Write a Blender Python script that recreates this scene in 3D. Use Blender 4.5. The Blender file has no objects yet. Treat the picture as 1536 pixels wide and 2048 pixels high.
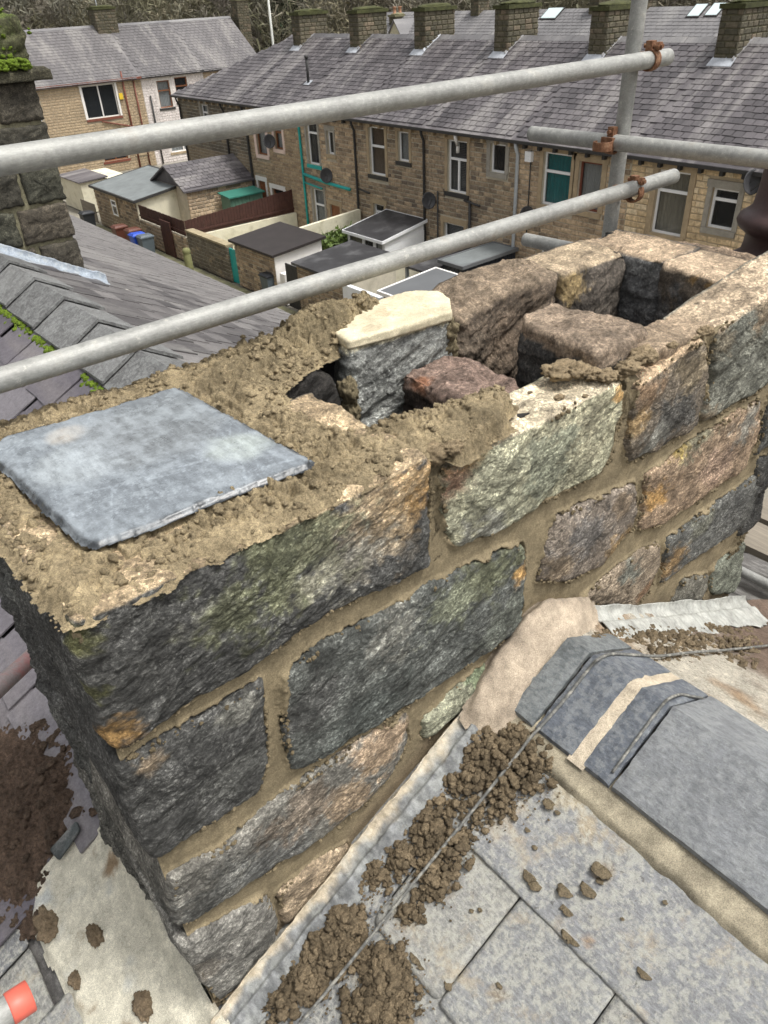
import bpy, math, random
import numpy as np
from mathutils import Matrix, Vector

# ------------------------------------------------------------------ camera, sky, sun, exposure
scene = bpy.context.scene
CAM = np.array([-0.1359, -0.9595, 0.75])
ROT = np.array([[0.7749604682, 0.3879127949, -0.4989588523],
                [-0.6304670526, 0.4193647212, -0.6531803168],
                [-0.0441312623, 0.8207660411, 0.5695573171]])
FPX, CXY = 1510.0, (768.0, 1024.0)
cd = bpy.data.cameras.new('camera')
cam = bpy.data.objects.new('camera', cd)
scene.collection.objects.link(cam)
m4 = Matrix.Identity(4)
for i in range(3):
    for j in range(3):
        m4[i][j] = ROT[i, j]
    m4[i][3] = CAM[i]
cam.matrix_world = m4
cd.sensor_fit = 'VERTICAL'; cd.sensor_height = 24.0; cd.sensor_width = 18.0
cd.lens = 24.0 * FPX / 2048.0
cd.clip_start = 0.02; cd.clip_end = 1500
cd.dof.use_dof = True
cd.dof.focus_distance = 1.7
cd.dof.aperture_fstop = 14
scene.camera = cam

world = bpy.data.worlds.new('World'); scene.world = world
world.use_nodes = True
wn = world.node_tree; wn.nodes.clear()
sky = wn.nodes.new('ShaderNodeTexSky'); sky.sky_type = 'NISHITA'; sky.sun_disc = False
sky.sun_elevation = math.radians(66); sky.sun_rotation = math.radians(152)
sky.air_density = 1.0; sky.dust_density = 6.0; sky.ozone_density = 1.0
hsv = wn.nodes.new('ShaderNodeHueSaturation'); hsv.inputs['Saturation'].default_value = 0.10
bg = wn.nodes.new('ShaderNodeBackground'); bg.inputs['Strength'].default_value = 0.125
wo = wn.nodes.new('ShaderNodeOutputWorld')
wn.links.new(sky.outputs[0], hsv.inputs['Color']); wn.links.new(hsv.outputs[0], bg.inputs['Color'])
wn.links.new(bg.outputs[0], wo.inputs[0])

sd = bpy.data.lights.new('sun', 'SUN'); sd.energy = 1.5; sd.angle = math.radians(10); sd.color = (1.0, 0.965, 0.91)
sun = bpy.data.objects.new('sun', sd); scene.collection.objects.link(sun)
# bright overcast, brightest patch of cloud high behind the photographer
el, az = math.radians(66), math.radians(152)
sdir = Vector((math.sin(az) * math.cos(el), math.cos(az) * math.cos(el), math.sin(el)))
sun.rotation_euler = sdir.to_track_quat('Z', 'Y').to_euler()
vs = scene.view_settings
scene.display_settings.display_device = 'sRGB'
vs.view_transform = 'Standard'; vs.look = 'None'; vs.gamma = 1.0; vs.use_curve_mapping = False
vs.exposure = 0.80

random.seed(7)
rng = np.random.RandomState(11)
COL = scene.collection

# ------------------------------------------------------------------ real planes seen by the camera
def ray(px):
    v = np.array([px[0] - CXY[0], -(px[1] - CXY[1]), -FPX]); v /= np.linalg.norm(v)
    return ROT @ v
def on_axis(px, ax, val):
    r = ray(px); return CAM + r * (val - CAM[ax]) / r[ax]
def FX(px, x): return on_axis(px, 0, x)
def FY(px, y=0.0): return on_axis(px, 1, y)
def FZ(px, z=0.0): return on_axis(px, 2, z)
RIDGE_X, RIDGE_Z, TAN = 1.1, -0.70, math.tan(math.radians(29.5))
def roofz(x): return RIDGE_Z - TAN * abs(x - RIDGE_X)
def FR(px, side=-1, lift=0.0):
    """point on the near (side -1) or far (side 1) slope of the roof"""
    n = np.array([side * TAN, 0, 1.0]); p0 = np.array([RIDGE_X, 0, RIDGE_Z + lift])
    r = ray(px); return CAM + r * ((p0 - CAM).dot(n) / r.dot(n))

# ------------------------------------------------------------------ noise
_perm = rng.permutation(256); _perm = np.concatenate([_perm, _perm, _perm])
_g = rng.normal(size=(256, 3)); _g /= np.linalg.norm(_g, axis=1)[:, None]
def perlin(p, seed=0):
    p = np.asarray(p, float) + seed * 17.31
    i = np.floor(p).astype(int); f = p - i; i &= 255
    u = f * f * f * (f * (f * 6 - 15) + 10)
    out = 0
    for dx in (0, 1):
        for dy in (0, 1):
            for dz in (0, 1):
                h = _perm[_perm[_perm[(i[:, 0] + dx) & 255] + ((i[:, 1] + dy) & 255)] + ((i[:, 2] + dz) & 255)]
                g = _g[h]
                d = (g * (f - np.array([dx, dy, dz]))).sum(1)
                w = (u[:, 0] if dx else 1 - u[:, 0]) * (u[:, 1] if dy else 1 - u[:, 1]) * (u[:, 2] if dz else 1 - u[:, 2])
                out = out + w * d
    return out * 1.5
def fbm(p, octv=4, seed=0, gain=0.5, ridged=False):
    p = np.asarray(p, float); s = 0; a = 1.0; t = 0
    for o in range(octv):
        n = perlin(p * (2.03 ** o), seed + o * 3)
        if ridged: n = 1 - 2 * np.abs(n)
        s = s + a * n; t += a; a *= gain
    return s / t
def worley(p, seed=0):
    """distance to the nearest jittered cell point"""
    p = np.asarray(p, float) + seed * 7.7; i0 = np.floor(p).astype(int); best = np.full(len(p), 9.0)
    for dx in (-1, 0, 1):
        for dy in (-1, 0, 1):
            for dz in (-1, 0, 1):
                c = i0 + np.array([dx, dy, dz]); h = _perm[_perm[_perm[c[:, 0] & 255] + (c[:, 1] & 255)] + (c[:, 2] & 255)]
                q = c + .5 + .42 * _g[h]
                best = np.minimum(best, ((p - q) ** 2).sum(1))
    return np.sqrt(best)
def crumble(p, freq, seed=0, w=.30):
    """lumps parted by narrow crevices: 0 in a crevice, 1 on a lump"""
    p = np.asarray(p, float); q = (p + .35 / freq * np.stack([fbm(p * freq * .9, 2, seed + k) for k in range(3)], 1) * 2) * freq + seed * 7.7
    i0 = np.floor(q).astype(int); f1 = np.full(len(q), 9.0); f2 = np.full(len(q), 9.0)
    for dx in (-1, 0, 1):
        for dy in (-1, 0, 1):
            for dz in (-1, 0, 1):
                c = i0 + np.array([dx, dy, dz]); h = _perm[_perm[_perm[c[:, 0] & 255] + (c[:, 1] & 255)] + (c[:, 2] & 255)]
                d = ((q - (c + .5 + .42 * _g[h])) ** 2).sum(1)
                f2 = np.where(d < f1, f1, np.minimum(f2, d)); f1 = np.minimum(f1, d)
    return sstep(0, w, np.sqrt(f2) - np.sqrt(f1))
def clods(p, freq, seed=0):
    q = p + .25 / freq * np.stack([perlin(p * freq * 1.7, seed + k) for k in range(3)], 1)
    return np.sqrt(np.clip(1 - (worley(q * freq, seed) / .78) ** 2, 0, 1))
def sstep(a, b, x):
    t = np.clip((x - a) / (b - a), 0, 1); return t * t * (3 - 2 * t)
def sd_poly(P, poly):
    """signed distance, positive inside"""
    P = np.asarray(P, float); poly = np.asarray(poly, float); n = len(poly)
    d = np.full(len(P), 1e9); inside = np.zeros(len(P), bool)
    for i in range(n):
        a, b = poly[i], poly[(i + 1) % n]
        e = b - a; w = P - a
        t = np.clip((w @ e) / max(e @ e, 1e-12), 0, 1)
        q = w - t[:, None] * e
        d = np.minimum(d, (q * q).sum(1))
        c = ((a[1] > P[:, 1]) != (b[1] > P[:, 1]))
        with np.errstate(divide='ignore', invalid='ignore'):
            xx = (b[0] - a[0]) * (P[:, 1] - a[1]) / (b[1] - a[1]) + a[0]
        inside ^= c & (P[:, 0] < xx)
    d = np.sqrt(d); return np.where(inside, d, -d)

# ------------------------------------------------------------------ object helpers
def tag(o, label=None, cat=None, group=None, kind=None):
    if label: o['label'] = label
    if cat: o['category'] = cat
    if group: o['group'] = group
    if kind: o['kind'] = kind
    return o
def thing(name, label, cat, loc=(0, 0, 0), group=None):
    o = bpy.data.objects.new(name, None); COL.objects.link(o); o.location = loc
    o.empty_display_size = 0.1
    return tag(o, label, cat, group)
def wpos(o):
    p = Vector((0, 0, 0))
    while o is not None:
        p += Vector(o.location); o = o.parent
    return p
def mesh_obj(name, V, Fc, mat, parent=None, col=None, smooth=True, origin=None, kind=None, label=None):
    """V are world coordinates; the object's origin goes to its middle (or `origin`)"""
    V = np.asarray(V, float)
    if origin is None: origin = (V.min(0) + V.max(0)) / 2
    origin = np.asarray(origin, float)
    me = bpy.data.meshes.new(name)
    F4 = Fc if isinstance(Fc, np.ndarray) else None
    L = V - origin
    if F4 is not None:
        k = F4.shape[1]
        me.vertices.add(len(L)); me.vertices.foreach_set('co', L.ravel())
        me.loops.add(F4.size); me.loops.foreach_set('vertex_index', F4.ravel().astype(np.int32))
        me.polygons.add(len(F4))
        me.polygons.foreach_set('loop_start', np.arange(0, F4.size, k, dtype=np.int32))
        me.polygons.foreach_set('loop_total', np.full(len(F4), k, dtype=np.int32))
        me.update(calc_edges=True); me.validate()
    else:
        me.from_pydata(L.tolist(), [], Fc)
        me.update()
    if smooth: me.polygons.foreach_set('use_smooth', np.ones(len(me.polygons), bool))
    if col is not None:
        col = np.asarray(col, float)
        if col.ndim == 1: col = np.tile(col, (len(V), 1))
        a = me.color_attributes.new('Col', 'FLOAT_COLOR', 'POINT')
        c4 = np.ones((len(V), 4)); c4[:, :3] = np.clip(col, 0.003, 1)
        a.data.foreach_set('color', c4.ravel())
    if mat: me.materials.append(mat)
    o = bpy.data.objects.new(name, me); COL.objects.link(o)
    if parent is not None:
        o.parent = parent; o.location = Vector(origin) - wpos(parent)
    else: o.location = origin
    if kind: o['kind'] = kind
    if label: o['label'] = label
    return o
def copy_tree(o, parent=None):
    c = o.copy(); COL.objects.link(c); c.parent = parent
    for ch in list(o.children): copy_tree(ch, c)
    return c

class MB:
    """collects simple solids (flat shaded) in world coordinates"""
    def __init__(s, O=(0, 0, 0), U=(1, 0, 0), N=(0, -1, 0)):
        s.O = np.array(O, float); s.U = np.array(U, float); s.N = np.array(N, float); s.Z = np.array([0, 0, 1.0])
        s.V = []; s.F = []; s.C = []; s.c = (0.5, 0.5, 0.5)
    def P(s, u, n, z): return s.O + s.U * u + s.N * n + s.Z * z
    def hexa(s, pts):
        b = len(s.V); s.V += [np.asarray(p, float) for p in pts]; s.C += [s.c] * 8
        s.F += [tuple(b + i for i in f) for f in ((0, 3, 2, 1), (4, 5, 6, 7), (0, 1, 5, 4), (1, 2, 6, 5), (2, 3, 7, 6), (3, 0, 4, 7))]
        return s
    def box(s, u0, u1, n0, n1, z0, z1):
        return s.hexa([s.P(u0, n0, z0), s.P(u1, n0, z0), s.P(u1, n1, z0), s.P(u0, n1, z0),
                       s.P(u0, n0, z1), s.P(u1, n0, z1), s.P(u1, n1, z1), s.P(u0, n1, z1)])
    def poly(s, pts):
        b = len(s.V); s.V += [np.asarray(p, float) for p in pts]; s.C += [s.c] * len(pts)
        s.F.append(tuple(range(b, b + len(pts)))); return s
    def slab(s, top, th, d=None):
        """solid from a top polygon, thickness th downwards (or along d)"""
        d = np.array([0, 0, -th]) if d is None else np.asarray(d, float)
        n = len(top); b = len(s.V)
        s.V += [np.asarray(p, float) for p in top] + [np.asarray(p, float) + d for p in top]; s.C += [s.c] * (2 * n)
        s.F.append(tuple(range(b, b + n))); s.F.append(tuple(range(b + 2 * n - 1, b + n - 1, -1)))
        for i in range(n):
            j = (i + 1) % n; s.F.append((b + i, b + n + i, b + n + j, b + j))
        return s
    def tube(s, a, b_, r, k=10, r2=None):
        a = np.asarray(a, float); b_ = np.asarray(b_, float); r2 = r if r2 is None else r2
        d = b_ - a; d /= np.linalg.norm(d); t = np.cross(d, [0, 0, 1.0])
        if np.linalg.norm(t) < 1e-4: t = np.cross(d, [1.0, 0, 0])
        t /= np.linalg.norm(t); w = np.cross(d, t); base = len(s.V)
        for i in range(k):
            an = 2 * math.pi * i / k; e = t * math.cos(an) + w * math.sin(an)
            s.V.append(a + e * r); s.V.append(b_ + e * r2)
        s.C += [s.c] * (2 * k)
        for i in range(k):
            j = (i + 1) % k; s.F.append((base + 2 * i, base + 2 * i + 1, base + 2 * j + 1, base + 2 * j))
        s.F.append(tuple(base + 2 * i for i in range(k))); s.F.append(tuple(base + 2 * i + 1 for i in reversed(range(k))))
        return s
    def build(s, name, mat, parent=None, smooth=False, kind=None, label=None, origin=None):
        return mesh_obj(name, s.V, s.F, mat, parent, col=np.array(s.C), smooth=smooth, kind=kind, label=label, origin=origin)

def grid_faces(nu, nv, wrap=False):
    i = np.arange(nu - 1)[:, None]; j = np.arange(nv if wrap else nv - 1)[None, :]
    j2 = (j + 1) % nv
    a = i * nv + j; b = i * nv + j2; c = (i + 1) * nv + j2; d = (i + 1) * nv + j
    return np.stack([a + 0 * b, b + 0 * a, c, d], -1).reshape(-1, 4)
def tube_path(name, pts, r, mat, parent=None, k=10, col=None, closed_ends=True, **kw):
    pts = np.asarray(pts, float); n = len(pts)
    rr = np.full(n, r) if np.isscalar(r) else np.asarray(r)
    T = np.gradient(pts, axis=0); T /= np.linalg.norm(T, axis=1)[:, None]
    up = np.array([0, 0, 1.0]) if abs(T[0][2]) < 0.9 else np.array([1.0, 0, 0])
    V = []
    for i in range(n):
        s = np.cross(T[i], up); s /= np.linalg.norm(s); w = np.cross(s, T[i])
        an = np.arange(k) * 2 * math.pi / k
        V.append(pts[i] + rr[i] * (np.cos(an)[:, None] * s + np.sin(an)[:, None] * w))
    V = np.concatenate(V); F = grid_faces(n, k, True).tolist()
    if closed_ends: F += [list(range(k))[::-1], list(range((n - 1) * k, n * k))]
    return mesh_obj(name, V, F, mat, parent, col=col, **kw)

def blob_mesh(ctr, rad, seed, amp=.35, k=14, flat=1.0):
    nu, nv = k, k * 2
    th = np.linspace(.02, math.pi - .02, nu)[:, None]; ph = np.arange(nv)[None, :] * 2 * math.pi / nv
    D = np.stack([np.sin(th) * np.cos(ph), np.sin(th) * np.sin(ph), np.cos(th) + 0 * ph], -1).reshape(-1, 3)
    rad = np.asarray(rad, float) * np.ones(3)
    r = 1 + amp * fbm(D * 1.6, 2, seed) + amp * .7 * fbm(D * 5, 3, seed + 3)
    return np.asarray(ctr) + D * r[:, None] * rad, grid_faces(nu, nv, True)[:, ::-1]

# ------------------------------------------------------------------ materials
def new_mat(name):
    m = bpy.data.materials.new(name); m.use_nodes = True
    nt = m.node_tree; nt.nodes.clear()
    out = nt.nodes.new('ShaderNodeOutputMaterial'); b = nt.nodes.new('ShaderNodeBsdfPrincipled')
    nt.links.new(b.outputs[0], out.inputs[0])
    return m, nt, b
class NT:
    def __init__(s, nt): s.nt = nt; s.L = nt.links
    def n(s, t, **k):
        x = s.nt.nodes.new(t)
        for a, v in k.items(): setattr(x, a, v)
        return x
    def pos(s, scale=(1, 1, 1), obj=False, rot=(0, 0, 0)):
        if obj: src = s.n('ShaderNodeTexCoord').outputs['Object']
        else: src = s.n('ShaderNodeNewGeometry').outputs['Position']
        mp = s.n('ShaderNodeMapping'); mp.inputs['Scale'].default_value = scale; mp.inputs['Rotation'].default_value = rot
        s.L.new(src, mp.inputs['Vector']); return mp.outputs[0]
    def noise(s, vec, scale, detail=6, rough=0.6, dist=0.0):
        x = s.n('ShaderNodeTexNoise'); x.inputs['Scale'].default_value = scale; x.inputs['Detail'].default_value = detail
        x.inputs['Roughness'].default_value = rough; x.inputs['Distortion'].default_value = dist
        s.L.new(vec, x.inputs['Vector']); return x.outputs['Fac']
    def vor(s, vec, scale, feature='F1'):
        x = s.n('ShaderNodeTexVoronoi'); x.feature = feature; x.inputs['Scale'].default_value = scale
        s.L.new(vec, x.inputs['Vector']); return x.outputs['Distance']
    def map(s, v, a, b, c, d):
        x = s.n('ShaderNodeMapRange')
        x.inputs[1].default_value = a; x.inputs[2].default_value = b; x.inputs[3].default_value = c; x.inputs[4].default_value = d
        s.L.new(v, x.inputs[0]); return x.outputs[0]
    def mix(s, f, a, b, mode='MIX'):
        x = s.n('ShaderNodeMix'); x.data_type = 'RGBA'; x.blend_type = mode
        for i, v in ((0, f), (6, a), (7, b)):
            if isinstance(v, (int, float)): x.inputs[i].default_value = v
            elif isinstance(v, (tuple, list)): x.inputs[i].default_value = (*v[:3], 1)
            else: s.L.new(v, x.inputs[i])
        return x.outputs[2]
    def scl(s, c, v):
        x = s.n('ShaderNodeVectorMath'); x.operation = 'SCALE'
        s.L.new(c, x.inputs[0])
        if isinstance(v, (int, float)): x.inputs['Scale'].default_value = v
        else: s.L.new(v, x.inputs['Scale'])
        return x.outputs[0]
    def math(s, op, a, b=0.0):
        x = s.n('ShaderNodeMath'); x.operation = op
        for i, v in ((0, a), (1, b)):
            if isinstance(v, (int, float)): x.inputs[i].default_value = v
            else: s.L.new(v, x.inputs[i])
        return x.outputs[0]
    def bump(s, h, strength, dist, prev=None):
        x = s.n('ShaderNodeBump'); x.inputs['Strength'].default_value = strength; x.inputs['Distance'].default_value = dist
        s.L.new(h, x.inputs['Height'])
        if prev is not None: s.L.new(prev, x.inputs['Normal'])
        return x.outputs[0]
    def attr(s): return s.n('ShaderNodeAttribute', attribute_name='Col').outputs['Color']
    def rnd(s): return s.n('ShaderNodeObjectInfo').outputs['Random']

def mat_rock(name, fleck=0.8, fl_col=(0.42, 0.42, 0.37), rough=0.82, bump=1.0, strata=(1, 1, 1.55), rot=(0, 0.22, 0), con=1.0):
    m, nt, b = new_mat(name); t = NT(nt)
    p = t.pos(); mp = t.pos((1, 1, 1), rot=rot)
    x = t.n('ShaderNodeMapping'); x.inputs['Scale'].default_value = strata; t.L.new(mp, x.inputs['Vector']); ps = x.outputs[0]
    n1 = t.noise(p, 11, 6, 0.65, 0.4); n2 = t.noise(ps, 34, 9, 0.74, 0.5); n3 = t.noise(ps, 115, 7, 0.75, 0.3); n4 = t.noise(p, 420, 3, 0.6)
    c = t.scl(t.attr(), t.map(n1, 0.35, 0.65, 1 - .38 * con, 1 + .38 * con))
    c = t.scl(c, t.map(n2, 0.36, 0.64, 1 - .50 * con, 1 + .50 * con))
    c = t.scl(c, t.map(n3, 0.36, 0.64, 1 - .48 * con, 1 + .55 * con))
    c = t.scl(c, t.map(n4, 0.3, 0.7, 0.78, 1.22))
    f = t.math('MULTIPLY', t.map(n3, 0.53, 0.62, 0, 1), t.map(n1, 0.40, 0.58, 0.15, 1))
    f = t.math('MULTIPLY', f, fleck)
    g = t.scl(c, 2.4); g = t.mix(0.28, g, fl_col)
    c = t.mix(f, c, g)
    c = t.mix(t.map(n2, .62, .74, 0, .22 * fleck), c, fl_col)
    t.L.new(c, b.inputs['Base Color']); b.inputs['Roughness'].default_value = rough
    b.inputs['Specular IOR Level'].default_value = 0.35
    b1 = t.bump(n2, 0.8 * bump, 0.012); b2 = t.bump(n3, 1.0 * bump, 0.007, b1); b3 = t.bump(n4, .5 * bump, 0.002, b2)
    t.L.new(b3, b.inputs['Normal']); return m
def mat_mortar(name, rough=0.93, bump=1.0):
    m, nt, b = new_mat(name); t = NT(nt); p = t.pos()
    n1 = t.noise(p, 16, 6, 0.65); n2 = t.noise(p, 85, 8, 0.75, 0.6); n3 = t.noise(p, 420, 5, 0.75); v = t.vor(p, 190)
    c = t.scl(t.attr(), t.map(n1, 0.35, 0.65, 0.80, 1.2)); c = t.scl(c, t.map(n2, 0.36, 0.64, 1 - .40 * bump, 1 + .30 * bump))
    c = t.scl(c, t.map(n3, 0.36, 0.64, 0.62, 1.35))
    t.L.new(c, b.inputs['Base Color']); b.inputs['Roughness'].default_value = rough
    b.inputs['Specular IOR Level'].default_value = 0.3
    b1 = t.bump(n2, 0.9 * bump, 0.008); b2 = t.bump(v, -0.7 * bump, 0.005, b1); b3 = t.bump(n3, 0.8 * bump, 0.004, b2)
    t.L.new(b3, b.inputs['Normal']); return m
def mat_slate(name, patch=(0.42, 0.42, 0.36), amount=0.5, rough=0.6, scale=1.0, bump=1.0, spots=0.0, warm=0.0, mot=1.0):
    m, nt, b = new_mat(name); t = NT(nt); p = t.pos(); ps = t.pos((1, 0.28, 1), rot=(0, 0, 0.1))
    n1 = t.noise(p, 6 * scale, 9, 0.72, 0.1); n2 = t.noise(ps, 60 * scale, 8, 0.75); n3 = t.noise(p, 330 * scale, 5, 0.75)
    n4 = t.noise(p, 24 * scale, 9, 0.78, 0.15); n5 = t.noise(p, 3.1 * scale, 7, 0.7, 0.1)
    c = t.scl(t.attr(), t.map(n2, 0.36, 0.64, 0.72, 1.28))
    f = t.math('MULTIPLY', t.map(t.math('ADD', n1, t.math('MULTIPLY', n4, 1.1)), 0.98, 1.16, 0, 1), amount)
    c = t.mix(f, c, patch)
    if warm: c = t.mix(t.map(n5, .55, .66, 0, warm), c, (.44, .36, .24))
    c = t.scl(c, t.map(n4, .35, .65, 1 - .26 * mot, 1 + .2 * mot))
    c = t.scl(c, t.map(n3, 0.36, 0.64, 1 - .34 * mot, 1 + .3 * mot))
    if spots:
        c = t.mix(t.map(t.noise(p, 60, 4, 0.6), 0.67, 0.70, 0, spots), c, (0.07, 0.065, 0.055))
    t.L.new(c, b.inputs['Base Color']); t.L.new(t.map(n1, 0.35, 0.65, rough - 0.10, rough + 0.22), b.inputs['Roughness'])
    b1 = t.bump(n2, 0.7 * bump, 0.004); b2 = t.bump(n3, 0.5 * bump, 0.002, b1); b3 = t.bump(n4, 0.7 * bump, 0.005, b2)
    t.L.new(b3, b.inputs['Normal']); return m
def mat_simple(name, col, rough=0.6, metal=0.0, var=0.15, nscale=8, bump=0.0, bscale=60, dirt=None, dirt_amt=0.5, spec=0.4, rnd=0.0, use_attr=False, stretch=(1, 1, 1)):
    m, nt, b = new_mat(name); t = NT(nt); p = t.pos(stretch)
    n1 = t.noise(p, nscale, 6, 0.65); n2 = t.noise(p, bscale, 5, 0.65)
    if use_attr: base = t.attr()
    else:
        r = t.n('ShaderNodeRGB'); r.outputs[0].default_value = (*col, 1); base = r.outputs[0]
    c = t.scl(base, t.map(n1, 0.3, 0.7, 1 - var, 1 + var))
    c = t.scl(c, t.map(n2, 0.3, 0.7, 1 - var * 0.7, 1 + var * 0.7))
    if rnd: c = t.scl(c, t.map(t.rnd(), 0, 1, 1 - rnd, 1 + rnd))
    if dirt is not None: c = t.mix(t.math('MULTIPLY', t.map(n1, 0.5, 0.68, 0, 1), dirt_amt), c, dirt)
    t.L.new(c, b.inputs['Base Color']); b.inputs['Roughness'].default_value = rough; b.inputs['Metallic'].default_value = metal
    b.inputs['Specular IOR Level'].default_value = spec
    if bump: t.L.new(t.bump(n2, bump, 0.004), b.inputs['Normal'])
    return m

M = {}
M['rock'] = mat_rock('gritstone')
M['rock_brown'] = mat_rock('weathered sandstone', fleck=0.4, fl_col=(0.5, 0.4, 0.28), strata=(1, 1, 1), con=.8)
M['sawn'] = mat_rock('sawn stone', fleck=0.1, strata=(1, 1, 1), con=.22, bump=.3)
M['soot'] = mat_rock('sooted stone', fleck=0.12, rough=0.62)
M['mortar'] = mat_mortar('wet lime mortar')
M['mortar_smooth'] = mat_mortar('trowelled mortar', bump=0.45)
M['slate_cover'] = mat_slate('blue slate sheet', patch=(0.38, 0.42, 0.45), amount=0.30, rough=0.27, scale=1.0, bump=0.2, mot=.35)
M['slate_roof'] = mat_slate('pale mottled slate', patch=(0.44, 0.43, 0.37), amount=0.6, mot=.7, rough=0.62, scale=3.2, spots=0.6, warm=.5)
M['slate_ridge'] = mat_slate('blue grey ridge tile', patch=(0.30, 0.31, 0.30), amount=0.35, rough=0.6, scale=2.2, mot=.6)
M['slate_dark'] = mat_slate('purple grey slate', patch=(0.30, 0.29, 0.27), amount=0.35, rough=0.55, scale=0.7)
m, nt, b_ = new_mat('galvanised steel'); t = NT(nt); p = t.pos(); pl_ = t.pos((.25, 1, 1))
n1 = t.noise(p, 9, 6, .7); n2 = t.noise(p, 60, 6, .75); n3 = t.noise(pl_, 260, 5, .7); r0 = t.n('ShaderNodeRGB'); r0.outputs[0].default_value = (.30, .30, .28, 1)
c = t.scl(r0.outputs[0], t.map(n1, .35, .65, .80, 1.15)); c = t.scl(c, t.map(n2, .35, .65, .84, 1.14)); c = t.scl(c, t.map(n3, .35, .65, .88, 1.10))
c = t.mix(t.map(n2, .61, .66, 0, .55), c, (.52, .50, .44)); c = t.mix(t.map(n1, .58, .70, 0, .35), c, (.20, .17, .13)); c = t.mix(t.map(n3, .68, .72, 0, .6), c, (.12, .11, .10))
t.L.new(c, b_.inputs['Base Color']); t.L.new(t.map(n2, .35, .65, .48, .68), b_.inputs['Roughness']); b_.inputs['Metallic'].default_value = .25
t.L.new(t.bump(n3, .3, .002, t.bump(n2, .25, .002)), b_.inputs['Normal']); M['galv'] = m
M['galv_red'] = mat_simple('red stained steel', (0.36, 0.30, 0.29), rough=0.6, metal=0.15, var=0.2, nscale=14, bump=0.15, bscale=160, dirt=(0.50, 0.16, 0.15), dirt_amt=0.8)
M['rust'] = mat_simple('rusty steel', (0.20, 0.095, 0.05), rough=0.8, metal=0.2, var=0.4, nscale=60, bump=0.5, bscale=200, dirt=(0.30, 0.22, 0.14))
M['lead'] = mat_slate('lead sheet', patch=(0.38, 0.39, 0.36), amount=0.35, mot=.6, rough=0.45, scale=1.4, bump=0.6)
M['moss_mat'] = mat_simple('moss mat', (0.060, 0.085, 0.018), rough=1.0, var=.6, nscale=14, bump=1.0, bscale=90, dirt=(.05, .045, .03), dirt_amt=.9)
M['moss'] = mat_simple('moss', (0.10, 0.15, 0.012), rough=1.0, var=0.5, nscale=40, bump=1.0, bscale=150, use_attr=False)
M['cable'] = mat_simple('grey cable', (0.13, 0.13, 0.12), rough=0.6, var=0.3, nscale=60, dirt=(0.4, 0.38, 0.32), dirt_amt=0.6)
M['terracotta'] = mat_simple('dark salt glazed clay', (0.062, 0.036, 0.034), rough=0.42, var=0.2, nscale=14, bump=0.2, bscale=120)
M['debris'] = mat_mortar('brown debris', bump=1.3)
M['board'] = mat_simple('weathered scaffold board', (0.19, 0.165, 0.13), rough=0.85, var=0.25, nscale=6, bump=0.5, bscale=90, stretch=(1, 0.1, 1))

# ------------------------------------------------------------------ rock solids
def smooth_poly(P, M_, rough_amp=0.0, seed=0, chaikin=3):
    P = np.asarray(P, float)
    seg = max(0.02, np.linalg.norm(np.roll(P, -1, 0) - P, axis=1).sum() / 90)
    Q = []
    for i in range(len(P)):
        a, b = P[i], P[(i + 1) % len(P)]; n = max(1, int(np.linalg.norm(b - a) / seg))
        Q += [a + (b - a) * j / n for j in range(n)]
    P = np.array(Q)
    for _ in range(min(chaikin, 3)):
        Q = np.roll(P, -1, 0); P = np.stack([0.82 * P + 0.18 * Q, 0.18 * P + 0.82 * Q], 1).reshape(-1, 2)
    Q = np.vstack([P, P[:1]]); s = np.concatenate([[0], np.cumsum(np.linalg.norm(np.diff(Q, axis=0), axis=1))])
    t = np.linspace(0, s[-1], M_, endpoint=False)
    R = np.stack([np.interp(t, s, Q[:, 0]), np.interp(t, s, Q[:, 1])], 1)
    if rough_amp:
        q = np.c_[R, np.zeros(M_)]
        T = np.roll(R, -1, 0) - np.roll(R, 1, 0); Nn = np.stack([T[:, 1], -T[:, 0]], 1); Nn /= np.linalg.norm(Nn, axis=1)[:, None] + 1e-9
        R = R + Nn * (rough_amp * fbm(q * 22, 4, seed))[:, None]
    return R
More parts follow.
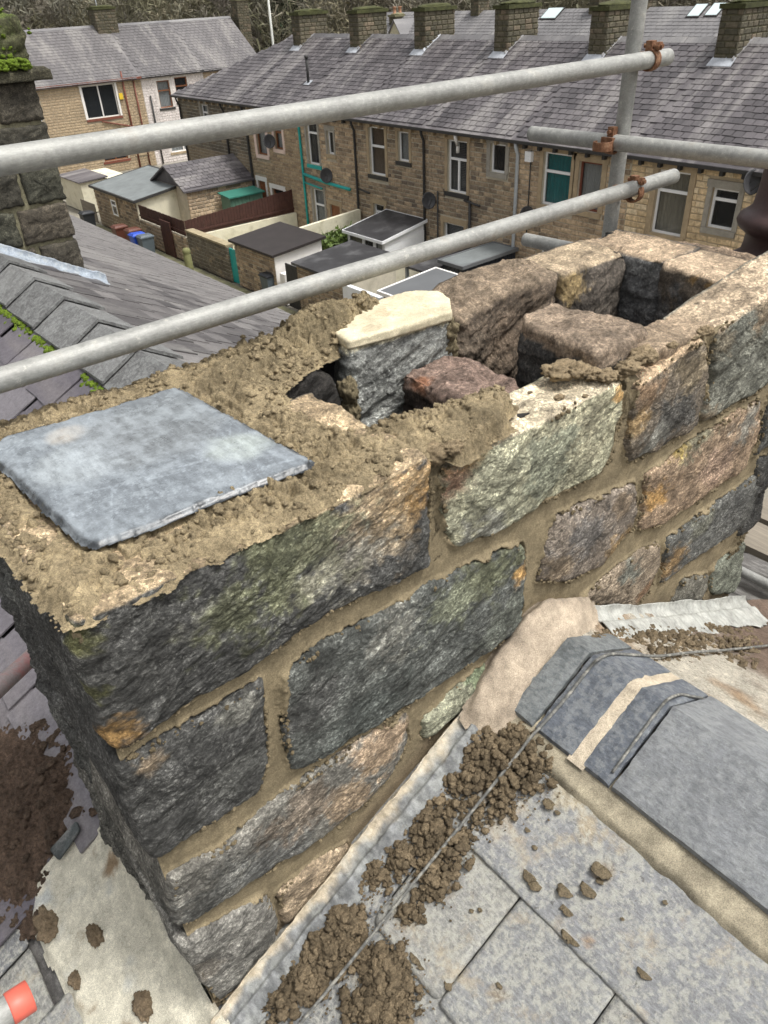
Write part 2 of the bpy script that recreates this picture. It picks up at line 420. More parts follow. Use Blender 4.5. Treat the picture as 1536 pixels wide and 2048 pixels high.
def rock_prism(name, poly, frame, depth, col, parent, mat=None, bevel=0.018, amp=0.012, bulge=0.012, step=0.0062, seed=None,
               blobs=(), topcol=None, edge_amp=0.005, strata=1.0, label=None, var=0.35, capscale=1.0, colfn=None, chaikin=3, grow=0.0):
    """poly: (a,b) points on a plane; frame=(O,A,B,N): world = O + a*A + b*B + out*N"""
    if seed is None: seed = random.randint(1, 9999)
    O, A, B, N = [np.asarray(v, float) for v in frame]
    P2 = np.asarray(poly, float)
    area = 0.5 * np.sum(P2[:, 0] * np.roll(P2[:, 1], -1) - np.roll(P2[:, 0], -1) * P2[:, 1])
    if area < 0: P2 = P2[::-1]
    per = np.linalg.norm(np.roll(P2, -1, 0) - P2, axis=1).sum()
    K = max(20, int(per / step)); R = smooth_poly(P2, K, edge_amp, seed, chaikin)
    R = R + (R - R.mean(0)) / (np.linalg.norm(R - R.mean(0), axis=1)[:, None] + 1e-9) * grow
    c = R.mean(0); rad = np.linalg.norm(R - c, axis=1)
    nr = max(6, int(rad.max() / step * 0.8)); ns = max(4, int(depth / (step * 1.5)))
    rows = []; outs = []
    for i in range(nr + 1):
        t = max(i / nr, 0.004)
        d = (1 - t) * rad
        k = np.clip(d / bevel, 0, 1)
        o = bevel * (np.sqrt(1 - (1 - k) ** 2) - 1) + bulge * np.tanh(d / 0.06)
        rows.append(c + (R - c) * t); outs.append(o)
    for i in range(1, ns + 1):
        rows.append(R + 0.0); outs.append(np.full(K, -bevel - (depth - bevel) * i / ns))
    rows.append(np.tile(c, (K, 1)) + (R - c) * 0.02); outs.append(np.full(K, -depth))
    rows = np.array(rows); outs = np.array(outs); nrow = len(rows)
    W = O + rows[..., 0:1] * A + rows[..., 1:2] * B + outs[..., None] * N
    du = np.roll(W, -1, 1) - np.roll(W, 1, 1); dv = np.gradient(W, axis=0)
    nn = np.cross(dv, du); ln = np.linalg.norm(nn, axis=2, keepdims=True); nn = nn / np.maximum(ln, 1e-12)
    flip = np.sum(nn[nr // 2] * N) < 0
    if flip: nn = -nn
    nn[0] = N; nn[1] = N
    q = W.reshape(-1, 3)
    qs = q * np.array([1, 1, strata])
    ca, sa = math.cos(.45), math.sin(.45)
    qr = np.stack([q[:, 0] * ca + q[:, 2] * sa, q[:, 1], -q[:, 0] * sa + q[:, 2] * ca], 1) * np.array([1, 1, 2.6])
    h = 1.2 * fbm(qs * 5, 3, seed) + 0.5 * (fbm(qr * 8, 3, seed + 5, ridged=True) - .3) + 0.40 * fbm(qr * 34, 3, seed + 9) + .22 * fbm(q * 110, 2, seed + 12)
    # chipped facets
    fac = fbm(qr * 7, 2, seed + 31); h += 1.3 * np.floor(fac * 5 + .35 * fbm(q * 40, 2, seed + 33)) / 5
    h = h.reshape(nrow, K)
    h[0] = h[0].mean(); h[-1] = 0
    fade = np.ones(nrow); fade[:1] = 1; fade[-3:] = 0.3
    W = W + nn * (amp * h * fade[:, None])[..., None]
    Fq = grid_faces(nrow, K, True)
    if not flip: Fq = Fq[:, ::-1]
    V = W.reshape(-1, 3)
    base = np.array(col, float)
    cc = np.tile(base, (len(V), 1))
    f1 = fbm(V * 6, 3, seed + 50)[:, None]; f2 = fbm(V * 22, 4, seed + 60)[:, None]
    cc = cc * (1 + var * f1 + var * 1.1 * f2)
    for (ctr, r, bc) in blobs:
        ctr = np.asarray(ctr, float)
        dd = np.linalg.norm((V - ctr) * np.array([.8, 1, 1.15]), axis=1) / r + 1.7 * fbm(V * 13, 5, seed + 70, gain=.62) + .8 * fbm(V * 60, 3, seed + 71)
        a = (1 - sstep(0.45, 1.15, dd))[:, None] * .85
        cc = cc * (1 - a) + np.array(bc) * (1 + 0.3 * f2) * a
    if topcol is not None:
        nz = nn.reshape(-1, 3)[:, 2] + 0.35 * fbm(V * 18, 4, seed + 80)
        a = sstep(0.45, 0.75, nz)[:, None]
        if np.isscalar(topcol[0]): tc = np.array(topcol)
        cc = cc * (1 - a) + tc * (1 + 0.45 * f2 + 0.25 * f1) * a
    if colfn is not None: cc = colfn(V, cc)
    return mesh_obj(name, V, np.ascontiguousarray(Fq), mat or M['rock'], parent, col=cc, label=label)

def heightfield(name, O, A, B, N, a0, a1, b0, b1, step, hfn, mat, parent=None, colfn=None, **kw):
    """hfn(a,b) -> (height, keep mask)"""
    na = int((a1 - a0) / step) + 1; nb = int((b1 - b0) / step) + 1
    aa, bb = np.meshgrid(np.linspace(a0, a1, na), np.linspace(b0, b1, nb), indexing='ij')
    a, b = aa.ravel(), bb.ravel(); h, keep = hfn(a, b)
    O, A, B, N = [np.asarray(v, float) for v in (O, A, B, N)]
    V = O + a[:, None] * A + b[:, None] * B + h[:, None] * N
    F = grid_faces(na, nb); F = F[keep[F].any(1)]
    if np.dot(np.cross(A, B), N) < 0: F = F[:, ::-1]
    used = np.unique(F); rm = np.full(len(V), -1); rm[used] = np.arange(len(used))
    col = colfn(a, b, h, V) if colfn else None
    if col is not None: col = np.asarray(col)[used]
    return mesh_obj(name, V[used], np.ascontiguousarray(rm[F]), mat, parent, col=col, **kw)
# ================================================================== OUR CHIMNEY
X3, Y3, Z3 = np.array([1., 0, 0]), np.array([0, 1., 0]), np.array([0, 0, 1.])
FACE = ((0, 0, 0), X3, Z3, -Y3)            # long face, outward -y
LEFT = ((0, 0, 0), Y3, Z3, -X3)            # short near face, outward -x
TOP = ((0, 0, 0), X3, Y3, Z3)
def PF(pxs, y=0.0): return [(p[0], p[2]) for p in (FY(q, y) for q in pxs)]
def Bf(px, r, col, y=0.0): return (FY(px, y), r, col)

CHAR = (0.082, 0.081, 0.076); DGREY = (0.12, 0.12, 0.11); GREEN = (0.14, 0.145, 0.085)
GREY = (0.23, 0.225, 0.195); PALE = (0.36, 0.345, 0.26); SAND = (0.42, 0.32, 0.20); ORANGE = (0.44, 0.26, 0.09)
BROWN = (0.23, 0.175, 0.115); CREAM = (0.52, 0.44, 0.30); PINK = (0.46, 0.33, 0.23); MORT = (0.225, 0.182, 0.112)
SOOT = (0.022, 0.021, 0.020); OLIVE = (0.12, 0.12, 0.045)

chimney = thing('chimney_stack', 'half rebuilt coursed stone chimney with open flues and fresh mortar, in the foreground', 'chimney', (1.15, 0.36, -1.3))
F1 = [  # polygon px, base, topcol, blobs, depth
 ([(146, 1246), (330, 1160), (600, 1045), (760, 962), (852, 912), (864, 960), (858, 1128), (760, 1182), (640, 1235), (540, 1308), (400, 1398), (232, 1508), (207, 1480), (180, 1380), (160, 1300)], CHAR, SAND,
  [Bf((810, 1010), .09, ORANGE), Bf((745, 1060), .12, SAND), Bf((690, 1120), .10, GREY), Bf((560, 1120), .13, GREEN), Bf((620, 1160), .06, PALE), Bf((430, 1230), .06, GREY), Bf((225, 1480), .045, ORANGE), Bf((835, 1090), .05, CHAR), Bf((150, 1290), .035, OLIVE), Bf((500, 1210), .09, GREEN), Bf((180, 1390), .03, OLIVE)], .40),
 ([(887, 935), (960, 900), (1100, 838), (1215, 775), (1240, 765), (1248, 800), (1225, 915), (1195, 950), (1080, 1010), (985, 1070), (915, 1098), (893, 1060), (885, 1000)], (0.36, .345, .24), (0.62, .53, .38),
  [Bf((925, 915), .055, ORANGE), Bf((905, 970), .05, (0.36, .2, .13)), Bf((1000, 990), .16, (0.33, .325, .235)), Bf((1150, 860), .15, (0.42, .39, .27)), Bf((1090, 930), .10, (.22, .23, .17)), Bf((960, 1070), .07, GREY), Bf((1235, 790), .03, ORANGE)], .145),
 ([(1274, 772), (1350, 722), (1412, 676), (1420, 760), (1395, 850), (1330, 895), (1258, 928), (1258, 880), (1268, 800)], (0.17, .14, .105), (0.50, .37, .24),
  [Bf((1345, 830), .12, CHAR), Bf((1290, 790), .06, (0.3, .2, .12)), Bf((1385, 740), .07, (0.25, .2, .13)), Bf((1270, 850), .05, (.25, .17, .08)), Bf((1300, 880), .06, GREY)], .15),
]
for poly, base, tc, bl, dep in F1:
    rock_prism('stone', PF(poly), FACE, dep, base, chimney, topcol=tc, blobs=bl, amp=0.0095, bulge=0.010, grow=.004, bevel=.015, step=0.0052 if poly[0][0] < 1200 else 0.008)
w = PF([(1428, 668), (1480, 628), (1536, 590)]) + [(2.30, .035), (2.31, -.30)] + PF([(1536, 770), (1470, 812), (1402, 850), (1424, 760)])
rock_prism('stone', w, FACE, .16, (0.17, .17, .14), chimney, topcol=(0.46, .36, .25), blobs=[Bf((1400, 840), .06, BROWN), Bf((1536, 600), .09, BROWN), Bf((1440, 690), .05, (.2, .17, .12))], step=0.009)
F2 = [
 ([(240, 1535), (320, 1485), (400, 1440), (525, 1365), (530, 1400), (538, 1520), (518, 1585), (420, 1648), (310, 1722), (283, 1680), (256, 1610)], CHAR,
  [Bf((480, 1420), .03, GREY), Bf((480, 1540), .07, DGREY), Bf((300, 1530), .03, BROWN)], .30, {}),
 ([(565, 1365), (640, 1295), (760, 1238), (880, 1165), (1000, 1105), (1052, 1092), (1056, 1130), (1046, 1230), (1035, 1262), (900, 1355), (800, 1425), (650, 1512), (590, 1545), (572, 1480)], (0.105, .11, .10),
  [Bf((980, 1140), .10, GREEN), Bf((1040, 1150), .03, ORANGE), Bf((800, 1260), .08, GREY), Bf((880, 1220), .08, (.19, .20, .14)), Bf((640, 1400), .08, CHAR), Bf((1010, 1240), .08, (.14, .15, .125)), Bf((740, 1430), .1, (.10, .11, .10))], .12, {}),
 ([(1116, 1035), (1180, 1005), (1274, 968), (1276, 1020), (1268, 1055), (1207, 1130), (1136, 1164), (1078, 1166), (1091, 1113)], (0.21, .175, .14),
  [Bf((1160, 1075), .10, (.15, .14, .13)), Bf((1110, 1140), .06, BROWN), Bf((1230, 1090), .05, (.3, .2, .09)), Bf((1250, 1000), .05, (.2, .15, .1))], .12, {}),
 ([(1292, 955), (1380, 890), (1471, 829), (1523, 800), (1522, 858), (1493, 935), (1386, 1010), (1319, 1052), (1280, 1062), (1288, 1000)], (0.29, .21, .14),
  [Bf((1300, 1000), .06, ORANGE), Bf((1400, 860), .09, (.23, .22, .15)), Bf((1430, 930), .09, (.31, .22, .16)), Bf((1490, 850), .07, GREY), Bf((1360, 890), .05, (.3, .22, .06))], .12, {}),
]
F3 = [
 ([(345, 1752), (440, 1702), (590, 1577), (700, 1500), (812, 1432), (822, 1478), (780, 1560), (735, 1605), (650, 1675), (550, 1735), (450, 1798), (372, 1850), (350, 1850)], (0.20, .19, .165),
  [Bf((770, 1480), .09, (.40, .29, .19)), Bf((700, 1590), .08, (.38, .28, .18)), Bf((440, 1780), .12, DGREY), Bf((560, 1700), .09, (.15, .15, .14)), Bf((600, 1620), .08, (.2, .16, .12))], .45, {}),
 ([(852, 1440), (925, 1370), (980, 1330), (996, 1335), (960, 1395), (900, 1438), (850, 1482)], (0.36, .36, .26), [Bf((960, 1350), .05, (.18, .22, .13))], .1, {}),
 ([(1163, 1202), (1221, 1150), (1279, 1106), (1321, 1088), (1321, 1130), (1297, 1186), (1270, 1213), (1207, 1213)], (0.25, .20, .145), [Bf((1260, 1140), .05, (.13, .14, .12)), Bf((1290, 1180), .04, (.22, .13, .07))], .1, {}),
 ([(1337, 1079), (1386, 1043), (1440, 1005), (1509, 955), (1530, 942), (1513, 1032), (1431, 1093), (1368, 1130), (1325, 1168), (1330, 1110)], (0.12, .12, .11), [Bf((1345, 1120), .07, (.28, .18, .08)), Bf((1470, 1010), .08, CHAR), Bf((1400, 1050), .06, (.13, .13, .10))], .12, {}),
]
F4 = [
 ([(362, 1890), (440, 1850), (532, 1792), (556, 1850), (552, 1900), (520, 1950), (440, 2008), (402, 1960)], (0.24, .23, .205), [Bf((400, 1950), .05, (.2, .18, .15))], .3, {}),
 ([(558, 1790), (640, 1725), (700, 1690), (702, 1715), (645, 1785), (575, 1850)], (0.40, .31, .21), [], .1, {}),
 ([(1345, 1212), (1368, 1160), (1418, 1150), (1412, 1185), (1400, 1210)], (0.17, .16, .13), [], .1, {}),
 ([(1425, 1140), (1490, 1082), (1484, 1150), (1470, 1185), (1430, 1190), (1420, 1172)], (0.18, .19, .15), [], .1, {}),
]
for grp in (F2, F3, F4):
    for poly, base, bl, dep, kw in grp:
        near = poly[0][0] < 1000
        rock_prism('stone', PF(poly), FACE, dep, base, chimney, blobs=bl, amp=0.0085 if near else 0.007, bulge=0.010, bevel=.012, grow=.004, step=0.0062 if near else 0.009, **kw)
for x0, x1, z0, z1, c in [(2.20, 2.33, -.62, -.37, DGREY), (2.25, 2.36, -1.0, -.65, CHAR)]:
    rock_prism('stone', [(x0, z0), (x1, z0), (x1, z1), (x0, z1)], FACE, .3, c, chimney, step=.012)
# short near face (x = 0), stones going back from the corner stones
for y0, y1, z0, z1, c in [(.425, .745, -.31, -.015, DGREY), (.325, .74, -.65, -.345, CHAR), (.48, .75, -.92, -.685, DGREY), (.33, .75, -1.36, -.95, (.12, .115, .10)),
                          (.01, .315, -1.42, -1.30, (.13, .125, .11))]:
    rock_prism('stone', [(y0, z0), (y1, z0), (y1, z1), (y0, z1)], LEFT, .14, c, chimney, step=.007, amp=.019, bulge=.02)
# back and inner stones, facing the flues
def inner(x0, x1, z0, z1, y, dep, col, tc=None, amp=.011, bev=.02, mat=None, step=.008, poly=None, blobs=(), bulge=.006):
    P = poly or [(x0, z0), (x1, z0), (x1, z1), (x0, z1)]
    return rock_prism('stone', P, ((0, y, 0), X3, Z3, -Y3), dep, col, chimney, topcol=tc, amp=amp, bevel=bev, step=step, mat=mat or M['rock_brown'], blobs=blobs, bulge=bulge)
inner(.60, .865, -.46, -.035, .50, .18, (0.028, .025, .022), amp=.012, mat=M['soot'], poly=[(.60, -.46), (.80, -.47), (.845, -.30), (.87, -.06), (.80, -.015), (.66, -.05), (.6, -.09)])
BU = np.array([.32, -.037, 0.]); BU /= np.linalg.norm(BU)
rock_prism('stone', [(0, -.40), (.004, .010), (.13, .010), (.322, .010), (.335, -.12), (.31, -.40)], ((.905, .520, 0), BU, Z3, np.array([-.115, -.993, 0])), .17, (.29, .295, .275), chimney, bevel=.005, bulge=.008, amp=.012, step=.0060,
           colfn=lambda V, c: np.where((V[:, 2] > -.004 + .01 * fbm(V * 30, 3, 5))[:, None], np.array((.5, .46, .33)), c))
cream = rock_prism('stone', [(.905, .512), (1.03, .492), (1.225, .475), (1.30, .56), (1.315, .625), (1.25, .69), (1.10, .69), (.93, .69)], ((0, 0, .031), X3, Y3, Z3), .026, (0.55, .49, .345), chimney,
                   mat=M['sawn'], amp=.004, bevel=.004, bulge=.0, edge_amp=.006, var=.30, blobs=[((1.20, .55, .03), .02, (.36, .30, .2)), ((1.0, .53, .03), .025, (.42, .36, .25)), ((1.08, .6, .03), .03, (.40, .33, .22))], label='pale cream sawn stone top')
inner(1.25, 1.70, -.55, .02, .495, .20, (0.115, .088, .064), tc=(.24, .185, .13), amp=.020, bev=.040, bulge=.012, step=.0075,
      poly=[(1.27, -.55), (1.60, -.55), (1.625, -.2), (1.70, -.12), (1.70, .02), (1.55, .03), (1.38, .02), (1.28, -.02), (1.245, -.15)], blobs=[((1.5, .48, -.12), .12, (.16, .12, .085)), ((1.32, .46, -.1), .08, (.12, .095, .07))])
inner(1.71, 2.04, -.40, .015, .50, .19, (0.10, .085, .07), tc=(.38, .30, .205), amp=.012, bev=.02, blobs=[((1.75, .49, -.03), .06, (.45, .33, .16))])
inner(1.62, 2.04, -.75, -.41, .51, .19, SOOT, mat=M['soot'])
inner(1.25, 1.62, -.95, -.56, .50, .19, SOOT, mat=M['soot'])
# end wall (facing -x) beyond the last flue
ENDF = ((2.01, 0, 0), Y3, Z3, -X3)
rock_prism('stone', [(.10, -.40), (.36, -.40), (.36, .005), (.10, .0)], ENDF, .22, (.13, .105, .08), chimney, topcol=(.47, .36, .25), mat=M['rock_brown'], bevel=.016, bulge=.004, amp=.010, step=.009,
           blobs=[((2.0, .16, -.02), .07, (.42, .25, .08)), ((2.0, .33, -.15), .10, (.13, .13, .13))])
rock_prism('stone', [(.365, -.40), (.70, -.40), (.70, .01), (.365, .01)], ((2.04, 0, 0), Y3, Z3, -X3), .20, (.15, .15, .145), chimney, topcol=(.42, .32, .22), mat=M['rock_brown'], bevel=.02, bulge=.004, amp=.012, step=.009,
           blobs=[((2.0, .42, -.12), .13, (.17, .17, .17))])
rock_prism('stone', [(.10, -.80), (.52, -.80), (.52, -.41), (.10, -.41)], ENDF, .22, (.05, .05, .05), chimney, mat=M['soot'], amp=.014, step=.012)
# far short face pieces closing the end
for z0, z1 in [(-.34, .0), (-.66, -.36), (-1.0, -.68), (-1.3, -1.02)]:
    rock_prism('stone', [(.14, z0), (.73, z0), (.73, z1), (.14, z1)], ((2.31, 0, 0), Y3, Z3, X3), .09, DGREY, chimney, step=.02, topcol=(.30, .22, .15))
# outer back face below the back wall stones
for x0, x1, z0, z1 in [(.02, .42, -.33, -.02), (.45, .9, -.33, -.03), (.93, 1.5, -.33, -.03), (1.53, 2.25, -.33, -.02), (.02, .6, -.66, -.35), (.63, 1.4, -.66, -.35), (1.43, 2.28, -.66, -.35), (.02, .5, -1.3, -.68), (1.6, 2.28, -1.3, -.68)]:
    rock_prism('stone', [(x0, z0), (x1, z0), (x1, z1), (x0, z1)], ((0, .735, 0), X3, Z3, Y3), .05, DGREY, chimney, step=.02)
# withe between the two open flues, two courses
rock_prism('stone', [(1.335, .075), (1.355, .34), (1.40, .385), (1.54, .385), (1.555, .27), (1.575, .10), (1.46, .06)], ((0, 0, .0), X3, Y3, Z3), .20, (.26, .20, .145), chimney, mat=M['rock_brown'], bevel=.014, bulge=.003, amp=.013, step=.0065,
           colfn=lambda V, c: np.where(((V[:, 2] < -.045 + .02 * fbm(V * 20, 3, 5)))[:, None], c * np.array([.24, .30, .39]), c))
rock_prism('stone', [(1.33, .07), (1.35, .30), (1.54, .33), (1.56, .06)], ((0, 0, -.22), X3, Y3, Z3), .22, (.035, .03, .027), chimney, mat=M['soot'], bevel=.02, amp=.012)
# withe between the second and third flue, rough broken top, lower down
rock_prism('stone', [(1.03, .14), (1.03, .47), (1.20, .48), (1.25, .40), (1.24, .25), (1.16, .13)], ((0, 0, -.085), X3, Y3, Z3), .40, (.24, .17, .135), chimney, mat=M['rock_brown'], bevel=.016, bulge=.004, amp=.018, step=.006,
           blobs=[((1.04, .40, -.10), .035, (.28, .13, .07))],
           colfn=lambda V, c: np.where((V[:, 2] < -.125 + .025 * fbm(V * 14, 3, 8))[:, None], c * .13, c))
# hidden sooty core under the stones, round real open flues
core = MB()
core.c = SOOT
core.box(.03, 2.28, -.05, -.10, -1.6, -.06).box(.03, 2.28, -.60, -.70, -1.6, -.06)
core.box(.04, .12, -.10, -.60, -1.6, -.03).box(2.10, 2.26, -.10, -.60, -1.6, -.08).box(.56, .64, -.10, -.60, -1.6, -.04)
core.box(1.06, 1.30, -.10, -.60, -1.6, -.40).box(1.38, 1.54, -.10, -.60, -1.6, -.44).box(.12, 2.1, -.10, -.60, -1.62, -1.55)
core.build('core', M['soot'], chimney)
# flue side of the far end of withe: back stone between flue one and two
rock_prism('stone', [(.55, .12), (.55, .56), (.65, .54), (.655, .16)], ((0, 0, -.02), X3, Y3, Z3), .35, (.09, .07, .05), chimney, mat=M['rock_brown'], step=.01)

rock_prism('stone', [(1.50, .02), (1.50, .15), (1.78, .15), (1.78, .02)], ((0, 0, -.035), X3, Y3, Z3), .25, (.34, .26, .18), chimney, mat=M['rock_brown'], bevel=.012, amp=.010, bulge=.002, step=.009)
# --- pointing of the long face: one uneven bed between and slightly over the stones
OUT = [PF(p[0]) for p in F1] + [w] + [PF(p[0]) for g in (F2, F3, F4) for p in g] + [[(2.20, -.62), (2.33, -.62), (2.33, -.37), (2.20, -.37)], [(2.25, -1.0), (2.36, -1.0), (2.36, -.65), (2.25, -.65)]]
def point_h(a, b):
    P = np.c_[a, b]; q = np.c_[a, np.zeros_like(a), b]
    d = np.full(len(a), -1e9)
    for o in OUT:
        lo = np.min(o, 0) - .06; hi = np.max(o, 0) + .06
        k = (a > lo[0]) & (a < hi[0]) & (b > lo[1]) & (b < hi[1])
        if k.any(): d[k] = np.maximum(d[k], sd_poly(P[k], smooth_poly(o, 90)))
    d = -d                                                   # >0 in the joint
    n1 = fbm(q * 11, 3, 3); n2 = fbm(q * 55, 4, 4); n3 = fbm(q * 130, 3, 6)
    edge = .003 + .030 * n1 * (n1 < 0) + .008 * n1 + .010 * n2 + .007 * n3                    # where the smear over the stone ends
    h = -.013 + .0022 * n1 + .0008 * n3 + .005 * sstep(.016, .004, d)
    crumb = sstep(.010, .0, np.abs(d - edge - .003)) * sstep(.05, .35, -n1 + .8 * n2) * (0.003 + .005 * np.maximum(n2, 0))
    h = h + crumb + .010 * sstep(.006, -.006, d)
    h = h - .030 * sstep(edge + .003, edge - .006, d)
    keep = (d > -.035) & (a > -.004) & (a < 2.33) & (b < np.interp(a, [0, .72, .76, 1.37, 1.42, 1.64, 1.68, 2.33], [-.028, -.028, -.055, -.095, -.105, -.085, -.035, -.035])) & (b > roofz(a) - .06 - .1 * (a < .3))
    # top edge must stay below the bed of mortar on top
    return h, keep
def point_c(a, b, h, V):
    q = V; f = fbm(q * 9, 3, 77)[:, None]; g = fbm(q * 60, 3, 78)[:, None]
    c = np.array(MORT) * (1 + .22 * f + .18 * g)
    low = sstep(.10, .0, b - roofz(a))[:, None]
    c = c * (1 - .7 * low) + np.array([.26, .20, .13]) * .7 * low
    return c
heightfield('mortar_joint', (0, 0, 0), X3, Z3, -Y3, -.004, 2.33, -1.42, -.005, .0036, point_h, M['mortar_smooth'], chimney, point_c)
# plain joints on the near short face
mj = MB(); mj.c = (.20, .16, .10)
mj.box(.012, .10, -.02, -.73, -1.45, -.02)
mj.build('mortar_joint', M['mortar'], chimney)

# --- fresh mortar spread on top
TOPM = [(-.012, .004), (.11, .004), (.24, .008), (.40, .006), (.60, .010), (.722, .004), (.745, .02), (.77, -.03), (.86, -.02), (.95, .01), (1.02, .06), (1.06, .13), (.96, .135), (.86, .145), (.77, .165), (.67, .17),
        (.635, .22), (.64, .35), (.66, .46), (.75, .515), (.86, .545), (.92, .56), (1.0, .585), (1.10, .62), (1.19, .665), (1.17, .725), (1.0, .77), (.85, .765), (.67, .755), (.5, .735), (.34, .745), (.2, .76), (-.015, .765)]
LUMPS = [(.97, .67, .105, .070), (1.09, .685, .07, .05), (.86, .66, .09, .05), (.74, .64, .08, .028), (.62, .60, .08, .03), (.60, .45, .05, .024), (.57, .32, .05, .018), (.60, .20, .06, .012), (.83, .075, .08, .012), (.93, .09, .06, .006),
         (.76, .08, .05, .02), (.15, .05, .06, -.018), (.045, .27, .03, -.03), (.03, .45, .06, .012), (.30, .72, .06, .012), (.50, .70, .05, .018), (.03, .08, .07, .008), (.48, .58, .03, -.01), (.93, .57, .05, .045)]
def top_h(a, b):
    q = np.c_[a, b, np.zeros_like(a)]
    n0 = fbm(q * 6, 3, 21); n1 = fbm(q * 26, 4, 22); n2 = fbm(q * 75, 4, 23); n3 = fbm(q * 160, 2, 24); rg = fbm(q * 30, 4, 25, ridged=True)
    d = sd_poly(q[:, :2], TOPM) + .035 * (fbm(q * 11, 3, 29) - .12) * (b < .1) + .020 * n1 + .009 * n2 + .004 * n3
    rough = .12 + .88 * sstep(-.16, .02, n0 + .4 * n1)
    sm = np.exp(-(((a - .28) / .14) ** 2 + ((b - .035) / .025) ** 2)) + np.exp(-(((a - .93) / .10) ** 2 + ((b - .045) / .05) ** 2)) + np.exp(-(((a - .02) / .05) ** 2 + ((b - .10) / .12) ** 2)) + np.exp(-(((a - 1.06) / .09) ** 2 + ((b - .72) / .03) ** 2)) + np.exp(-(((a - .68) / .05) ** 2 + ((b - .06) / .04) ** 2))
    rough = rough * (1 - .9 * np.clip(sm, 0, 1))
    k1 = crumble(q, 48, 1, .38); k2 = crumble(q, 105, 2, .45)
    h = .007 + .012 * n0 + (.003 + .010 * rough) * n1 + rough * (.020 * fbm(q * 34, 2, 7) + .0035 * (k1 - .6) + .0018 * (k2 - .6)) + (.0008 + .002 * rough) * n2 + .0012 * n3
    ck = fbm(q * 16, 4, 26, ridged=True); h = h - .012 * sstep(.55, .72, ck) * (.25 + rough)
    for (cx, cy, r, hh) in LUMPS:
        dd = ((a - cx) ** 2 + (b - cy) ** 2) / r ** 2
        h = h + hh * np.exp(-dd * 1.6) * (1 + .35 * n1 + .2 * n2)
    # trowel-cut ridges in front of the slate
    win = sstep(.20, .30, a) * sstep(.66, .56, a) * sstep(.02, .05, b) * sstep(.20, .12, b)
    rw = np.abs(np.sin((a * 1.0 + b * .75 + .020 * n1) * math.pi / .019)) * (.9 + 1.2 * n1)
    h = h + win * .012 * rw - win * .007
    # slate lies in the bed
    ds = sd_poly(q[:, :2], SLATE)
    h = np.where(ds > .012, np.minimum(h, .004), h)
    h = h - .010 * sstep(.012, -.004, ds) * sstep(-.03, -.0, ds)
    h = (h + .006) * sstep(-.006, .045, d) - .006 - (.012 + .024 * sstep(.72, .78, a) * sstep(.3, .1, b)) * sstep(.012, -.010, d)
    return h, d > -.012
SLATE = [tuple(FZ(p, .022)[:2]) for p in [(-34, 898), (10, 868), (200, 815), (345, 770), (352, 769), (480, 838), (622, 915), (615, 925), (420, 995), (300, 1045), (190, 1082), (165, 1075), (90, 1012), (25, 945)]]
def top_c(a, b, h, V):
    n0 = fbm(V * 5, 3, 31)[:, None]; n1 = fbm(V * 30, 4, 32)[:, None]
    c = np.array((0.345, .275, .165)) * (1 + .3 * n0 + .3 * n1)
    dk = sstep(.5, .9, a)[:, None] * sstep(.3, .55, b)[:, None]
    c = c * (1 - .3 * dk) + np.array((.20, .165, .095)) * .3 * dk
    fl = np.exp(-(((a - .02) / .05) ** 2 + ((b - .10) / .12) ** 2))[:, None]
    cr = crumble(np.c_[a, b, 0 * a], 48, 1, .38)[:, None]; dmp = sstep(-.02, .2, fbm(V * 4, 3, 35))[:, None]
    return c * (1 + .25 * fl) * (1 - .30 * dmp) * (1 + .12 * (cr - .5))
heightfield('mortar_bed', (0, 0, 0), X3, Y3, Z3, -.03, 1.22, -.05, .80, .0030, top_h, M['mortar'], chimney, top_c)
def lumps_on(name, P, N, rad, mat, parent, col, seed, flat=.7, k=7):
    r_ = np.random.RandomState(seed); base = [blob_mesh((0, 0, 0), 1, s_, amp=.8, k=k) for s_ in range(12)]
    Vs, Fs, Cs, n = [], [], [], 0
    N = np.asarray(N, float); T = np.cross(N, [.3, .9, .2]); T /= np.linalg.norm(T); B_ = np.cross(N, T)
    for p, r in zip(P, rad):
        V, F = base[r_.randint(12)]; a_ = r_.rand() * 6.28; u = T * math.cos(a_) + B_ * math.sin(a_); w_ = np.cross(N, u)
        W = p + r * (V[:, :1] * u + V[:, 1:2] * w_ * r_.uniform(.6, 1) + V[:, 2:] * N * flat * r_.uniform(.7, 1.2))
        Vs.append(W); Fs.append(F + n); n += len(W); Cs.append(np.tile(np.array(col) * r_.uniform(.78, 1.22), (len(W), 1)))
    return mesh_obj(name, np.concatenate(Vs), np.concatenate(Fs), M[mat], parent, col=np.concatenate(Cs), kind='stuff')
r_ = np.random.RandomState(19)
xy = np.c_[r_.uniform(-.02, 1.2, 26000), r_.uniform(-.01, .78, 26000)]
q = np.c_[xy, 0 * xy[:, 0]]
dS = sd_poly(xy, SLATE); dT = sd_poly(xy, TOPM)
sm_ = np.exp(-(((xy[:, 0] - .30) / .12) ** 2 + ((xy[:, 1] - .03) / .03) ** 2)) + np.exp(-(((xy[:, 0] - .93) / .09) ** 2 + ((xy[:, 1] - .045) / .04) ** 2)) + np.exp(-(((xy[:, 0] - .02) / .04) ** 2 + ((xy[:, 1] - .10) / .12) ** 2)) + np.exp(-(((xy[:, 0] - 1.06) / .08) ** 2 + ((xy[:, 1] - .72) / .03) ** 2)) + np.exp(-(((xy[:, 0] - .68) / .05) ** 2 + ((xy[:, 1] - .06) / .04) ** 2))
pr = .22 + 1.1 * sstep(-.05, .12, fbm(q * 9, 3, 140)) + .8 * sstep(.05, .0, np.abs(dT - .02)) * (xy[:, 1] > .1) + .9 * sstep(.012, .0, np.abs(dT)) * sstep(-.1, .2, fbm(q * 14, 2, 143))
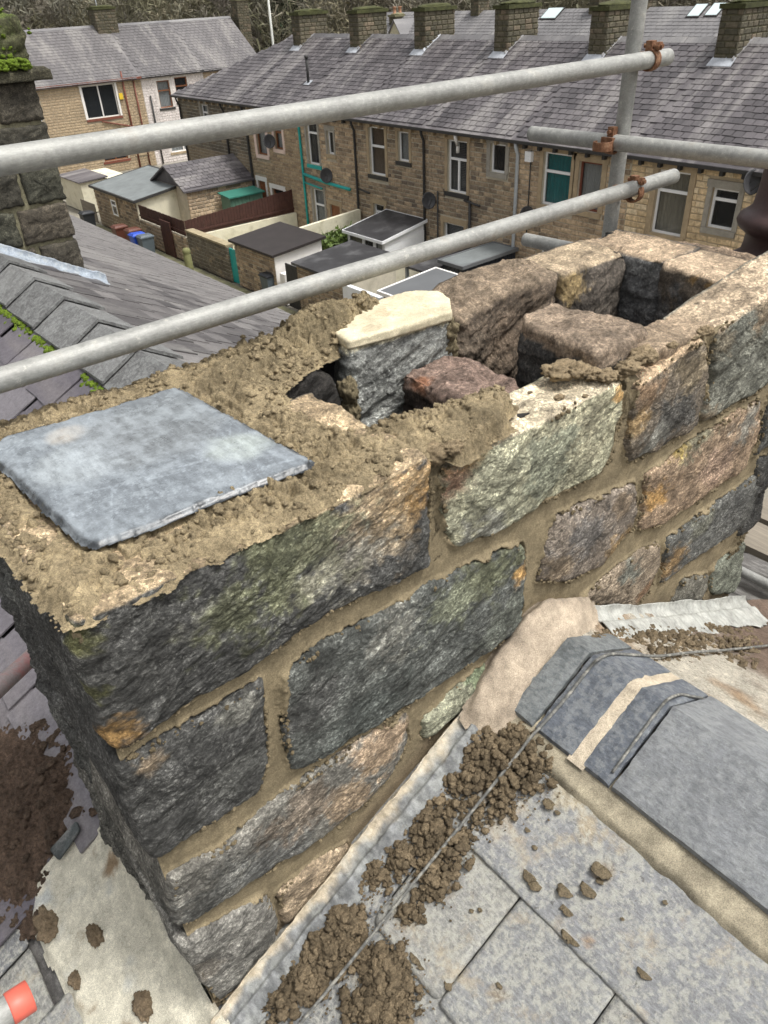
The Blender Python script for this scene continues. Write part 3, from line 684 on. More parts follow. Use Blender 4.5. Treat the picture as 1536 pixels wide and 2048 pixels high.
keep = (dS < .002) & (dT > -.010) & (r_.rand(len(xy)) < pr * (1 - .95 * np.clip(sm_, 0, 1)) * .30)
xy = xy[keep]; hz, _ = top_h(xy[:, 0], xy[:, 1])
rad = .0018 + .0082 * r_.rand(len(xy)) ** 3.2
lumps_on('mortar_crumbs', np.c_[xy, hz + rad * .15], (0, -.15, 1), rad, 'mortar', chimney, (.32, .255, .155), 20)
# ragged crumbs of pointing mortar along the joint edges
ab = np.c_[r_.uniform(0, 2.3, 60000), r_.uniform(-1.3, -.02, 60000)]; dd_ = np.full(len(ab), -1e9)
for o_ in OUT: dd_ = np.maximum(dd_, sd_poly(ab, smooth_poly(o_, 70)))
dd_ = -dd_; q = np.c_[ab[:, 0], 0 * ab[:, 0], ab[:, 1]]; nz_ = fbm(q * 9, 3, 141); n2_ = fbm(q * 30, 3, 142)
keep = (np.abs(dd_ + .001 - .010 * n2_) < .0045) & (nz_ + .5 * n2_ > .03) & (ab[:, 1] > roofz(ab[:, 0]) + .02)
ab = ab[keep]; dd_ = dd_[keep]; rad = .0016 + .0048 * r_.rand(len(ab)) ** 2
lumps_on('mortar_crumbs', np.c_[ab[:, 0], np.where(dd_ < 0, -.004, .004) + .0 * ab[:, 0], ab[:, 1]], (0, -1, .1), rad, 'mortar', chimney, (.22, .175, .105), 21, flat=.8, k=6)
# mortar plug and crumbs around the white stone and on the front stones
def blobs_obj(name, items, mat, parent, col, k=14, **kw):
    for i, (c, r) in enumerate(items):
        V, F = blob_mesh(c, r, i * 7 + 1, k=k, amp=.6); mesh_obj(name, V, F, mat, parent, col=np.array(col) * (1 + .2 * fbm(V * 20, 3, 5)[:, None]), **kw)
    return
    Vs, Fs, n = [], [], 0
    for i, (c, r) in enumerate(items):
        V, F = blob_mesh(c, r, i * 7 + 1, k=k); Vs.append(V); Fs.append(F + n); n += len(V)
    V = np.concatenate(Vs); F = np.concatenate(Fs)
    cc = np.array(col) * (1 + .2 * fbm(V * 20, 3, 5)[:, None])
    return mesh_obj(name, V, F, mat, parent, col=cc, **kw)
pl = [((.885, .50, -.10 - .05 * i), (.02, .03, .035)) for i in range(8)] + [((1.235, .50, -.03 - .05 * i), (.022, .03, .034)) for i in range(7)] + \
     [((.80 + .03 * i, .44 - .04 * i, -.30), (.05, .05, .06)) for i in range(6)]
blobs_obj('mortar_plug', pl, M['mortar'], chimney, (.20, .165, .10), k=22)
cr = []
for (px, z, r) in [((1120, 742), -.02, .032), ((1150, 738), -.02, .028), ((1185, 748), -.03, .022), ((1215, 752), -.03, .022), ((1255, 735), -.025, .025), ((1285, 712), -.03, .030), ((1300, 716), -.03, .018), ((1195, 705), -.02, .014), ((1345, 690), -.02, .012), ((1412, 662), .0, .018), ((1118, 795), -.02, .010), ((1170, 792), -.03, .006), ((1060, 785), -.02, .005), ((1240, 748), -.04, .02), ((870, 905), -.02, .03), ((905, 895), -.01, .02)]:
    cr.append((FZ(px, z), (r * 1.3, r, r * .6)))
blobs_obj('mortar_lump', cr, M['mortar'], chimney, (.30, .23, .14), k=20)
# mortar in the upright joints right at the top between first-course stones
for xa, xb, zt in [(.722, .752, -.012), (1.392, 1.425, -.07), (1.655, 1.68, -.05)]:
    rock_prism('mortar_joint', [(xa - .012, -.3), (xb + .012, -.3), (xb + .012, zt), (xa - .012, zt)], ((0, .012, 0), X3, Z3, -Y3), .13, MORT, chimney, mat=M['mortar'], amp=.010, bevel=.012, bulge=0, step=.006)

# --- the loose slate capping the first flue
def slate_sheet(name, poly, z, th, col, mat, label, cat, blobs=(), step=.006):
    def h(a, b):
        q = np.c_[a, b, 0 * a]; d = sd_poly(q[:, :2], poly) + .0035 * fbm(q * 40, 4, 91) + .002 * fbm(q * 120, 2, 92)
        lay = fbm(q * 14, 3, 93)
        hh = .0 + .0012 * fbm(q * 5, 3, 94) - .0032 * sstep(.010 + .03 * lay, .002, d) * (lay > -.1) - .0035 * sstep(.003 + .006 * np.abs(lay), .0, d)
        return np.where(d > 0, hh, -th), d > -.004
    def c(a, b, hh, V):
        d = sd_poly(np.c_[a, b], poly); n = fbm(V * 9, 3, 95)[:, None]; n2 = fbm(V * 45, 3, 96)[:, None]
        cc = np.array(col) * (1 + .12 * n + .08 * n2)
        e = sstep(.014, .0, d)[:, None]; cc = cc * (1 - .72 * sstep(.010, .001, d + .004 * n2[:, 0])[:, None]) * (1 - .25 * e); sc_ = (np.abs(fbm(np.c_[V[:, 0] * 9 + V[:, 1] * 30, V[:, 1] * 2, V[:, 2]], 2, 97)) < .012) | (np.abs(fbm(np.c_[V[:, 0] * 26 - V[:, 1] * 9, V[:, 1] * 3, V[:, 2]], 2, 98)) < .009); cc = np.where((sc_ & (d > .02))[:, None], cc * 1.45, cc)
        for (ctr, r, bc) in blobs:
            w_ = (1 - sstep(.5, 1.1, np.hypot(a - ctr[0], b - ctr[1]) / r + .6 * n[:, 0]))[:, None]
            cc = cc * (1 - w_) + np.array(bc) * w_
        return cc
    P = np.array(poly); lo = P.min(0) - .01; hi = P.max(0) + .01
    o = heightfield(name, (0, 0, z), X3, Y3, Z3, lo[0], hi[0], lo[1], hi[1], .0035, h, mat, None, c)
    return tag(o, label, cat)
slate_sheet('slate', SLATE, .019, .010, (0.150, .168, .184), M['slate_cover'], 'loose blue grey slate laid flat over the nearest chimney flue', 'slate',
            blobs=[((.20, .55), .05, (.30, .28, .25)), ((.33, .45), .16, (.145, .158, .166)), ((.44, .24), .07, (.27, .30, .29)), ((.42, .5), .1, (.155, .17, .18)), ((.16, .42), .09, (.25, .275, .29))])
# ================================================================== OUR ROOF
roof = thing('near_terrace', 'slate roofed stone terrace carrying the half rebuilt chimney, with mortar splashed slates', 'terraced house', (1.1, 0, -9))
CS, SN = math.cos(math.radians(29.5)), math.sin(math.radians(29.5))
NEAR = (np.array([RIDGE_X, 0, RIDGE_Z]), Y3, np.array([-CS, 0, -SN]), np.array([-SN, 0, CS]))   # a = y, b = distance down the -x slope
FARS = (np.array([RIDGE_X, 0, RIDGE_Z]), Y3, np.array([CS, 0, -SN]), np.array([SN, 0, CS]))
LEN = (5.45 - RIDGE_X) / CS
b = MB(); b.c = (.10, .095, .09)
for fr in (NEAR, FARS):
    P = lambda a, d, o, fr=fr: fr[0] + fr[1] * a + fr[2] * d + fr[3] * o
    b.slab([P(-6, 0, -.03), P(46, 0, -.03), P(46, LEN, -.03), P(-6, LEN, -.03)], .06)
b.build('roof_deck', M['slate_dark'], roof)
b = MB(); b.c = (.24, .19, .13)
b.box(-3.2, 5.35, 6, -46, -9.0, -3.25)
b.slab([(-3.2, -6, -3.25), (1.1, -6, -.78), (5.35, -6, -3.25)], 0, d=(0, .3, 0)); b.slab([(5.35, 46, -3.25), (1.1, 46, -.78), (-3.2, 46, -3.25)], 0, d=(0, -.3, 0))
b.build('wall', mat_simple('tan gritstone wall', (.24, .19, .13), rough=.9, var=.3, nscale=9, bump=.5), roof)
b = MB(); b.c = (.55, .56, .54); b.box(5.36, 5.50, 6, -46, -3.33, -3.22)
b.build('gutter', mat_simple('pale gutter', (.55, .56, .54), rough=.5, var=.2), roof)

# large near slates: (y0, y1, head, tail distance from ridge)
def d_of(x): return (RIDGE_X - x) / CS
rows = [(0.86, 0.625, [(-.02, -.20), (-.205, -.955), (-.958, -1.6)]),
        (0.64, 0.372, [(.10, -.158), (-.161, -.395), (-.398, -.659), (-.662, -1.00), (-1.01, -1.5)]),
        (0.39, 0.115, [(.10, -.045), (-.048, -.266), (-.269, -.53), (-.54, -.85), (-.86, -1.2)]),
        (0.14, -0.14, [(.05, -.12), (-.13, -.40), (-.41, -.72), (-.73, -1.1)]),
        (-0.12, -0.40, [(.40, .10), (.09, -.22), (-.23, -.5), (-.51, -.9)]),
        (-0.38, -0.66, [(.9, .62), (.61, .30), (.29, .0), (-.01, -.3), (-.31, -.7)]),
        (-0.64, -0.92, [(1.0, .7), (.69, .4), (.39, .1), (.09, -.2)])]
STN = [(FR(p_), r_s, (.27, .22, .155)) for p_, r_s in [((870, 1640), .05), ((880, 1760), .045), ((690, 1850), .06), ((620, 1930), .06), ((780, 1980), .07), ((960, 1700), .03), ((820, 1850), .03), ((1000, 1990), .02)]]
for ri, (xh, xt, js) in enumerate(rows):
    dh, dt = d_of(xh) - .05, d_of(xt)
    for k, (ya, yb) in enumerate(js):
        tl = math.radians(1.6 + .3 * random.random()); O, A, B, N = NEAR
        Bt = B * math.cos(tl) + N * math.sin(tl); Nt = N * math.cos(tl) - B * math.sin(tl)
        Oh = O + B * dh - N * .004 + N * random.uniform(0, .002)
        L = dt - dh
        ch = .012 + .01 * random.random()
        poly = [(ya + .0, 0), (ya, L - (ch if k % 2 else .004)), (ya - (ch if k % 2 else .004), L), (yb + .01, L), (yb + .002, L - .012), (yb, 0)]
        tone = random.uniform(.8, 1.15)
        c = np.array([(.26, .262, .255), (.225, .23, .235), (.28, .278, .26), (.24, .245, .245)][(ri + k) % 4]) * tone
        rock_prism('slate', poly, (Oh, A, Bt, Nt), .010, c, roof, mat=M['slate_roof'], bevel=.0035, bulge=0, amp=.0016, edge_amp=.0025, step=.010 if ri < 4 else .016, var=.18, chaikin=1,
                   blobs=[(FR((1170, 1650)), .05, (.42, .35, .24)), (FR((1130, 1590)), .05, (.42, .36, .25)), (FR((1180, 1885)), .018, (.40, .25, .12)), (FR((1000, 1640)), .05, (.40, .33, .24)), (FR((985, 1600)), .04, (.28, .22, .15)), (FR((1130, 1875)), .02, (.25, .19, .12)), (FR((1210, 1740)), .022, (.25, .2, .14))] if ri == 0 else STN)
# lead soaker shining between the crumbs
# ridge tiles
def ridge_tile(y0, y1, mat, parent, wing=.235, col=(.13, .145, .165), lift=.028, th=.014, step=.014, mossy=0, tiltz=0, seed=1, ang=29.5):
    n = max(3, int((y1 - y0) / step)); ks = int(wing / step)
    s = np.concatenate([np.linspace(-wing, -.009, ks), [0], np.linspace(.009, wing, ks)])
    an = math.radians(ang)
    def section(s, off):
        x = RIDGE_X + np.sign(s) * np.abs(s) * math.cos(an) * 1.0
        z = RIDGE_Z + lift - np.abs(s) * math.sin(an) - off / math.cos(an)
        return x, z
    ys = np.linspace(y0, y1, n)
    xo, zo = section(s, 0); xi, zi = section(s[::-1], th)
    xs = np.concatenate([xo, xi]); zs = np.concatenate([zo, zi]); K = len(xs)
    V = np.stack([np.tile(xs, (n, 1)), np.tile(ys[:, None], (1, K)), np.tile(zs, (n, 1))], -1)
    V[..., 2] += tiltz * (V[..., 1] - y0)
    e = np.zeros((n, K)); e[0] += .003; e[-1] += .003; e[:, [0, len(s) - 1]] += .002
    q = V.reshape(-1, 3); V[..., 2] += (.0035 * fbm(q * 9, 3, seed) + .0016 * fbm(q * 50, 3, seed + 1)).reshape(n, K) - e
    V[0, :, 1] += .004 * fbm(V[0] * 40, 3, seed); V[-1, :, 1] += .004 * fbm(V[-1] * 40, 3, seed)
    F = [tuple(f) for f in grid_faces(n, K, True)[:, ::-1]]
    def cap(r, fl):
        m = len(s); out = []
        for i in range(m - 1):
            a, b_, c_, d_ = r * K + i, r * K + i + 1, r * K + (2 * m - 2 - i), r * K + (2 * m - 1 - i)
            out.append((a, b_, c_, d_) if fl else (d_, c_, b_, a))
        return out
    F += cap(0, False) + cap(n - 1, True)
    V = V.reshape(-1, 3); cc = np.array(col) * (1 + .25 * fbm(V * 7, 4, seed + 2)[:, None])
    o = mesh_obj('ridge_tile', V, F, mat, parent, col=cc, smooth=True)
    o.data.set_sharp_from_angle(angle=math.radians(38))
    return o
for (ya, yb, cl, sd_) in [(-.178, -.105, (.15, .165, .17), 1), (-.302, -.188, (.12, .135, .16), 2), (-.412, -.335, (.12, .135, .16), 3), (-.90, -.420, (.215, .225, .235), 4), (-1.36, -.91, (.18, .2, .22), 5), (-1.83, -1.37, (.18, .2, .22), 6)]:
    ridge_tile(ya, yb, M['slate_ridge'], roof, col=np.array(cl) * .85, seed=sd_, lift=.030 if sd_ != 4 else .034, step=.012)
# mortar between the broken ridge tiles and under their edge
def strip_h(a, b):
    q = np.c_[a, b, 0 * a]; n1 = fbm(q * 20, 3, 41); n2 = fbm(q * 70, 3, 42)
    d = sd_poly(q[:, :2], [(-.04, .19), (-1.9, .19), (-1.9, .315), (-.50, .30), (-.30, .295), (-.18, .30), (-.10, .29), (-.03, .27)]) + .008 * n1
    return (.012 + .003 * n1 + .0015 * n2) * sstep(0, .02, d) - .008 * sstep(.004, -.006, d), d > -.008
heightfield('mortar_fillet', *NEAR, -1.9, -.02, .18, .33, .006, strip_h, M['mortar_smooth'], roof,
            lambda a, b, h, V: np.array((.33, .29, .21)) * (1 + .7 * fbm(V * 12, 4, 43)[:, None]) * (1 - .5 * sstep(0, .5, fbm(V * 6, 3, 44))[:, None]))
def gap_h(a, b):
    q = np.c_[a, b, 0 * a]; n1 = fbm(q * 30, 3, 45)
    return RIDGE_Z + .026 - .004 * (np.abs(a - RIDGE_X) < .01) - TAN * np.abs(a - RIDGE_X) + .003 * n1, np.abs(b + .32) < .022 - .004 * n1 + .006 * (a - 1.0)
heightfield('mortar_fillet', (0, 0, 0), X3, Y3, Z3, .885, 1.30, -.36, -.28, .005, gap_h, M['mortar_smooth'], roof, lambda a, b, h, V: np.array((.48, .41, .31)) * (1 + .2 * fbm(V * 20, 3, 46)[:, None]))
# pinkish mortar fillet where the ridge dies into the chimney
PFIL = [(.79, -.03), (.80, -.075), (.86, -.125), (.90, -.13), (.99, -.108), (1.10, -.108), (1.14, -.11), (1.22, -.09), (1.31, -.05), (1.36, .01), (.93, .01), (.88, -.0)]
def fil_h(a, b):
    q = np.c_[a, b, 0 * a]; n1 = fbm(q * 16, 3, 47); n2 = fbm(q * 60, 3, 48); d = sd_poly(q[:, :2], PFIL) + .006 * n1
    z = RIDGE_Z - TAN * np.sqrt((a - RIDGE_X) ** 2 + .0004) + .042 + .065 * sstep(-.10, .0, b) + .012 * n1 + .004 * n2
    return z - .03 * sstep(.03, .0, d), d > -.004
heightfield('mortar_fillet', (0, 0, 0), X3, Y3, Z3, .77, 1.38, -.15, .015, .005, fil_h, M['mortar_smooth'], roof,
            lambda a, b, h, V: np.array((.40, .33, .25)) * (1 + .5 * fbm(V * 10, 4, 49)[:, None]) * (1 - .45 * sstep(-.05, .01, b + .03 * fbm(V * 18, 3, 50)))[:, None])
# cement skim and lead beyond the ridge
def skim_h(a, b):
    q = np.c_[a, b, 0 * a]; n1 = fbm(q * 7, 3, 51); n2 = fbm(q * 40, 3, 52)
    return RIDGE_Z - TAN * (a - RIDGE_X) + .016 + .008 * n1 + .002 * n2 + .03 * sstep(-.10, .0, b), (b < .01) & (a > 1.12)
def skim_c(a, b, h, V):
    n = fbm(V * 5, 5, 53); n2 = fbm(V * 20, 4, 54)
    c = np.array((.50, .46, .38)) * (1 + .15 * n2[:, None]); w_ = sstep(-.05, .35, n)[:, None]
    c = c * (1 - w_) + np.array((.34, .24, .15)) * w_
    w_ = sstep(1.5, 2.0, a + .4 * n)[:, None]; return c * (1 - w_) + np.array((.17, .12, .09)) * w_
heightfield('cement_skim', (0, 0, 0), X3, Y3, Z3, 1.12, 2.75, -1.5, .01, .012, skim_h, M['mortar'], roof, skim_c)

# lead flashings
def flash(name, pts_face, up, out, mat, parent, seed, colfn, nu=260, nv=26, wav=1.0, sx=-1):
    """pts_face: list of (x, z) of the roof line on the chimney face"""
    pts = np.array(pts_face, float); s = np.linspace(0, 1, nu)
    L = np.concatenate([[0], np.cumsum(np.linalg.norm(np.diff(pts, axis=0), axis=1))]); L /= L[-1]
    x = np.interp(s, L, pts[:, 0]); z = np.interp(s, L, pts[:, 1])
    q = np.c_[x, np.zeros(nu), z]
    w1 = fbm(q * 6, 3, seed) * wav; w2 = fbm(q * 22, 3, seed + 1) * wav
    v = np.linspace(0, 1, nv)
    V = []
    for i in range(nu):
        u_ = up * (1 + .35 * w1[i]); o_ = out * (1 + .55 * w1[i] + .35 * w2[i])
        yy = np.where(v < .5, -.020 - .035 * (v / .5) ** 2, -.055 - (o_) * ((v - .5) / .5))
        zz = np.where(v < .5, u_ * (1 - v / .5) + .022, .022 * (1 - (v - .5) / .5) + .010)
        zz = zz + .010 * np.exp(-((v - .55) / .18) ** 2) * (1 + w2[i])
        V.append(np.c_[np.full(nv, x[i]), yy, z[i] + zz])
    V = np.array(V); q = V.reshape(-1, 3)
    dis = (.010 * fbm(q * 14, 3, seed + 2) + .004 * fbm(q * 45, 3, seed + 3)).reshape(nu, nv) * wav
    V[..., 1] -= dis; V[..., 2] += dis * .7
    V = V.reshape(-1, 3); top = V; F = grid_faces(nu, nv)
    vv = np.tile(v, nu)
    o = mesh_obj(name, V, F, mat, parent, col=colfn(V, vv))
    md = o.modifiers.new('sheet', 'SOLIDIFY'); md.thickness = .004; md.offset = -1
    return o
def leadc(V, v):
    n = fbm(V * 12, 4, 61); a = sstep(.42, .15, v + .45 * n)[:, None]
    c = np.array((.155, .160, .160)) * (1 + .8 * fbm(V * 30, 3, 62)[:, None])
    return c * (1 - a) + np.array((.47, .40, .29)) * a * (1 + .2 * fbm(V * 15, 3, 63)[:, None])
flash('lead_flashing', [(-.03, roofz(-.03)), (.25, roofz(.25)), (.5, roofz(.5)), (.75, roofz(.75)), (.985, roofz(.985) + .01)], .032, .050, M['lead'], roof, 3, leadc, wav=1.0)
flash('lead_flashing', [(1.33, roofz(1.33)), (1.7, roofz(1.7)), (2.1, roofz(2.1) + .01), (2.42, roofz(2.42) + .02)], .05, .085, M['lead'], roof, 13,
      lambda V, v: np.array((.36, .36, .33)) * (1 + .7 * fbm(V * 16, 4, 64)[:, None]), wav=.8)
# cream lead apron below the near short face
APR = [tuple(FR(p, -1, .02)[:2]) for p in [(120, 1690), (205, 1660), (330, 1850), (432, 2036), (470, 2100), (330, 2200), (170, 2110), (150, 1990), (95, 1900), (60, 1830), (75, 1750)]]
def apr_h(a, b):
    q = np.c_[a, b, 0 * a]; n1 = fbm(q * 8, 3, 65); n2 = fbm(q * 40, 3, 66); d = sd_poly(q[:, :2], APR) + .02 * n1
    return roofz(0) + TAN * a + .020 + .006 * n1 + .002 * n2 + .05 * sstep(-.06, .01, a) - .02 * sstep(.01, -.01, d), d > -.008
def apr_c(a, b, h, V):
    n = fbm(V * 7, 5, 67); n2 = fbm(V * 26, 4, 68); c = np.array((.56, .53, .43)) * (1 + .25 * n2[:, None])
    w_ = sstep(.12, .45, n)[:, None] * .8; c = c * (1 - w_) + np.array((.36, .38, .38)) * w_
    w_ = sstep(.22, .5, fbm(V * 9, 4, 69) + .1 * n2)[:, None]; return c * (1 - w_) + np.array((.22, .16, .10)) * w_
heightfield('lead_apron', (0, 0, 0), X3, Y3, Z3, -.62, .03, -.06, 1.0, .006, apr_h, M['mortar_smooth'], roof, apr_c)
# brown rubble heap left of the chimney
HEAP = [tuple(FR(p, -1, .03)[:2]) for p in [(-60, 1470), (30, 1430), (80, 1440), (170, 1480), (190, 1620), (120, 1700), (60, 1800), (75, 1860), (-10, 1840), (-120, 1800)]]
def heap_h(a, b):
    q = np.c_[a, b, 0 * a]; n1 = fbm(q * 9, 3, 71); n2 = fbm(q * 34, 4, 72, ridged=True); n3 = fbm(q * 90, 3, 73); d = sd_poly(q[:, :2], HEAP) + .03 * n1
    return roofz(0) + TAN * a + .01 + .05 * sstep(0, .15, d) + .03 * n1 + .010 * n2 + .012 * n3 + .016 * (crumble(q, 26, 5, .4) - .5) * sstep(-.2, .2, n1) + .009 * (crumble(q, 70, 6, .4) - .5) - .02 * sstep(.01, -.01, d), d > -.01
heap = heightfield('rubble_heap', (0, 0, 0), X3, Y3, Z3, -.85, .12, .40, 2.1, .007, heap_h, M['debris'], None, lambda a, b, h, V: np.array((.125, .085, .060)) * (1 + .4 * fbm(V * 22, 4, 74)[:, None]))
tag(heap, 'dark brown heap of raked out mortar rubble beside the chimney, left edge', 'rubble', kind='stuff')

# --- scattered fresh mortar crumbs
_bm = [blob_mesh((0, 0, 0), 1, s_, amp=.85, k=8) for s_ in range(12)]
def crumbs(name, label, pts, parent=None, col=(.185, .142, .088), seed=5, mat='mortar'):
    r_ = np.random.RandomState(seed); Vs, Fs, Cs, n = [], [], [], 0
    for (p, r) in pts:
        V, F = _bm[r_.randint(10)]; an = r_.rand() * 6.28; c_, s_ = math.cos(an), math.sin(an)
        W = V @ np.array([[c_, s_, 0], [-s_, c_, 0], [0, 0, 1]]) * (r * np.array([1, r_.uniform(.7, 1.1), r_.uniform(.55, .85)])) + p
        Vs.append(W); Fs.append(F + n); n += len(W); Cs.append(np.tile(np.array(col) * r_.uniform(.75, 1.3), (len(W), 1)))
    o = mesh_obj(name, np.concatenate(Vs), np.concatenate(Fs), M[mat], parent, col=np.concatenate(Cs), smooth=True)
    return tag(o, label, 'mortar crumbs', kind='stuff')
def scatter(clusters, side=-1, seed=1):
    r_ = np.random.RandomState(seed); out = []
    for (px, py, sx, sy, n, big) in clusters:
        c0 = FR((px, py), side)
        ax = FR((px + 10, py), side) - c0; ay = FR((px, py + 10), side) - c0
        for i in range(int(n * 1.6)):
            g = r_.normal(size=2) * 1.35; p = c0 + ax * g[0] * sx / 10 + ay * g[1] * sy / 10; p[2] = roofz(p[0]) + .010
            if p[1] < -.05: out.append((p, r_.uniform(.0012, .0032)))
        for i in range(int(n * 1.2)):
            g = np.clip(r_.normal(size=2), -1.9, 1.9); p = c0 + ax * g[0] * sx / 10 + ay * g[1] * sy / 10
            p[2] = roofz(p[0]); hh = max(0, 1 - (g[0] ** 2 + g[1] ** 2) / 3)
            r = big * (r_.uniform(.30, 1.0) ** 2.0 if i % 3 else r_.uniform(.6, 1.15))
            p[2] += .006 + r * .4 + hh * r_.rand() * big * 1.6
            if p[1] < -.045: out.append((p, r))
    return out
cl = [(960, 1500, 30, 30, 150, .012), (1010, 1545, 28, 35, 170, .012), (1065, 1535, 20, 26, 110, .011), (930, 1570, 26, 22, 110, .011), (1030, 1475, 20, 14, 60, .010), (1000, 1610, 16, 20, 60, .009), (955, 1650, 14, 18, 40, .008),
      (870, 1625, 16, 22, 70, .011), (850, 1660, 20, 26, 110, .012), (895, 1700, 24, 20, 90, .012), (800, 1720, 20, 24, 90, .011), (745, 1750, 18, 20, 90, .012), (870, 1760, 22, 22, 100, .011), (820, 1830, 14, 10, 40, .010), (910, 1620, 12, 10, 20, .01),
      (680, 1850, 24, 26, 160, .013), (640, 1910, 26, 28, 190, .014), (600, 1960, 26, 24, 170, .013), (700, 1900, 16, 24, 90, .011), (770, 1960, 24, 34, 230, .013), (745, 2030, 30, 20, 150, .013), (560, 2010, 16, 20, 60, .012), (800, 2010, 20, 20, 90, .011), (650, 1800, 14, 10, 50, .010)]
crumbs('mortar_crumbs', 'fallen wet brown mortar crumbs along the flashing and grey cable on the near roof slope', scatter(cl), seed=3)
cl2 = [(1190, 1290, 16, 9, 70, .011), (1290, 1275, 40, 12, 150, .012), (1370, 1290, 50, 14, 200, .012), (1470, 1300, 40, 14, 160, .012), (1320, 1315, 40, 12, 120, .010), (1230, 1270, 20, 8, 60, .011), (1500, 1335, 20, 6, 40, .009), (1430, 1265, 40, 8, 80, .012), (1250, 1345, 14, 5, 14, .007)]
crumbs('mortar_crumbs', 'fallen brown mortar crumbs below the white flashing beyond the ridge', scatter(cl2, 1, 9), seed=4)
hp = []; r_ = np.random.RandomState(91)
for i in range(1500):
    x_, y_ = r_.uniform(-.75, .08), r_.uniform(.5, 1.9)
    if sd_poly(np.array([[x_, y_]]), HEAP)[0] > -.02 and perlin(np.array([[x_ * 6, y_ * 6, 0]]), 4)[0] > -.25:
        h_, _ = heap_h(np.array([x_]), np.array([y_])); hp.append((np.array([x_, y_, h_[0]]), .004 + .017 * r_.rand() ** 2.5))
crumbs('rubble_crumbs', 'loose brown lumps and chips lying over the rubble heap at the left edge', hp, col=(.125, .088, .062), seed=93, mat='debris')
def splat(px, r, seed, side=-1, flat=.075):
    p = FR(px, side, .006); V, F = blob_mesh((0, 0, 0), (r * 1.2, r * 1.35, r * flat), seed, amp=.6, k=16)
    return V + p, F
sp = [((1097, 1607), .011), ((1060, 1750), .012), ((1070, 1765), .014), ((1205, 1740), .016), ((1130, 1780), .013), ((1178, 1780), .014), ((1200, 1762), .006), ((1140, 1870), .013), ((1150, 1880), .010), ((1055, 1660), .005), ((1070, 1695), .005), ((1290, 1945), .010), ((900, 1970), .010), ((1330, 1805), .004), ((1245, 1838), .003), ((960, 1820), .004), ((943, 1822), .004), ((1000, 1970), .006), ((1115, 1625), .005), ((1135, 1820), .010), ((835, 1915), .012), ((845, 1930), .009)]
SPL = ['round dark mortar splash nearest the ridge mortar on the long slate', 'upper half of the double mortar splash at the left of the long slate', 'lower half of the double mortar splash at the left of the long slate', 'broad brown mortar splash highest on the middle of the long slate', 'mid sized mortar splash left of centre on the long slate', 'dark mortar splash just right of the mid sized one', 'tiny mortar dot between the broad splash and the dark splash', 'rough mortar splash above the orange stain on the long slate', 'smaller mortar splash touching the one above the orange stain', 'tiny mortar dot near the upper left corner of the long slate', 'tiny mortar dot a little right of the upper left slate corner', 'mortar splash furthest right, low on the long slate', 'mortar splash near the lower corner of the second row slate', 'single tiny mortar dot at the right of the long slate', 'tiniest mortar speck beside the nail hole spot of the long slate', 'right one of two tiny specks on the second row slate', 'left one of two tiny specks on the second row slate', 'small mortar dot right of the second row slate corner', 'tiny mortar dot just below the round dark splash', 'flat mortar splash over the orange stain', 'mortar splash on the small slate beside the crumb heap', 'smaller mortar splash under the one beside the crumb heap']
for i, (p, r) in enumerate(sp):
    V, F = splat(p, r, 100 + i)
    o = mesh_obj('mortar_splash', V, F, M['mortar'], None, col=np.array((.17, .135, .085)))
    tag(o, SPL[i], 'mortar splash', 'mortar splashes on the pale slates')
for i, (p, r, l) in enumerate([((150, 1960), .022, 'elongated brown mortar splash at left on the cream lead apron'), ((288, 2010), .034, 'largest brown mortar splash on the cream lead apron near its bottom'), ((190, 1870), .03, 'pale thin mortar splash in the middle of the cream lead apron'), ((95, 1850), .045, 'broad brown mortar patch on the upper left of the cream lead apron')]):
    V, F = blob_mesh((0, 0, 0), (r * .7, r * 1.1, r * .45), 200 + i, amp=.6, k=26)
    tag(mesh_obj('mortar_splash', V + FR(p, -1, .025), F, M['mortar'], None, col=np.array((.20, .15, .095))), l, 'mortar splash')
# slate shard by the apron
rs = rock_prism('slate_shard', [tuple((FR(p, -1, .04) - NEAR[0])[[1, 0]] * np.array([1, -1 / CS])) for p in [(112, 1690), (165, 1632), (172, 1650), (130, 1712)]], (NEAR[0] + NEAR[3] * .045, NEAR[1], NEAR[2], NEAR[3]), .008, (.06, .07, .07), None, mat=M['slate_dark'], bevel=.002, bulge=0, amp=.001, edge_amp=.002, step=.006)
tag(rs, 'dark broken slate shard between brown rubble and cream apron', 'slate shard')

# --- cables
def spline(pts, n=120):
    pts = np.asarray(pts, float); m = len(pts); t = np.linspace(0, m - 1, n); i = np.clip(t.astype(int), 0, m - 2); f = (t - i)[:, None]
    g = lambda k: pts[np.clip(k, 0, m - 1)]
    p0, p1, p2, p3 = g(i - 1), g(i), g(i + 1), g(i + 2)
    return .5 * (2 * p1 + (p2 - p0) * f + (2 * p0 - 5 * p1 + 4 * p2 - p3) * f ** 2 + (3 * p1 - p0 - 3 * p2 + p3) * f ** 3)
cp = [FR(p, 1, .035) for p in [(1600, 1282), (1536, 1291), (1450, 1300), (1380, 1305), (1320, 1312), (1270, 1310), (1225, 1308)]] + [FR((1198, 1318), -1, .045), FR((1180, 1335), -1, .038)] + \
     [FR(p, -1, .036) for p in [(1130, 1398), (1088, 1446), (1062, 1474)]] + [FR(p, -1, .03) for p in [(1030, 1515), (930, 1640), (820, 1775), (700, 1925), (590, 2060), (520, 2140)]]
tag(tube_path('cable', spline(cp, 260), .0042, M['cable'], None, k=8), 'long dirty grey aerial cable running over the ridge and down the slates', 'cable')
cp = [FR(p, 1, .035) for p in [(1405, 1396), (1385, 1393), (1362, 1389)]] + [FR(p, -1, .040) for p in [(1340, 1396), (1325, 1410)]] + [FR(p, -1, .034) for p in [(1290, 1455), (1225, 1545)]]
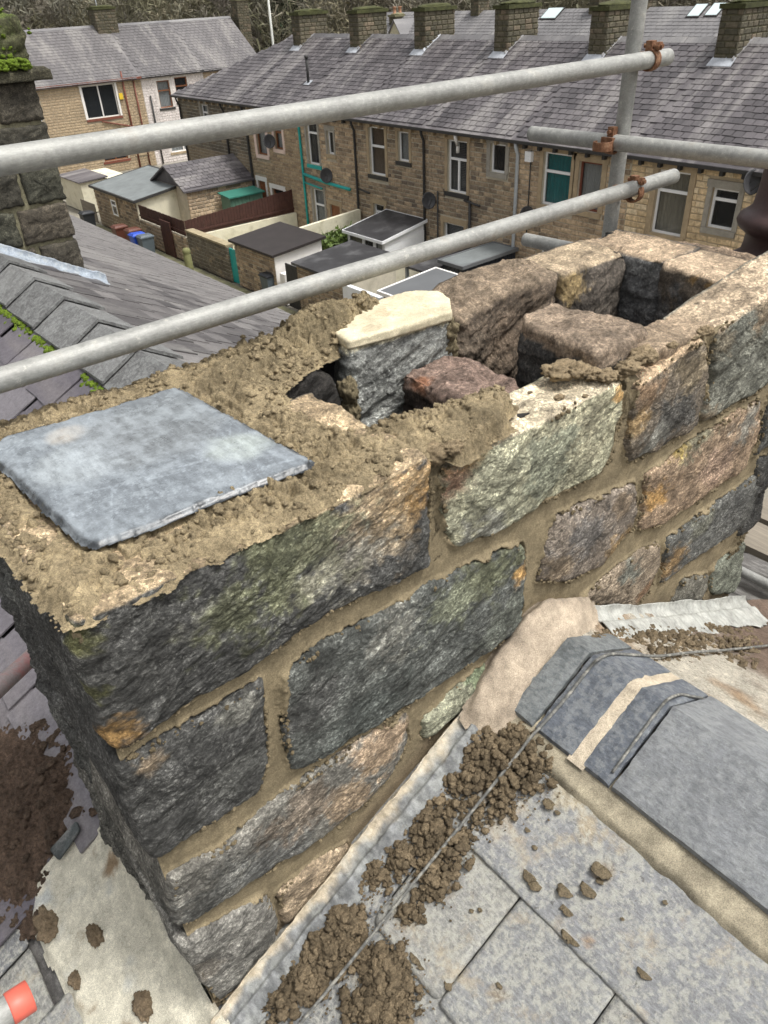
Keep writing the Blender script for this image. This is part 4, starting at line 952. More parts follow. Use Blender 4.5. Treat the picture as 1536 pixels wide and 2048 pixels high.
tag(tube_path('cable', spline(cp, 60), .0036, M['cable'], None, k=8), 'short cut cable end lying over the wide ridge tile joint', 'cable')

# --- slates of the long slopes beyond the chimney (y > 0.8)
def small_slate_mesh(name, w, l, th, col, seed):
    r_ = np.random.RandomState(seed); j = lambda s=.006: r_.uniform(-s, s)
    mb = MB(); mb.c = col
    n = 3; xs = np.linspace(-w / 2, w / 2, n + 1); tail = [j(.008) for _ in range(n + 1)]
    V = []
    for k, x in enumerate(xs): V += [(x, 0, 0), (x, l + tail[k], 0), (x, l + tail[k], th), (x, 0, th * .6)]
    F = []
    for k in range(n):
        a = 4 * k; b_ = a + 4
        F += [(a + 3, a + 2, b_ + 2, b_ + 3), (a + 2, a + 1, b_ + 1, b_ + 2), (a + 1, a, b_, b_ + 1)]
    F += [(0, 1, 2, 3), (4 * n + 3, 4 * n + 2, 4 * n + 1, 4 * n)]
    me = bpy.data.meshes.new(name); me.from_pydata(V, [], F); me.update(); me.validate()
    return me
def mat_rowslate(name, base, base2, streak=(.33, .32, .30), amt=.6, sax=(1.0, .12, 1.0), rough=.5, st_scale=3.0):
    m, nt, b_ = new_mat(name); t = NT(nt); p = t.pos(); ps = t.pos(sax)
    r_ = t.rnd(); c = t.mix(r_, base, base2)
    a_ = t.n('ShaderNodeAttribute', attribute_name='Var'); 
    c = t.scl(c, t.map(r_, 0, 1, .86, 1.12))
    s1 = t.noise(ps, st_scale, 6, .65); s2 = t.noise(p, 40, 6, .7); s3 = t.noise(p, 160, 4, .7)
    c = t.mix(t.math('MULTIPLY', t.map(s1, .50, .68, 0, 1), amt), c, streak)
    c = t.scl(c, t.map(s1, .3, .5, .72, 1.0)); c = t.scl(c, t.map(s2, .3, .7, .75, 1.25)); c = t.scl(c, t.map(s3, .3, .7, .85, 1.15))
    t.L.new(c, b_.inputs['Base Color']); b_.inputs['Roughness'].default_value = rough
    t.L.new(t.bump(s2, .4, .004), b_.inputs['Normal']); return m
M['slate_row'] = mat_rowslate('grey purple roof slates', (.065, .060, .062), (.155, .146, .143), streak=(.30, .29, .27), amt=.40, sax=(.35, 2.2, .35), st_scale=1.6)
M['slate_mossy'] = mat_rowslate('dark damp roof slates', (.10, .09, .105), (.15, .14, .15), streak=(.22, .20, .18), amt=.4)
def slope_matrix(fr, a, d, o, tilt, yaw=0.0):
    O, A, B, N = fr; Bt = B * math.cos(tilt) + N * math.sin(tilt); Nt = N * math.cos(tilt) - B * math.sin(tilt)
    At = np.cross(Bt, Nt); P = O + A * a + B * d + N * o
    mm = Matrix.Identity(4)
    for i in range(3): mm[i][0], mm[i][1], mm[i][2], mm[i][3] = At[i], Bt[i], Nt[i], P[i]
    return mm @ Matrix.Rotation(yaw, 4, 'Z')
def lay_slates(fr, items, mat, parent, w, l, th, seed, limit=300, tilt=.038, key=None):
    """items: list of (a, d); first `limit` (nearest the camera) single slates, the rest one joined part"""
    r_ = np.random.RandomState(seed); meshes = [small_slate_mesh('slate', w * r_.uniform(.88, .975), l, th, (0.1, 0.1, 0.1), seed * 10 + i) for i in range(8)]
    for me in meshes: me.materials.append(mat)
    pw = wpos(parent); items = sorted(items, key=key) if key else items
    rest = []
    for i, (a, d) in enumerate(items):
        mm = slope_matrix(fr, a + r_.uniform(-.006, .006), d + r_.uniform(-.008, .008), .004 + r_.uniform(0, .004), tilt + r_.uniform(-.004, .008), r_.uniform(-.018, .018))
        me = meshes[r_.randint(8)]
        if i < limit:
            o = bpy.data.objects.new('slate', me); COL.objects.link(o); o.parent = parent
            mm.translation -= pw; o.matrix_local = mm
        else: rest.append((mm, me))
    if rest:
        Vs, Fs, n = [], [], 0
        for mm, me in rest:
            co = np.array([v.co[:] for v in me.vertices])
            R = np.array(mm); Vs.append(co @ R[:3, :3].T + R[:3, 3]); Fs += [tuple(k + n for k in pl_.vertices) for pl_ in me.polygons]; n += len(co)
        mesh_obj('slates', np.concatenate(Vs), Fs, mat, parent, smooth=False, kind='stuff')
items = []
for r in range(26):
    d = .17 + r * .185
    if d > LEN - .05: break
    for k in range(140):
        y = .82 + (k + .5 * (r % 2)) * .27
        items.append((y, d))
vis = lambda it: ((it[0] - CAM[1]) ** 2 + (FARS[0] + FARS[2] * it[1] - CAM)[0] ** 2)
nearv = [it for it in items if not (it[1] > .5 + it[0] * .9)]
lay_slates(FARS, items, M['slate_row'], roof, .262, .30, .017, 31, key=lambda it: vis(it) if (it[0] > 1.6 and it[1] < .9 + .75 * (it[0] - 1.2)) else 1e6 + vis(it))
items = [(.85 + (k + .5 * (r % 2)) * .36, .16 + r * .22) for r in range(14) for k in range(60)]
lay_slates(NEAR, [it for it in items if not (it[0] < 2.0 and it[1] > 1.0 and False)], M['slate_mossy'], roof, .355, .34, .009, 37, key=vis)
for i in range(40):
    y0 = 1.02 + i * .52
    if 5.1 < y0 + .3 < 6.2: continue
    ridge_tile(y0, y0 + .535, M['slate_ridge'], roof, wing=.25, col=np.array((.12, .12, .118)) * random.uniform(.75, 1.25), seed=20 + i, lift=.062, step=.03 if i < 9 else .12, tiltz=-.055, th=.016)
# moss under the neighbour's ridge tiles
r_ = np.random.RandomState(4)
ms = []
for i in range(420):
    y = r_.uniform(1.8, 6.0); d = .255 + abs(r_.normal()) * .022 - .01; cl_ = perlin(np.array([[y * 2.2, 0, 0]]), 3)[0]
    if cl_ < -.25: continue
    p = NEAR[0] + NEAR[1] * y + NEAR[2] * d + NEAR[3] * .012; ms.append((p, r_.uniform(.008, .022)))
mo = crumbs('moss', 'bright green moss tufts growing under the left ridge tiles', ms, col=(.1, .13, .02), seed=8, mat='moss'); mo['category'] = 'moss'
mo.parent = roof; mo.location = mo.location - Vector(wpos(roof)); del mo['category']
# pale lead and mortar line on the party wall below the neighbour's stack
b = MB(); b.c = (.50, .48, .42)
def pl_h(a, b_):
    q = np.c_[a, b_, 0 * a]; n = fbm(q * 5, 3, 81); d = .055 - np.abs(a - 5.22 - .02 * n) + .02 * n
    return .022 + .006 * n, d > 0
heightfield('mortar_fillet', *FARS, 5.0, 5.45, .6, LEN, .02, pl_h, M['mortar_smooth'], roof, lambda a, b_, h, V: np.array((.42, .40, .35)) * (1 + .3 * fbm(V * 6, 3, 82)[:, None]))

# ================================================================== NEIGHBOUR'S CHIMNEY (left)
nb = thing('chimney_stack', 'old dark coursed stone chimney with green moss on its cap, at the left edge', 'chimney', (1.1, 5.7, -1.1))
NY = 5.3; NF = ((0, NY, 0), X3, Z3, -Y3)
def Pn(l): return [(p[0], p[2]) for p in (FY(q, NY) for q in l)]
core = MB(); core.c = (.20, .185, .12); core.box(.48, 1.755, -NY - .02, -NY - .72, -1.6, .33); core.build('mortar_joint', M['mortar'], nb)
r_ = np.random.RandomState(2)
zs = [-1.3, -1.02, -.74, -.47, -.20, .07, .34]
DK = [(.045, .042, .032), (.062, .055, .042), (.075, .064, .048), (.052, .052, .038)]
for i in range(6):
    z0, z1 = zs[i] + .012, zs[i + 1] - .012
    xr = 1.79; cuts = [xr]; 
    while cuts[-1] > .55: cuts.append(cuts[-1] - [(.20, .42, .38), (.44, .33, .40)][i % 2][len(cuts) % 3] * r_.uniform(.9, 1.1))
    for k in range(len(cuts) - 1):
        rock_prism('stone', [(cuts[k + 1] + .012, z0), (cuts[k] - .012, z0), (cuts[k] - .012, z1), (cuts[k + 1] + .012, z1)], NF, .22, DK[(i + k) % 4], nb, bevel=.014, amp=.011, bulge=.008, step=.015, mat=M['rock_brown'])
    for ya, yb in ((NY + .26, NY + .73),):
        rock_prism('stone', [(ya, z0), (yb, z0), (yb, z1), (ya, z1)], ((1.78, 0, 0), Y3, Z3, X3), .1, DK[i % 4], nb, bevel=.02, amp=.012, step=.04)
rock_prism('cap', [(.40, NY - .07), (1.89, NY - .07), (1.89, NY + .80), (.40, NY + .80)], ((0, 0, .405), X3, Y3, Z3), .075, (.055, .05, .03), nb, bevel=.02, amp=.008, bulge=0, step=.03)
rock_prism('flaunching', [(.46, NY + .0), (1.79, NY + .0), (1.79, NY + .72), (.46, NY + .72)], ((0, 0, .70), X3, Y3, Z3), .31, (.07, .07, .035), nb, bevel=.07, amp=.04, bulge=.03, step=.018, mat=M['rock_brown'], topcol=(.075, .10, .02), blobs=[((1.3, NY, .6), .35, (.06, .075, .022))])
r2 = np.random.RandomState(12); ms = []
for i in range(3000):
    x = r2.uniform(.44, 1.84); t_ = r2.rand()
    if t_ < .45: p = (x, NY - .05 + r2.uniform(-.03, .05), .41 + r2.uniform(0, .05)); 
    elif t_ < .8: p = (x, NY + .02 + r2.uniform(-.02, .1), .48 + r2.uniform(0, .24))
    else: p = (x, NY + r2.uniform(.1, .6), .72 + r2.uniform(0, .03))
    if perlin(np.array([[x * 4, p[2] * 5, 0]]), 9)[0] > -.18: ms.append((np.array(p), r2.uniform(.008, .022)))
mo = crumbs('moss', '', ms, col=(.1, .13, .02), seed=9, mat='moss'); del mo['category']
mo.parent = nb; mo.location = mo.location - Vector(wpos(nb))
# its lead flashing
pts = [(x, roofz(x)) for x in np.linspace(.5, 1.92, 8)]
o = flash('lead_flashing', pts, .08, .10, M['lead'], None, 23, lambda V, v: np.array((.27, .31, .36)) * (1 + .5 * fbm(V * 9, 4, 64)[:, None]), nu=160, nv=18, wav=1.0)
o.location.y += NY; o.parent = nb; o.location -= Vector(wpos(nb))

# ================================================================== SCAFFOLD
def scaf(name, a, b_, label, cat='scaffold tube', r=.0245, group=None, ends=True):
    a = np.array(a); b_ = np.array(b_); n = 60
    pts = a + (b_ - a) * np.linspace(0, 1, n)[:, None]
    d = (b_ - a) / np.linalg.norm(b_ - a)
    rr = np.full(n, r); pts2 = np.vstack([pts[0] + d * .004, pts[0], pts, pts[-1], pts[-1] - d * .004, pts[-1] - d * .10]); rr = np.concatenate([[r * .82, r * .95], rr, [r * .95, r * .82, r * .80]])
    o = thing(name, label, cat, tuple((a + b_) / 2), group)
    pts2 = np.vstack([pts[0] + d * .06, pts[0] + d * .004, pts[0], pts[0] + d * .002, pts[1:-1], pts[-1] - d * .002, pts[-1], pts[-1] - d * .004, pts[-1] - d * .06])
    rr = np.concatenate([[r * .84, r * .84, r * .9, r], np.full(n - 2, r), [r, r * .9, r * .84, r * .84]])
    T = tube_path('tube', pts2, rr, M['galv'], o, k=28, closed_ends=True)
    return o
YR = .745
tl = scaf('scaffold_tube', FY((-40, 331), YR) - X3 * .5, FY((1336, 114), YR), 'uppermost horizontal galvanised guardrail tube crossing the whole view', r=.0260)
lo_l = FY((-60, 784), .70) - X3 * .5; lo_r = FY((1348, 352), .70)
ll = scaf('scaffold_tube', lo_l, lo_r, 'lower long galvanised tube crossing just behind the chimney top', r=.0262)
V0 = FY((1282, -20), .80); V1 = FY((1216, 485), .80); vx = (V0[0] + V1[0]) / 2
print('vertical', V0, V1)
sv = scaf('scaffold_standard', V1 + (V1 - V0) / np.linalg.norm(V1 - V0) * 1.6, V0 + (V0 - V1) * .4, 'upright galvanised scaffold standard behind the far end of the chimney', 'scaffold pole', r=.0262)
XM = float(FY((1240, 330), .80)[0]) - .052
mm_ = scaf('scaffold_tube', FX((1062, 267), XM), FX((1640, 330), XM), 'galvanised tube with square cut end running from the middle coupler to the right', r=.0262)
scaf('scaffold_tube', FX((1050, 479), XM), FX((1200, 505), XM) + Y3 * -.3 + X3 * .0, 'short stub of pale tube end seen just above the chimney back edge', r=.0262)
# tube behind the short near face and the coral capped end
A0 = CAM + ray((-80, 1447)) * 2.2; B0 = FY((75, 1303), .93); A0 = A0 + (A0 - B0) * 3
rt = scaf('scaffold_tube', A0, B0, 'red stained tube passing behind the chimney at the left edge', r=.0245); rt.children[0].data.materials[0] = M['galv_red']
def depth_pt(px, D):
    v = np.array([(px[0] - CXY[0]) / FPX, -(px[1] - CXY[1]) / FPX, -1]) * D; return CAM + ROT @ v
Ec = depth_pt((62, 1990), 1.28); Fc = depth_pt((-60, 2070), 1.22)
st = scaf('scaffold_tube', Fc + (Fc - Ec) * 14, Ec - (Ec - Fc) / np.linalg.norm(Ec - Fc) * .004, 'stub of scaffold tube with coral plastic end cap, bottom left corner', r=.0245)
dd = (Ec - Fc) / np.linalg.norm(Ec - Fc)
tube_path('end_cap', np.array([Ec - dd * .036, Ec - dd * .034, Ec - dd * .001, Ec, Ec + dd * .0006]), np.array([.0255, .0268, .0268, .025, .002]), mat_simple('coral plastic', (.62, .13, .09), rough=.45, var=.1, dirt=(.6, .3, .25), dirt_amt=.4), st, k=28)
# red paint smear band on the tube behind
def coupler(name, P, d1, d2, label, s1=1):
    """clamp gripping tube along d1 through P, bolted to a second half behind"""
    d1 = np.array(d1, float); d1 /= np.linalg.norm(d1); d2 = np.array(d2, float); d2 /= np.linalg.norm(d2)
    n = np.cross(d1, d2); n /= np.linalg.norm(n); 
    if n[1] > 0: n = -n
    o = thing(name, label, 'scaffold coupler', tuple(P), 'rusty couplers on the scaffold standard')
    def band(nm, P0, ax, oth, nrm):
        th = np.linspace(-.2, math.pi * 1.25, 22); R1, R2 = .0272, .0325; w_ = .014
        V = []
        for t_ in th:
            for (R_, s_) in ((R1, -w_), (R2, -w_), (R2 + .001, 0), (R2, w_), (R1, w_)):
                V.append(P0 + (oth * math.cos(t_) + nrm * math.sin(t_)) * R_ + ax * s_)
        F = [tuple(f) for f in grid_faces(len(th), 5, True)] + [(0, 1, 2, 3, 4), tuple(range((len(th) - 1) * 5 + 4, (len(th) - 1) * 5 - 1, -1))]
        mesh_obj(nm, V, F, M['rust'], o, smooth=False)
    band('clamp_band', P, d1, d2, n)
    P2 = P - n * .054
    band('clamp_band', P2, d2, d1, -n)
    mb = MB(); mb.c = (.2, .1, .05)
    c = P - n * .027
    def obox(c, a, b_, c_, ha, hb, hc):
        pts = [c + a * sa * ha + b_ * sb * hb + c_ * sc * hc for sc in (-1, 1) for (sa, sb) in ((-1, -1), (1, -1), (1, 1), (-1, 1))]; mb.hexa(pts)
    obox(c, d1, d2, n, .024, .024, .007); mb.build('saddle', M['rust'], o)
    mb = MB(); mb.c = (.2, .1, .05)
    q = P + d2 * .040 * s1; mb.tube(q - n * .03, q + n * .040, .0065, 10); mb.build('bolt', M['rust'], o)
    mb = MB(); mb.c = (.2, .1, .05); mb.tube(q + n * .018, q + n * .032, .0135, 6); mb.build('nut', M['rust'], o)
    mb = MB(); mb.c = (.2, .1, .05); obox(q - n * .006, d1, d2, n, .012, .015, .012); mb.build('lug', M['rust'], o)
def closest(Pa, da, Pb):
    return Pa + da * np.dot(Pb - Pa, da)
dv_ = (V0 - V1) / np.linalg.norm(V0 - V1)
c1 = FY((1301, 120), YR); coupler('scaffold_coupler', c1, (FY((1336, 114), YR) - FY((0, 322), YR)), dv_, 'rusty coupler on the uppermost tube, highest of the three')
c3 = FY((1268, 385), .70); coupler('scaffold_coupler', c3, lo_r - lo_l, dv_, 'rusty coupler on the lower long tube, lowest of the three')
c2 = FX((1224, 288), XM); coupler('scaffold_coupler', c2, Y3, dv_, 'rusty coupler in the middle, where the right hand tube crosses the standard')
# scaffold boards and a tube low down beyond the far end
for i, (xa, za) in enumerate([(3.04, -1.62), (3.30, -1.615), (3.56, -1.62)]):
    mb = MB(); mb.c = (.40, .36, .29)
    mb.box(xa, xa + .225, 2.2, -.42, za, za + .038); o = mb.build('scaffold_board', M['board'], None)
    tag(o, ['weathered scaffold board nearest the chimney end, lowest right', 'middle weathered scaffold board beyond the chimney end', 'outermost weathered scaffold board beyond the chimney end'][i], 'scaffold board', 'boards beyond the chimney end')
scaf('scaffold_tube', (2.86, -2.2, -1.60), (2.86, .55, -1.60), 'dark tube under the boards past the far end of the chimney')
mb = MB(); mb.c = (.40, .36, .29); mb.box(2.38, 3.0, .35, -.85, -.30, -.262); tag(mb.build('scaffold_board', M['board'], None), 'wide board carrying the chimney pot behind the far chimney end', 'scaffold board')
# chimney pot
pot0 = np.array([FX((1546, 570), 2.68)[0], FX((1546, 570), 2.68)[1], -.262])
prof = [(.18, 0), (.205, .0), (.215, .03), (.205, .07), (.17, .12), (.125, .155), (.108, .175), (.104, .20), (.102, .235), (.116, .25), (.128, .262), (.134, .28), (.128, .30), (.114, .312), (.100, .325), (.094, .36), (.090, .43), (.088, .52), (.090, .56), (.098, .575), (.098, .60), (.078, .60), (.074, .57), (.074, .2), (.15, .02)]
prof = [(r_ * (1.28 if z_ > .16 or r_ < .16 else 1.28 + .30 * (1 - z_ / .16)), z_ if z_ < .32 else .32 + (z_ - .32) * 1.62) for r_, z_ in prof]
th = np.linspace(0, 2 * math.pi, 48, endpoint=False)
V = np.array([[pot0[0] + r * math.cos(t_), pot0[1] + r * math.sin(t_), pot0[2] + z] for r, z in prof for t_ in th])
V += (.0015 * fbm(V * 20, 3, 3))[:, None]
pot = thing('chimney_pot', 'dark brown clay chimney pot with rounded collar standing at the right edge', 'chimney pot', tuple(pot0))
mesh_obj('pot_body', V, grid_faces(len(prof), 48, True)[:, ::-1], M['terracotta'], pot)
V, F = blob_mesh((0, 0, 0), (.010, .022, .05), 5, amp=.4, k=14)
t_ = math.radians(205)
mesh_obj('white_paint_mark', V + pot0 + np.array([.113 * math.cos(t_), .113 * math.sin(t_), .46]), F, mat_simple('white paint', (.75, .75, .72), rough=.7), pot)
# ================================================================== GROUND, ALLEY, HILL
GZ = -8.9
def struct(o): o['kind'] = 'structure'; return o
def simple(name, col, **k):
    if name not in M: M[name] = mat_simple(name, col, **k)
    return M[name]
simple('yard', (.20, .185, .15), rough=.9, var=.3, nscale=.8, bump=.3, bscale=20)
simple('slabs', (.185, .175, .105), rough=.85, var=.35, nscale=2.0, dirt=(.12, .14, .05), dirt_amt=.7, rnd=.22)
simple('hill_soil', (.15, .138, .105), rough=1, var=.4, nscale=.05, bscale=.4)
mb = MB(); mb.c = (.2, .19, .15)
mb.box(-40, 60, 60, -140, -9.4, GZ - .06); struct(mb.build('ground', M['yard']))
# hillside
ng, mg = 90, 60
an = np.linspace(math.radians(-25), math.radians(125), ng)      # angle from +x towards +y
rr_ = np.linspace(62, 420, mg)
A_, R_ = np.meshgrid(an, rr_, indexing='ij'); X_ = R_ * np.cos(A_); Y_ = R_ * np.sin(A_)
q = np.stack([X_.ravel(), Y_.ravel(), 0 * X_.ravel()], 1)
def hill_z(r, q): return -12 + 38 * sstep(70, 190, r) + 55 * sstep(150, 420, r) + 5 * fbm(q * .012, 3, 200) * sstep(75, 150, r)
Zh = hill_z(R_.ravel(), q)
struct(mesh_obj('hillside', np.c_[q[:, :2], Zh], grid_faces(ng, mg)[:, ::-1], M['hill_soil'], origin=(0, 0, 0)))
# bare winter wood on the hillside: trunks, limbs and twig sprays
m, nt, b_ = new_mat('bare twigs'); t = NT(nt)
t.L.new(t.scl(t.attr(), t.map(t.noise(t.pos(), .5, 3), .3, .7, .7, 1.3)), b_.inputs['Base Color']); b_.inputs['Roughness'].default_value = 1; M['twig'] = m
def bare_tree_arrays(seed, h=11):
    r_ = np.random.RandomState(seed); V, F = [], []
    def tri_strip(a, b, ra, rb):
        a = np.array(a); b = np.array(b); d = b - a; s = np.cross(d, r_.normal(size=3)); s /= np.linalg.norm(s) + 1e-9; w = np.cross(d, s); w /= np.linalg.norm(w) + 1e-9
        n = len(V)
        for P_, r in ((a, ra), (b, rb)):
            for k in range(3):
                an_ = k * 2.094; V.append(P_ + (s * math.cos(an_) + w * math.sin(an_)) * r)
        for k in range(3): F.append((n + k, n + (k + 1) % 3, n + 3 + (k + 1) % 3, n + 3 + k))
    top = np.array([r_.normal() * .5, r_.normal() * .5, h])
    tri_strip((0, 0, 0), top * .55, .14, .08); tri_strip(top * .55, top, .08, .02)
    for i in range(13):
        f = r_.uniform(.25, .95); p = top * f; an_ = r_.rand() * 6.28; L = h * .42 * (1.15 - f) + 1; 
        e = p + np.array([math.cos(an_) * L * .75, math.sin(an_) * L * .75, L * .75]); tri_strip(p, e, .022, .008)
        for j in range(5):
            g = r_.uniform(.3, 1); p2 = p + (e - p) * g; d_ = r_.normal(size=3); d_[2] = abs(d_[2]) + .4; d_ /= np.linalg.norm(d_)
            e2 = p2 + d_ * r_.uniform(.8, 2.2); tri_strip(p2, e2, .014, .005)
            for k in range(7):
                d3 = r_.normal(size=3); d3[2] = abs(d3[2]); d3 /= np.linalg.norm(d3); p3 = p2 + (e2 - p2) * r_.uniform(.4, 1)
                n = len(V); V.extend([p3, p3 + d3 * .9 + r_.normal(size=3) * .03, p3 + d3 * .8 + r_.normal(size=3) * .06]); F.append((n, n + 1, n + 2))
    return np.array(V), F
_bt = [bare_tree_arrays(300 + i) for i in range(6)]
Vs, Fs, Cs, n = [], [], [], 0
r_ = np.random.RandomState(77)
for i in range(2200):
    ang = math.radians(r_.uniform(22, 86)); r = r_.uniform(82, 175)
    x, y = r * math.cos(ang), r * math.sin(ang); z = float(hill_z(np.array([r]), np.array([[x, y, 0]]))[0])
    V, F = _bt[r_.randint(6)]; s = r_.uniform(.7, 1.2); a_ = r_.rand() * 6.28; c_, s_ = math.cos(a_), math.sin(a_)
    Vs.append((V * s) @ np.array([[c_, s_, 0], [-s_, c_, 0], [0, 0, 1]]) + (x, y, z - .2)); Fs += [tuple(k + n for k in f) for f in F]; n += len(V)
    Cs.append(np.tile(np.array((.17, .155, .12)) * r_.uniform(.8, 1.2) * np.array([1, r_.uniform(.95, 1.08), r_.uniform(.8, 1.05)]), (len(V), 1)))
o = mesh_obj('woodland', np.concatenate(Vs), Fs, M['twig'], col=np.concatenate(Cs), smooth=False)
tag(o, 'bare grey brown winter woodland covering the hillside behind the roofs', 'woodland', kind='stuff')
# evergreens
simple('conifer_green', (.022, .045, .024), rough=1, var=.5, nscale=.8, bscale=6); simple('bark', (.08, .06, .045), rough=1)
def conifer(x, y, z, h, w, label, seed):
    r_ = np.random.RandomState(seed); t_ = thing('conifer_tree', label, 'tree', (x, y, z), 'dark evergreens on the hillside')
    mb = MB(); mb.c = (.08, .06, .04); mb.tube((x, y, z), (x, y, z + h * .9), .25, 7, .05); mb.build('trunk', M['bark'], t_)
    V, F = [], []
    for i in range(1500):
        f = r_.rand() ** .8; a_ = r_.rand() * 6.28; rad = w * (1 - f) ** .8 * r_.uniform(.5, 1.05) * (1 + .25 * math.sin(f * 30)); p = np.array([x + rad * math.cos(a_), y + rad * math.sin(a_), z + h * (.12 + .88 * f)])
        d = np.array([math.cos(a_), math.sin(a_), r_.uniform(-.5, .3)]) * r_.uniform(.4, .9); s_ = r_.normal(size=3) * .3; n = len(V)
        V += [p, p + d + s_, p + d * .6 - s_]; F.append((n, n + 1, n + 2))
    mesh_obj('crown', np.array(V), F, M['conifer_green'], t_, smooth=False)
for i, (px, D, h, w, l) in enumerate([(540, 96, 15, 3.6, 'dark evergreen just left of the thin lamp column'), (572, 92, 13, 3.4, 'dark evergreen right of the thin lamp column, above the first ridge chimney'), (508, 104, 15, 3.4, 'dark evergreen behind the far terrace gable end'), (110, 110, 13, 2.4, 'slim dark evergreen among bare trees at upper left'), (8, 105, 13, 3.0, 'dark evergreen in the top left corner of the wood'), (470, 112, 12, 2.0, 'small evergreen between bare trees left of the gable')]):
    d_ = ray((px, 40)); d_ = d_ / np.hypot(d_[0], d_[1]); p = CAM + d_ * D; r0 = np.hypot(p[0], p[1])
    conifer(p[0], p[1], float(hill_z(np.array([r0]), p[None] * [1, 1, 0])[0]) - .3, h, w, l, i)
# alley paving
al = MB(); al.c = (.1, .1, .07); al.box(12.2, 14.15, -8, -46, -9.3, GZ - .03); alley = struct(al.build('alley', M['yard']))
ps = [small_slate_mesh('paving_slab', .60, .86, .05, (.2, .2, .1), 500 + i) for i in range(6)]
for me in ps: me.materials.append(M['slabs'])
r_ = np.random.RandomState(6)
for i in range(44):
    for j in range(2):
        o = bpy.data.objects.new('paving_slab', ps[r_.randint(6)]); COL.objects.link(o); o.parent = alley
        mm = Matrix.Translation(Vector((12.30 + j * .92, 14 + i * .62 + .3 * j, GZ - .035 + r_.uniform(0, .012))) - wpos(alley)) @ Matrix.Rotation(-math.pi / 2, 4, 'Z'); o.matrix_local = mm

# ================================================================== WALL STONES
def mat_wallstone(name, c1, c2, c3):
    m, nt, b_ = new_mat(name); t = NT(nt); p = t.pos(); r_ = t.rnd()
    c = t.mix(t.map(r_, 0, .6, 0, 1), c1, c2); c = t.mix(t.map(r_, .7, 1, 0, 1), c, c3)
    n1 = t.noise(p, .8, 4, .6); n2 = t.noise(p, 9, 6, .7)
    c = t.scl(c, t.map(n1, .3, .7, .78, 1.2)); c = t.scl(c, t.map(n2, .3, .7, .6, 1.4))
    t.L.new(c, b_.inputs['Base Color']); b_.inputs['Roughness'].default_value = .9; t.L.new(t.bump(n2, .5, .03), b_.inputs['Normal']); return m
WS = {'tan': mat_wallstone('tan wall stone', (0.504, 0.379, 0.248), (0.342, 0.257, 0.173), (0.202, 0.155, 0.107)),
      'brown': mat_wallstone('brown wall stone', (0.404, 0.307, 0.205), (0.253, 0.196, 0.134), (0.142, 0.113, 0.086)),
      'dark': mat_wallstone('dark wall stone', (0.179, 0.155, 0.117), (0.120, 0.103, 0.077), (0.256, 0.205, 0.137)),
      'light': mat_wallstone('cleaned wall stone', (0.580, 0.450, 0.283), (0.564, 0.427, 0.256), (0.667, 0.551, 0.377)),
      'white': mat_wallstone('painted wall stone', (0.660, 0.620, 0.580), (0.620, 0.560, 0.530), (0.700, 0.680, 0.640)),
      'buff': mat_wallstone('buff wall stone', (.40, .31, .20), (.33, .25, .16), (.25, .185, .125)),
      'stackstone': mat_wallstone('stack stone', (.115, .098, .066), (.075, .068, .045), (.16, .125, .085))}
JT = {'tan': (.46, .41, .32), 'brown': (.48, .44, .35), 'dark': (.36, .34, .28), 'light': (.40, .33, .23), 'white': (.62, .58, .54), 'buff': (.36, .31, .23), 'stackstone': (.15, .14, .08)}
for k, c in JT.items(): simple('joint ' + k, c, rough=.95, var=.2, nscale=3)
def stone_mesh(w, h, d, seed):
    """a rough faced block, front towards +Y of its own axes (x along wall, z up)"""
    r_ = np.random.RandomState(seed); j = lambda s: r_.uniform(-s, s); c = min(w, h) * .16
    fr = [(-w / 2 + j(.01), -h / 2 + j(.01)), (w / 2 + j(.01), -h / 2 + j(.01)), (w / 2 + j(.01), h / 2 + j(.01)), (-w / 2 + j(.01), h / 2 + j(.01))]
    V = [(x, -d, z) for x, z in fr] + [(x, .0, z) for x, z in fr] + [(x * (1 - c / w * 2), .012 + j(.006), z * (1 - c / h * 2)) for x, z in fr]
    F = []
    for k in range(4):
        k2 = (k + 1) % 4; F += [(k, k + 4, k2 + 4, k2), (k + 4, k + 8, k2 + 8, k2 + 4)]
    F += [(8, 11, 10, 9), (0, 1, 2, 3)]
    me = bpy.data.meshes.new('stone'); me.from_pydata(V, [], F); me.update()
    return me, np.array(V), F
_sm = {}
def stone_variants(kind, cw, ch):
    k = (kind, cw, ch)
    if k not in _sm:
        L = []
        for i in range(7):
            w = cw * (.72 + .1 * i); me, V, F = stone_mesh(w - .026, ch - .028, .05, hash(k) % 1000 + i if False else i * 31 + int(cw * 100))
            me.materials.append(WS[kind]); L.append((w, me, V, F))
        _sm[k] = L
    return _sm[k]
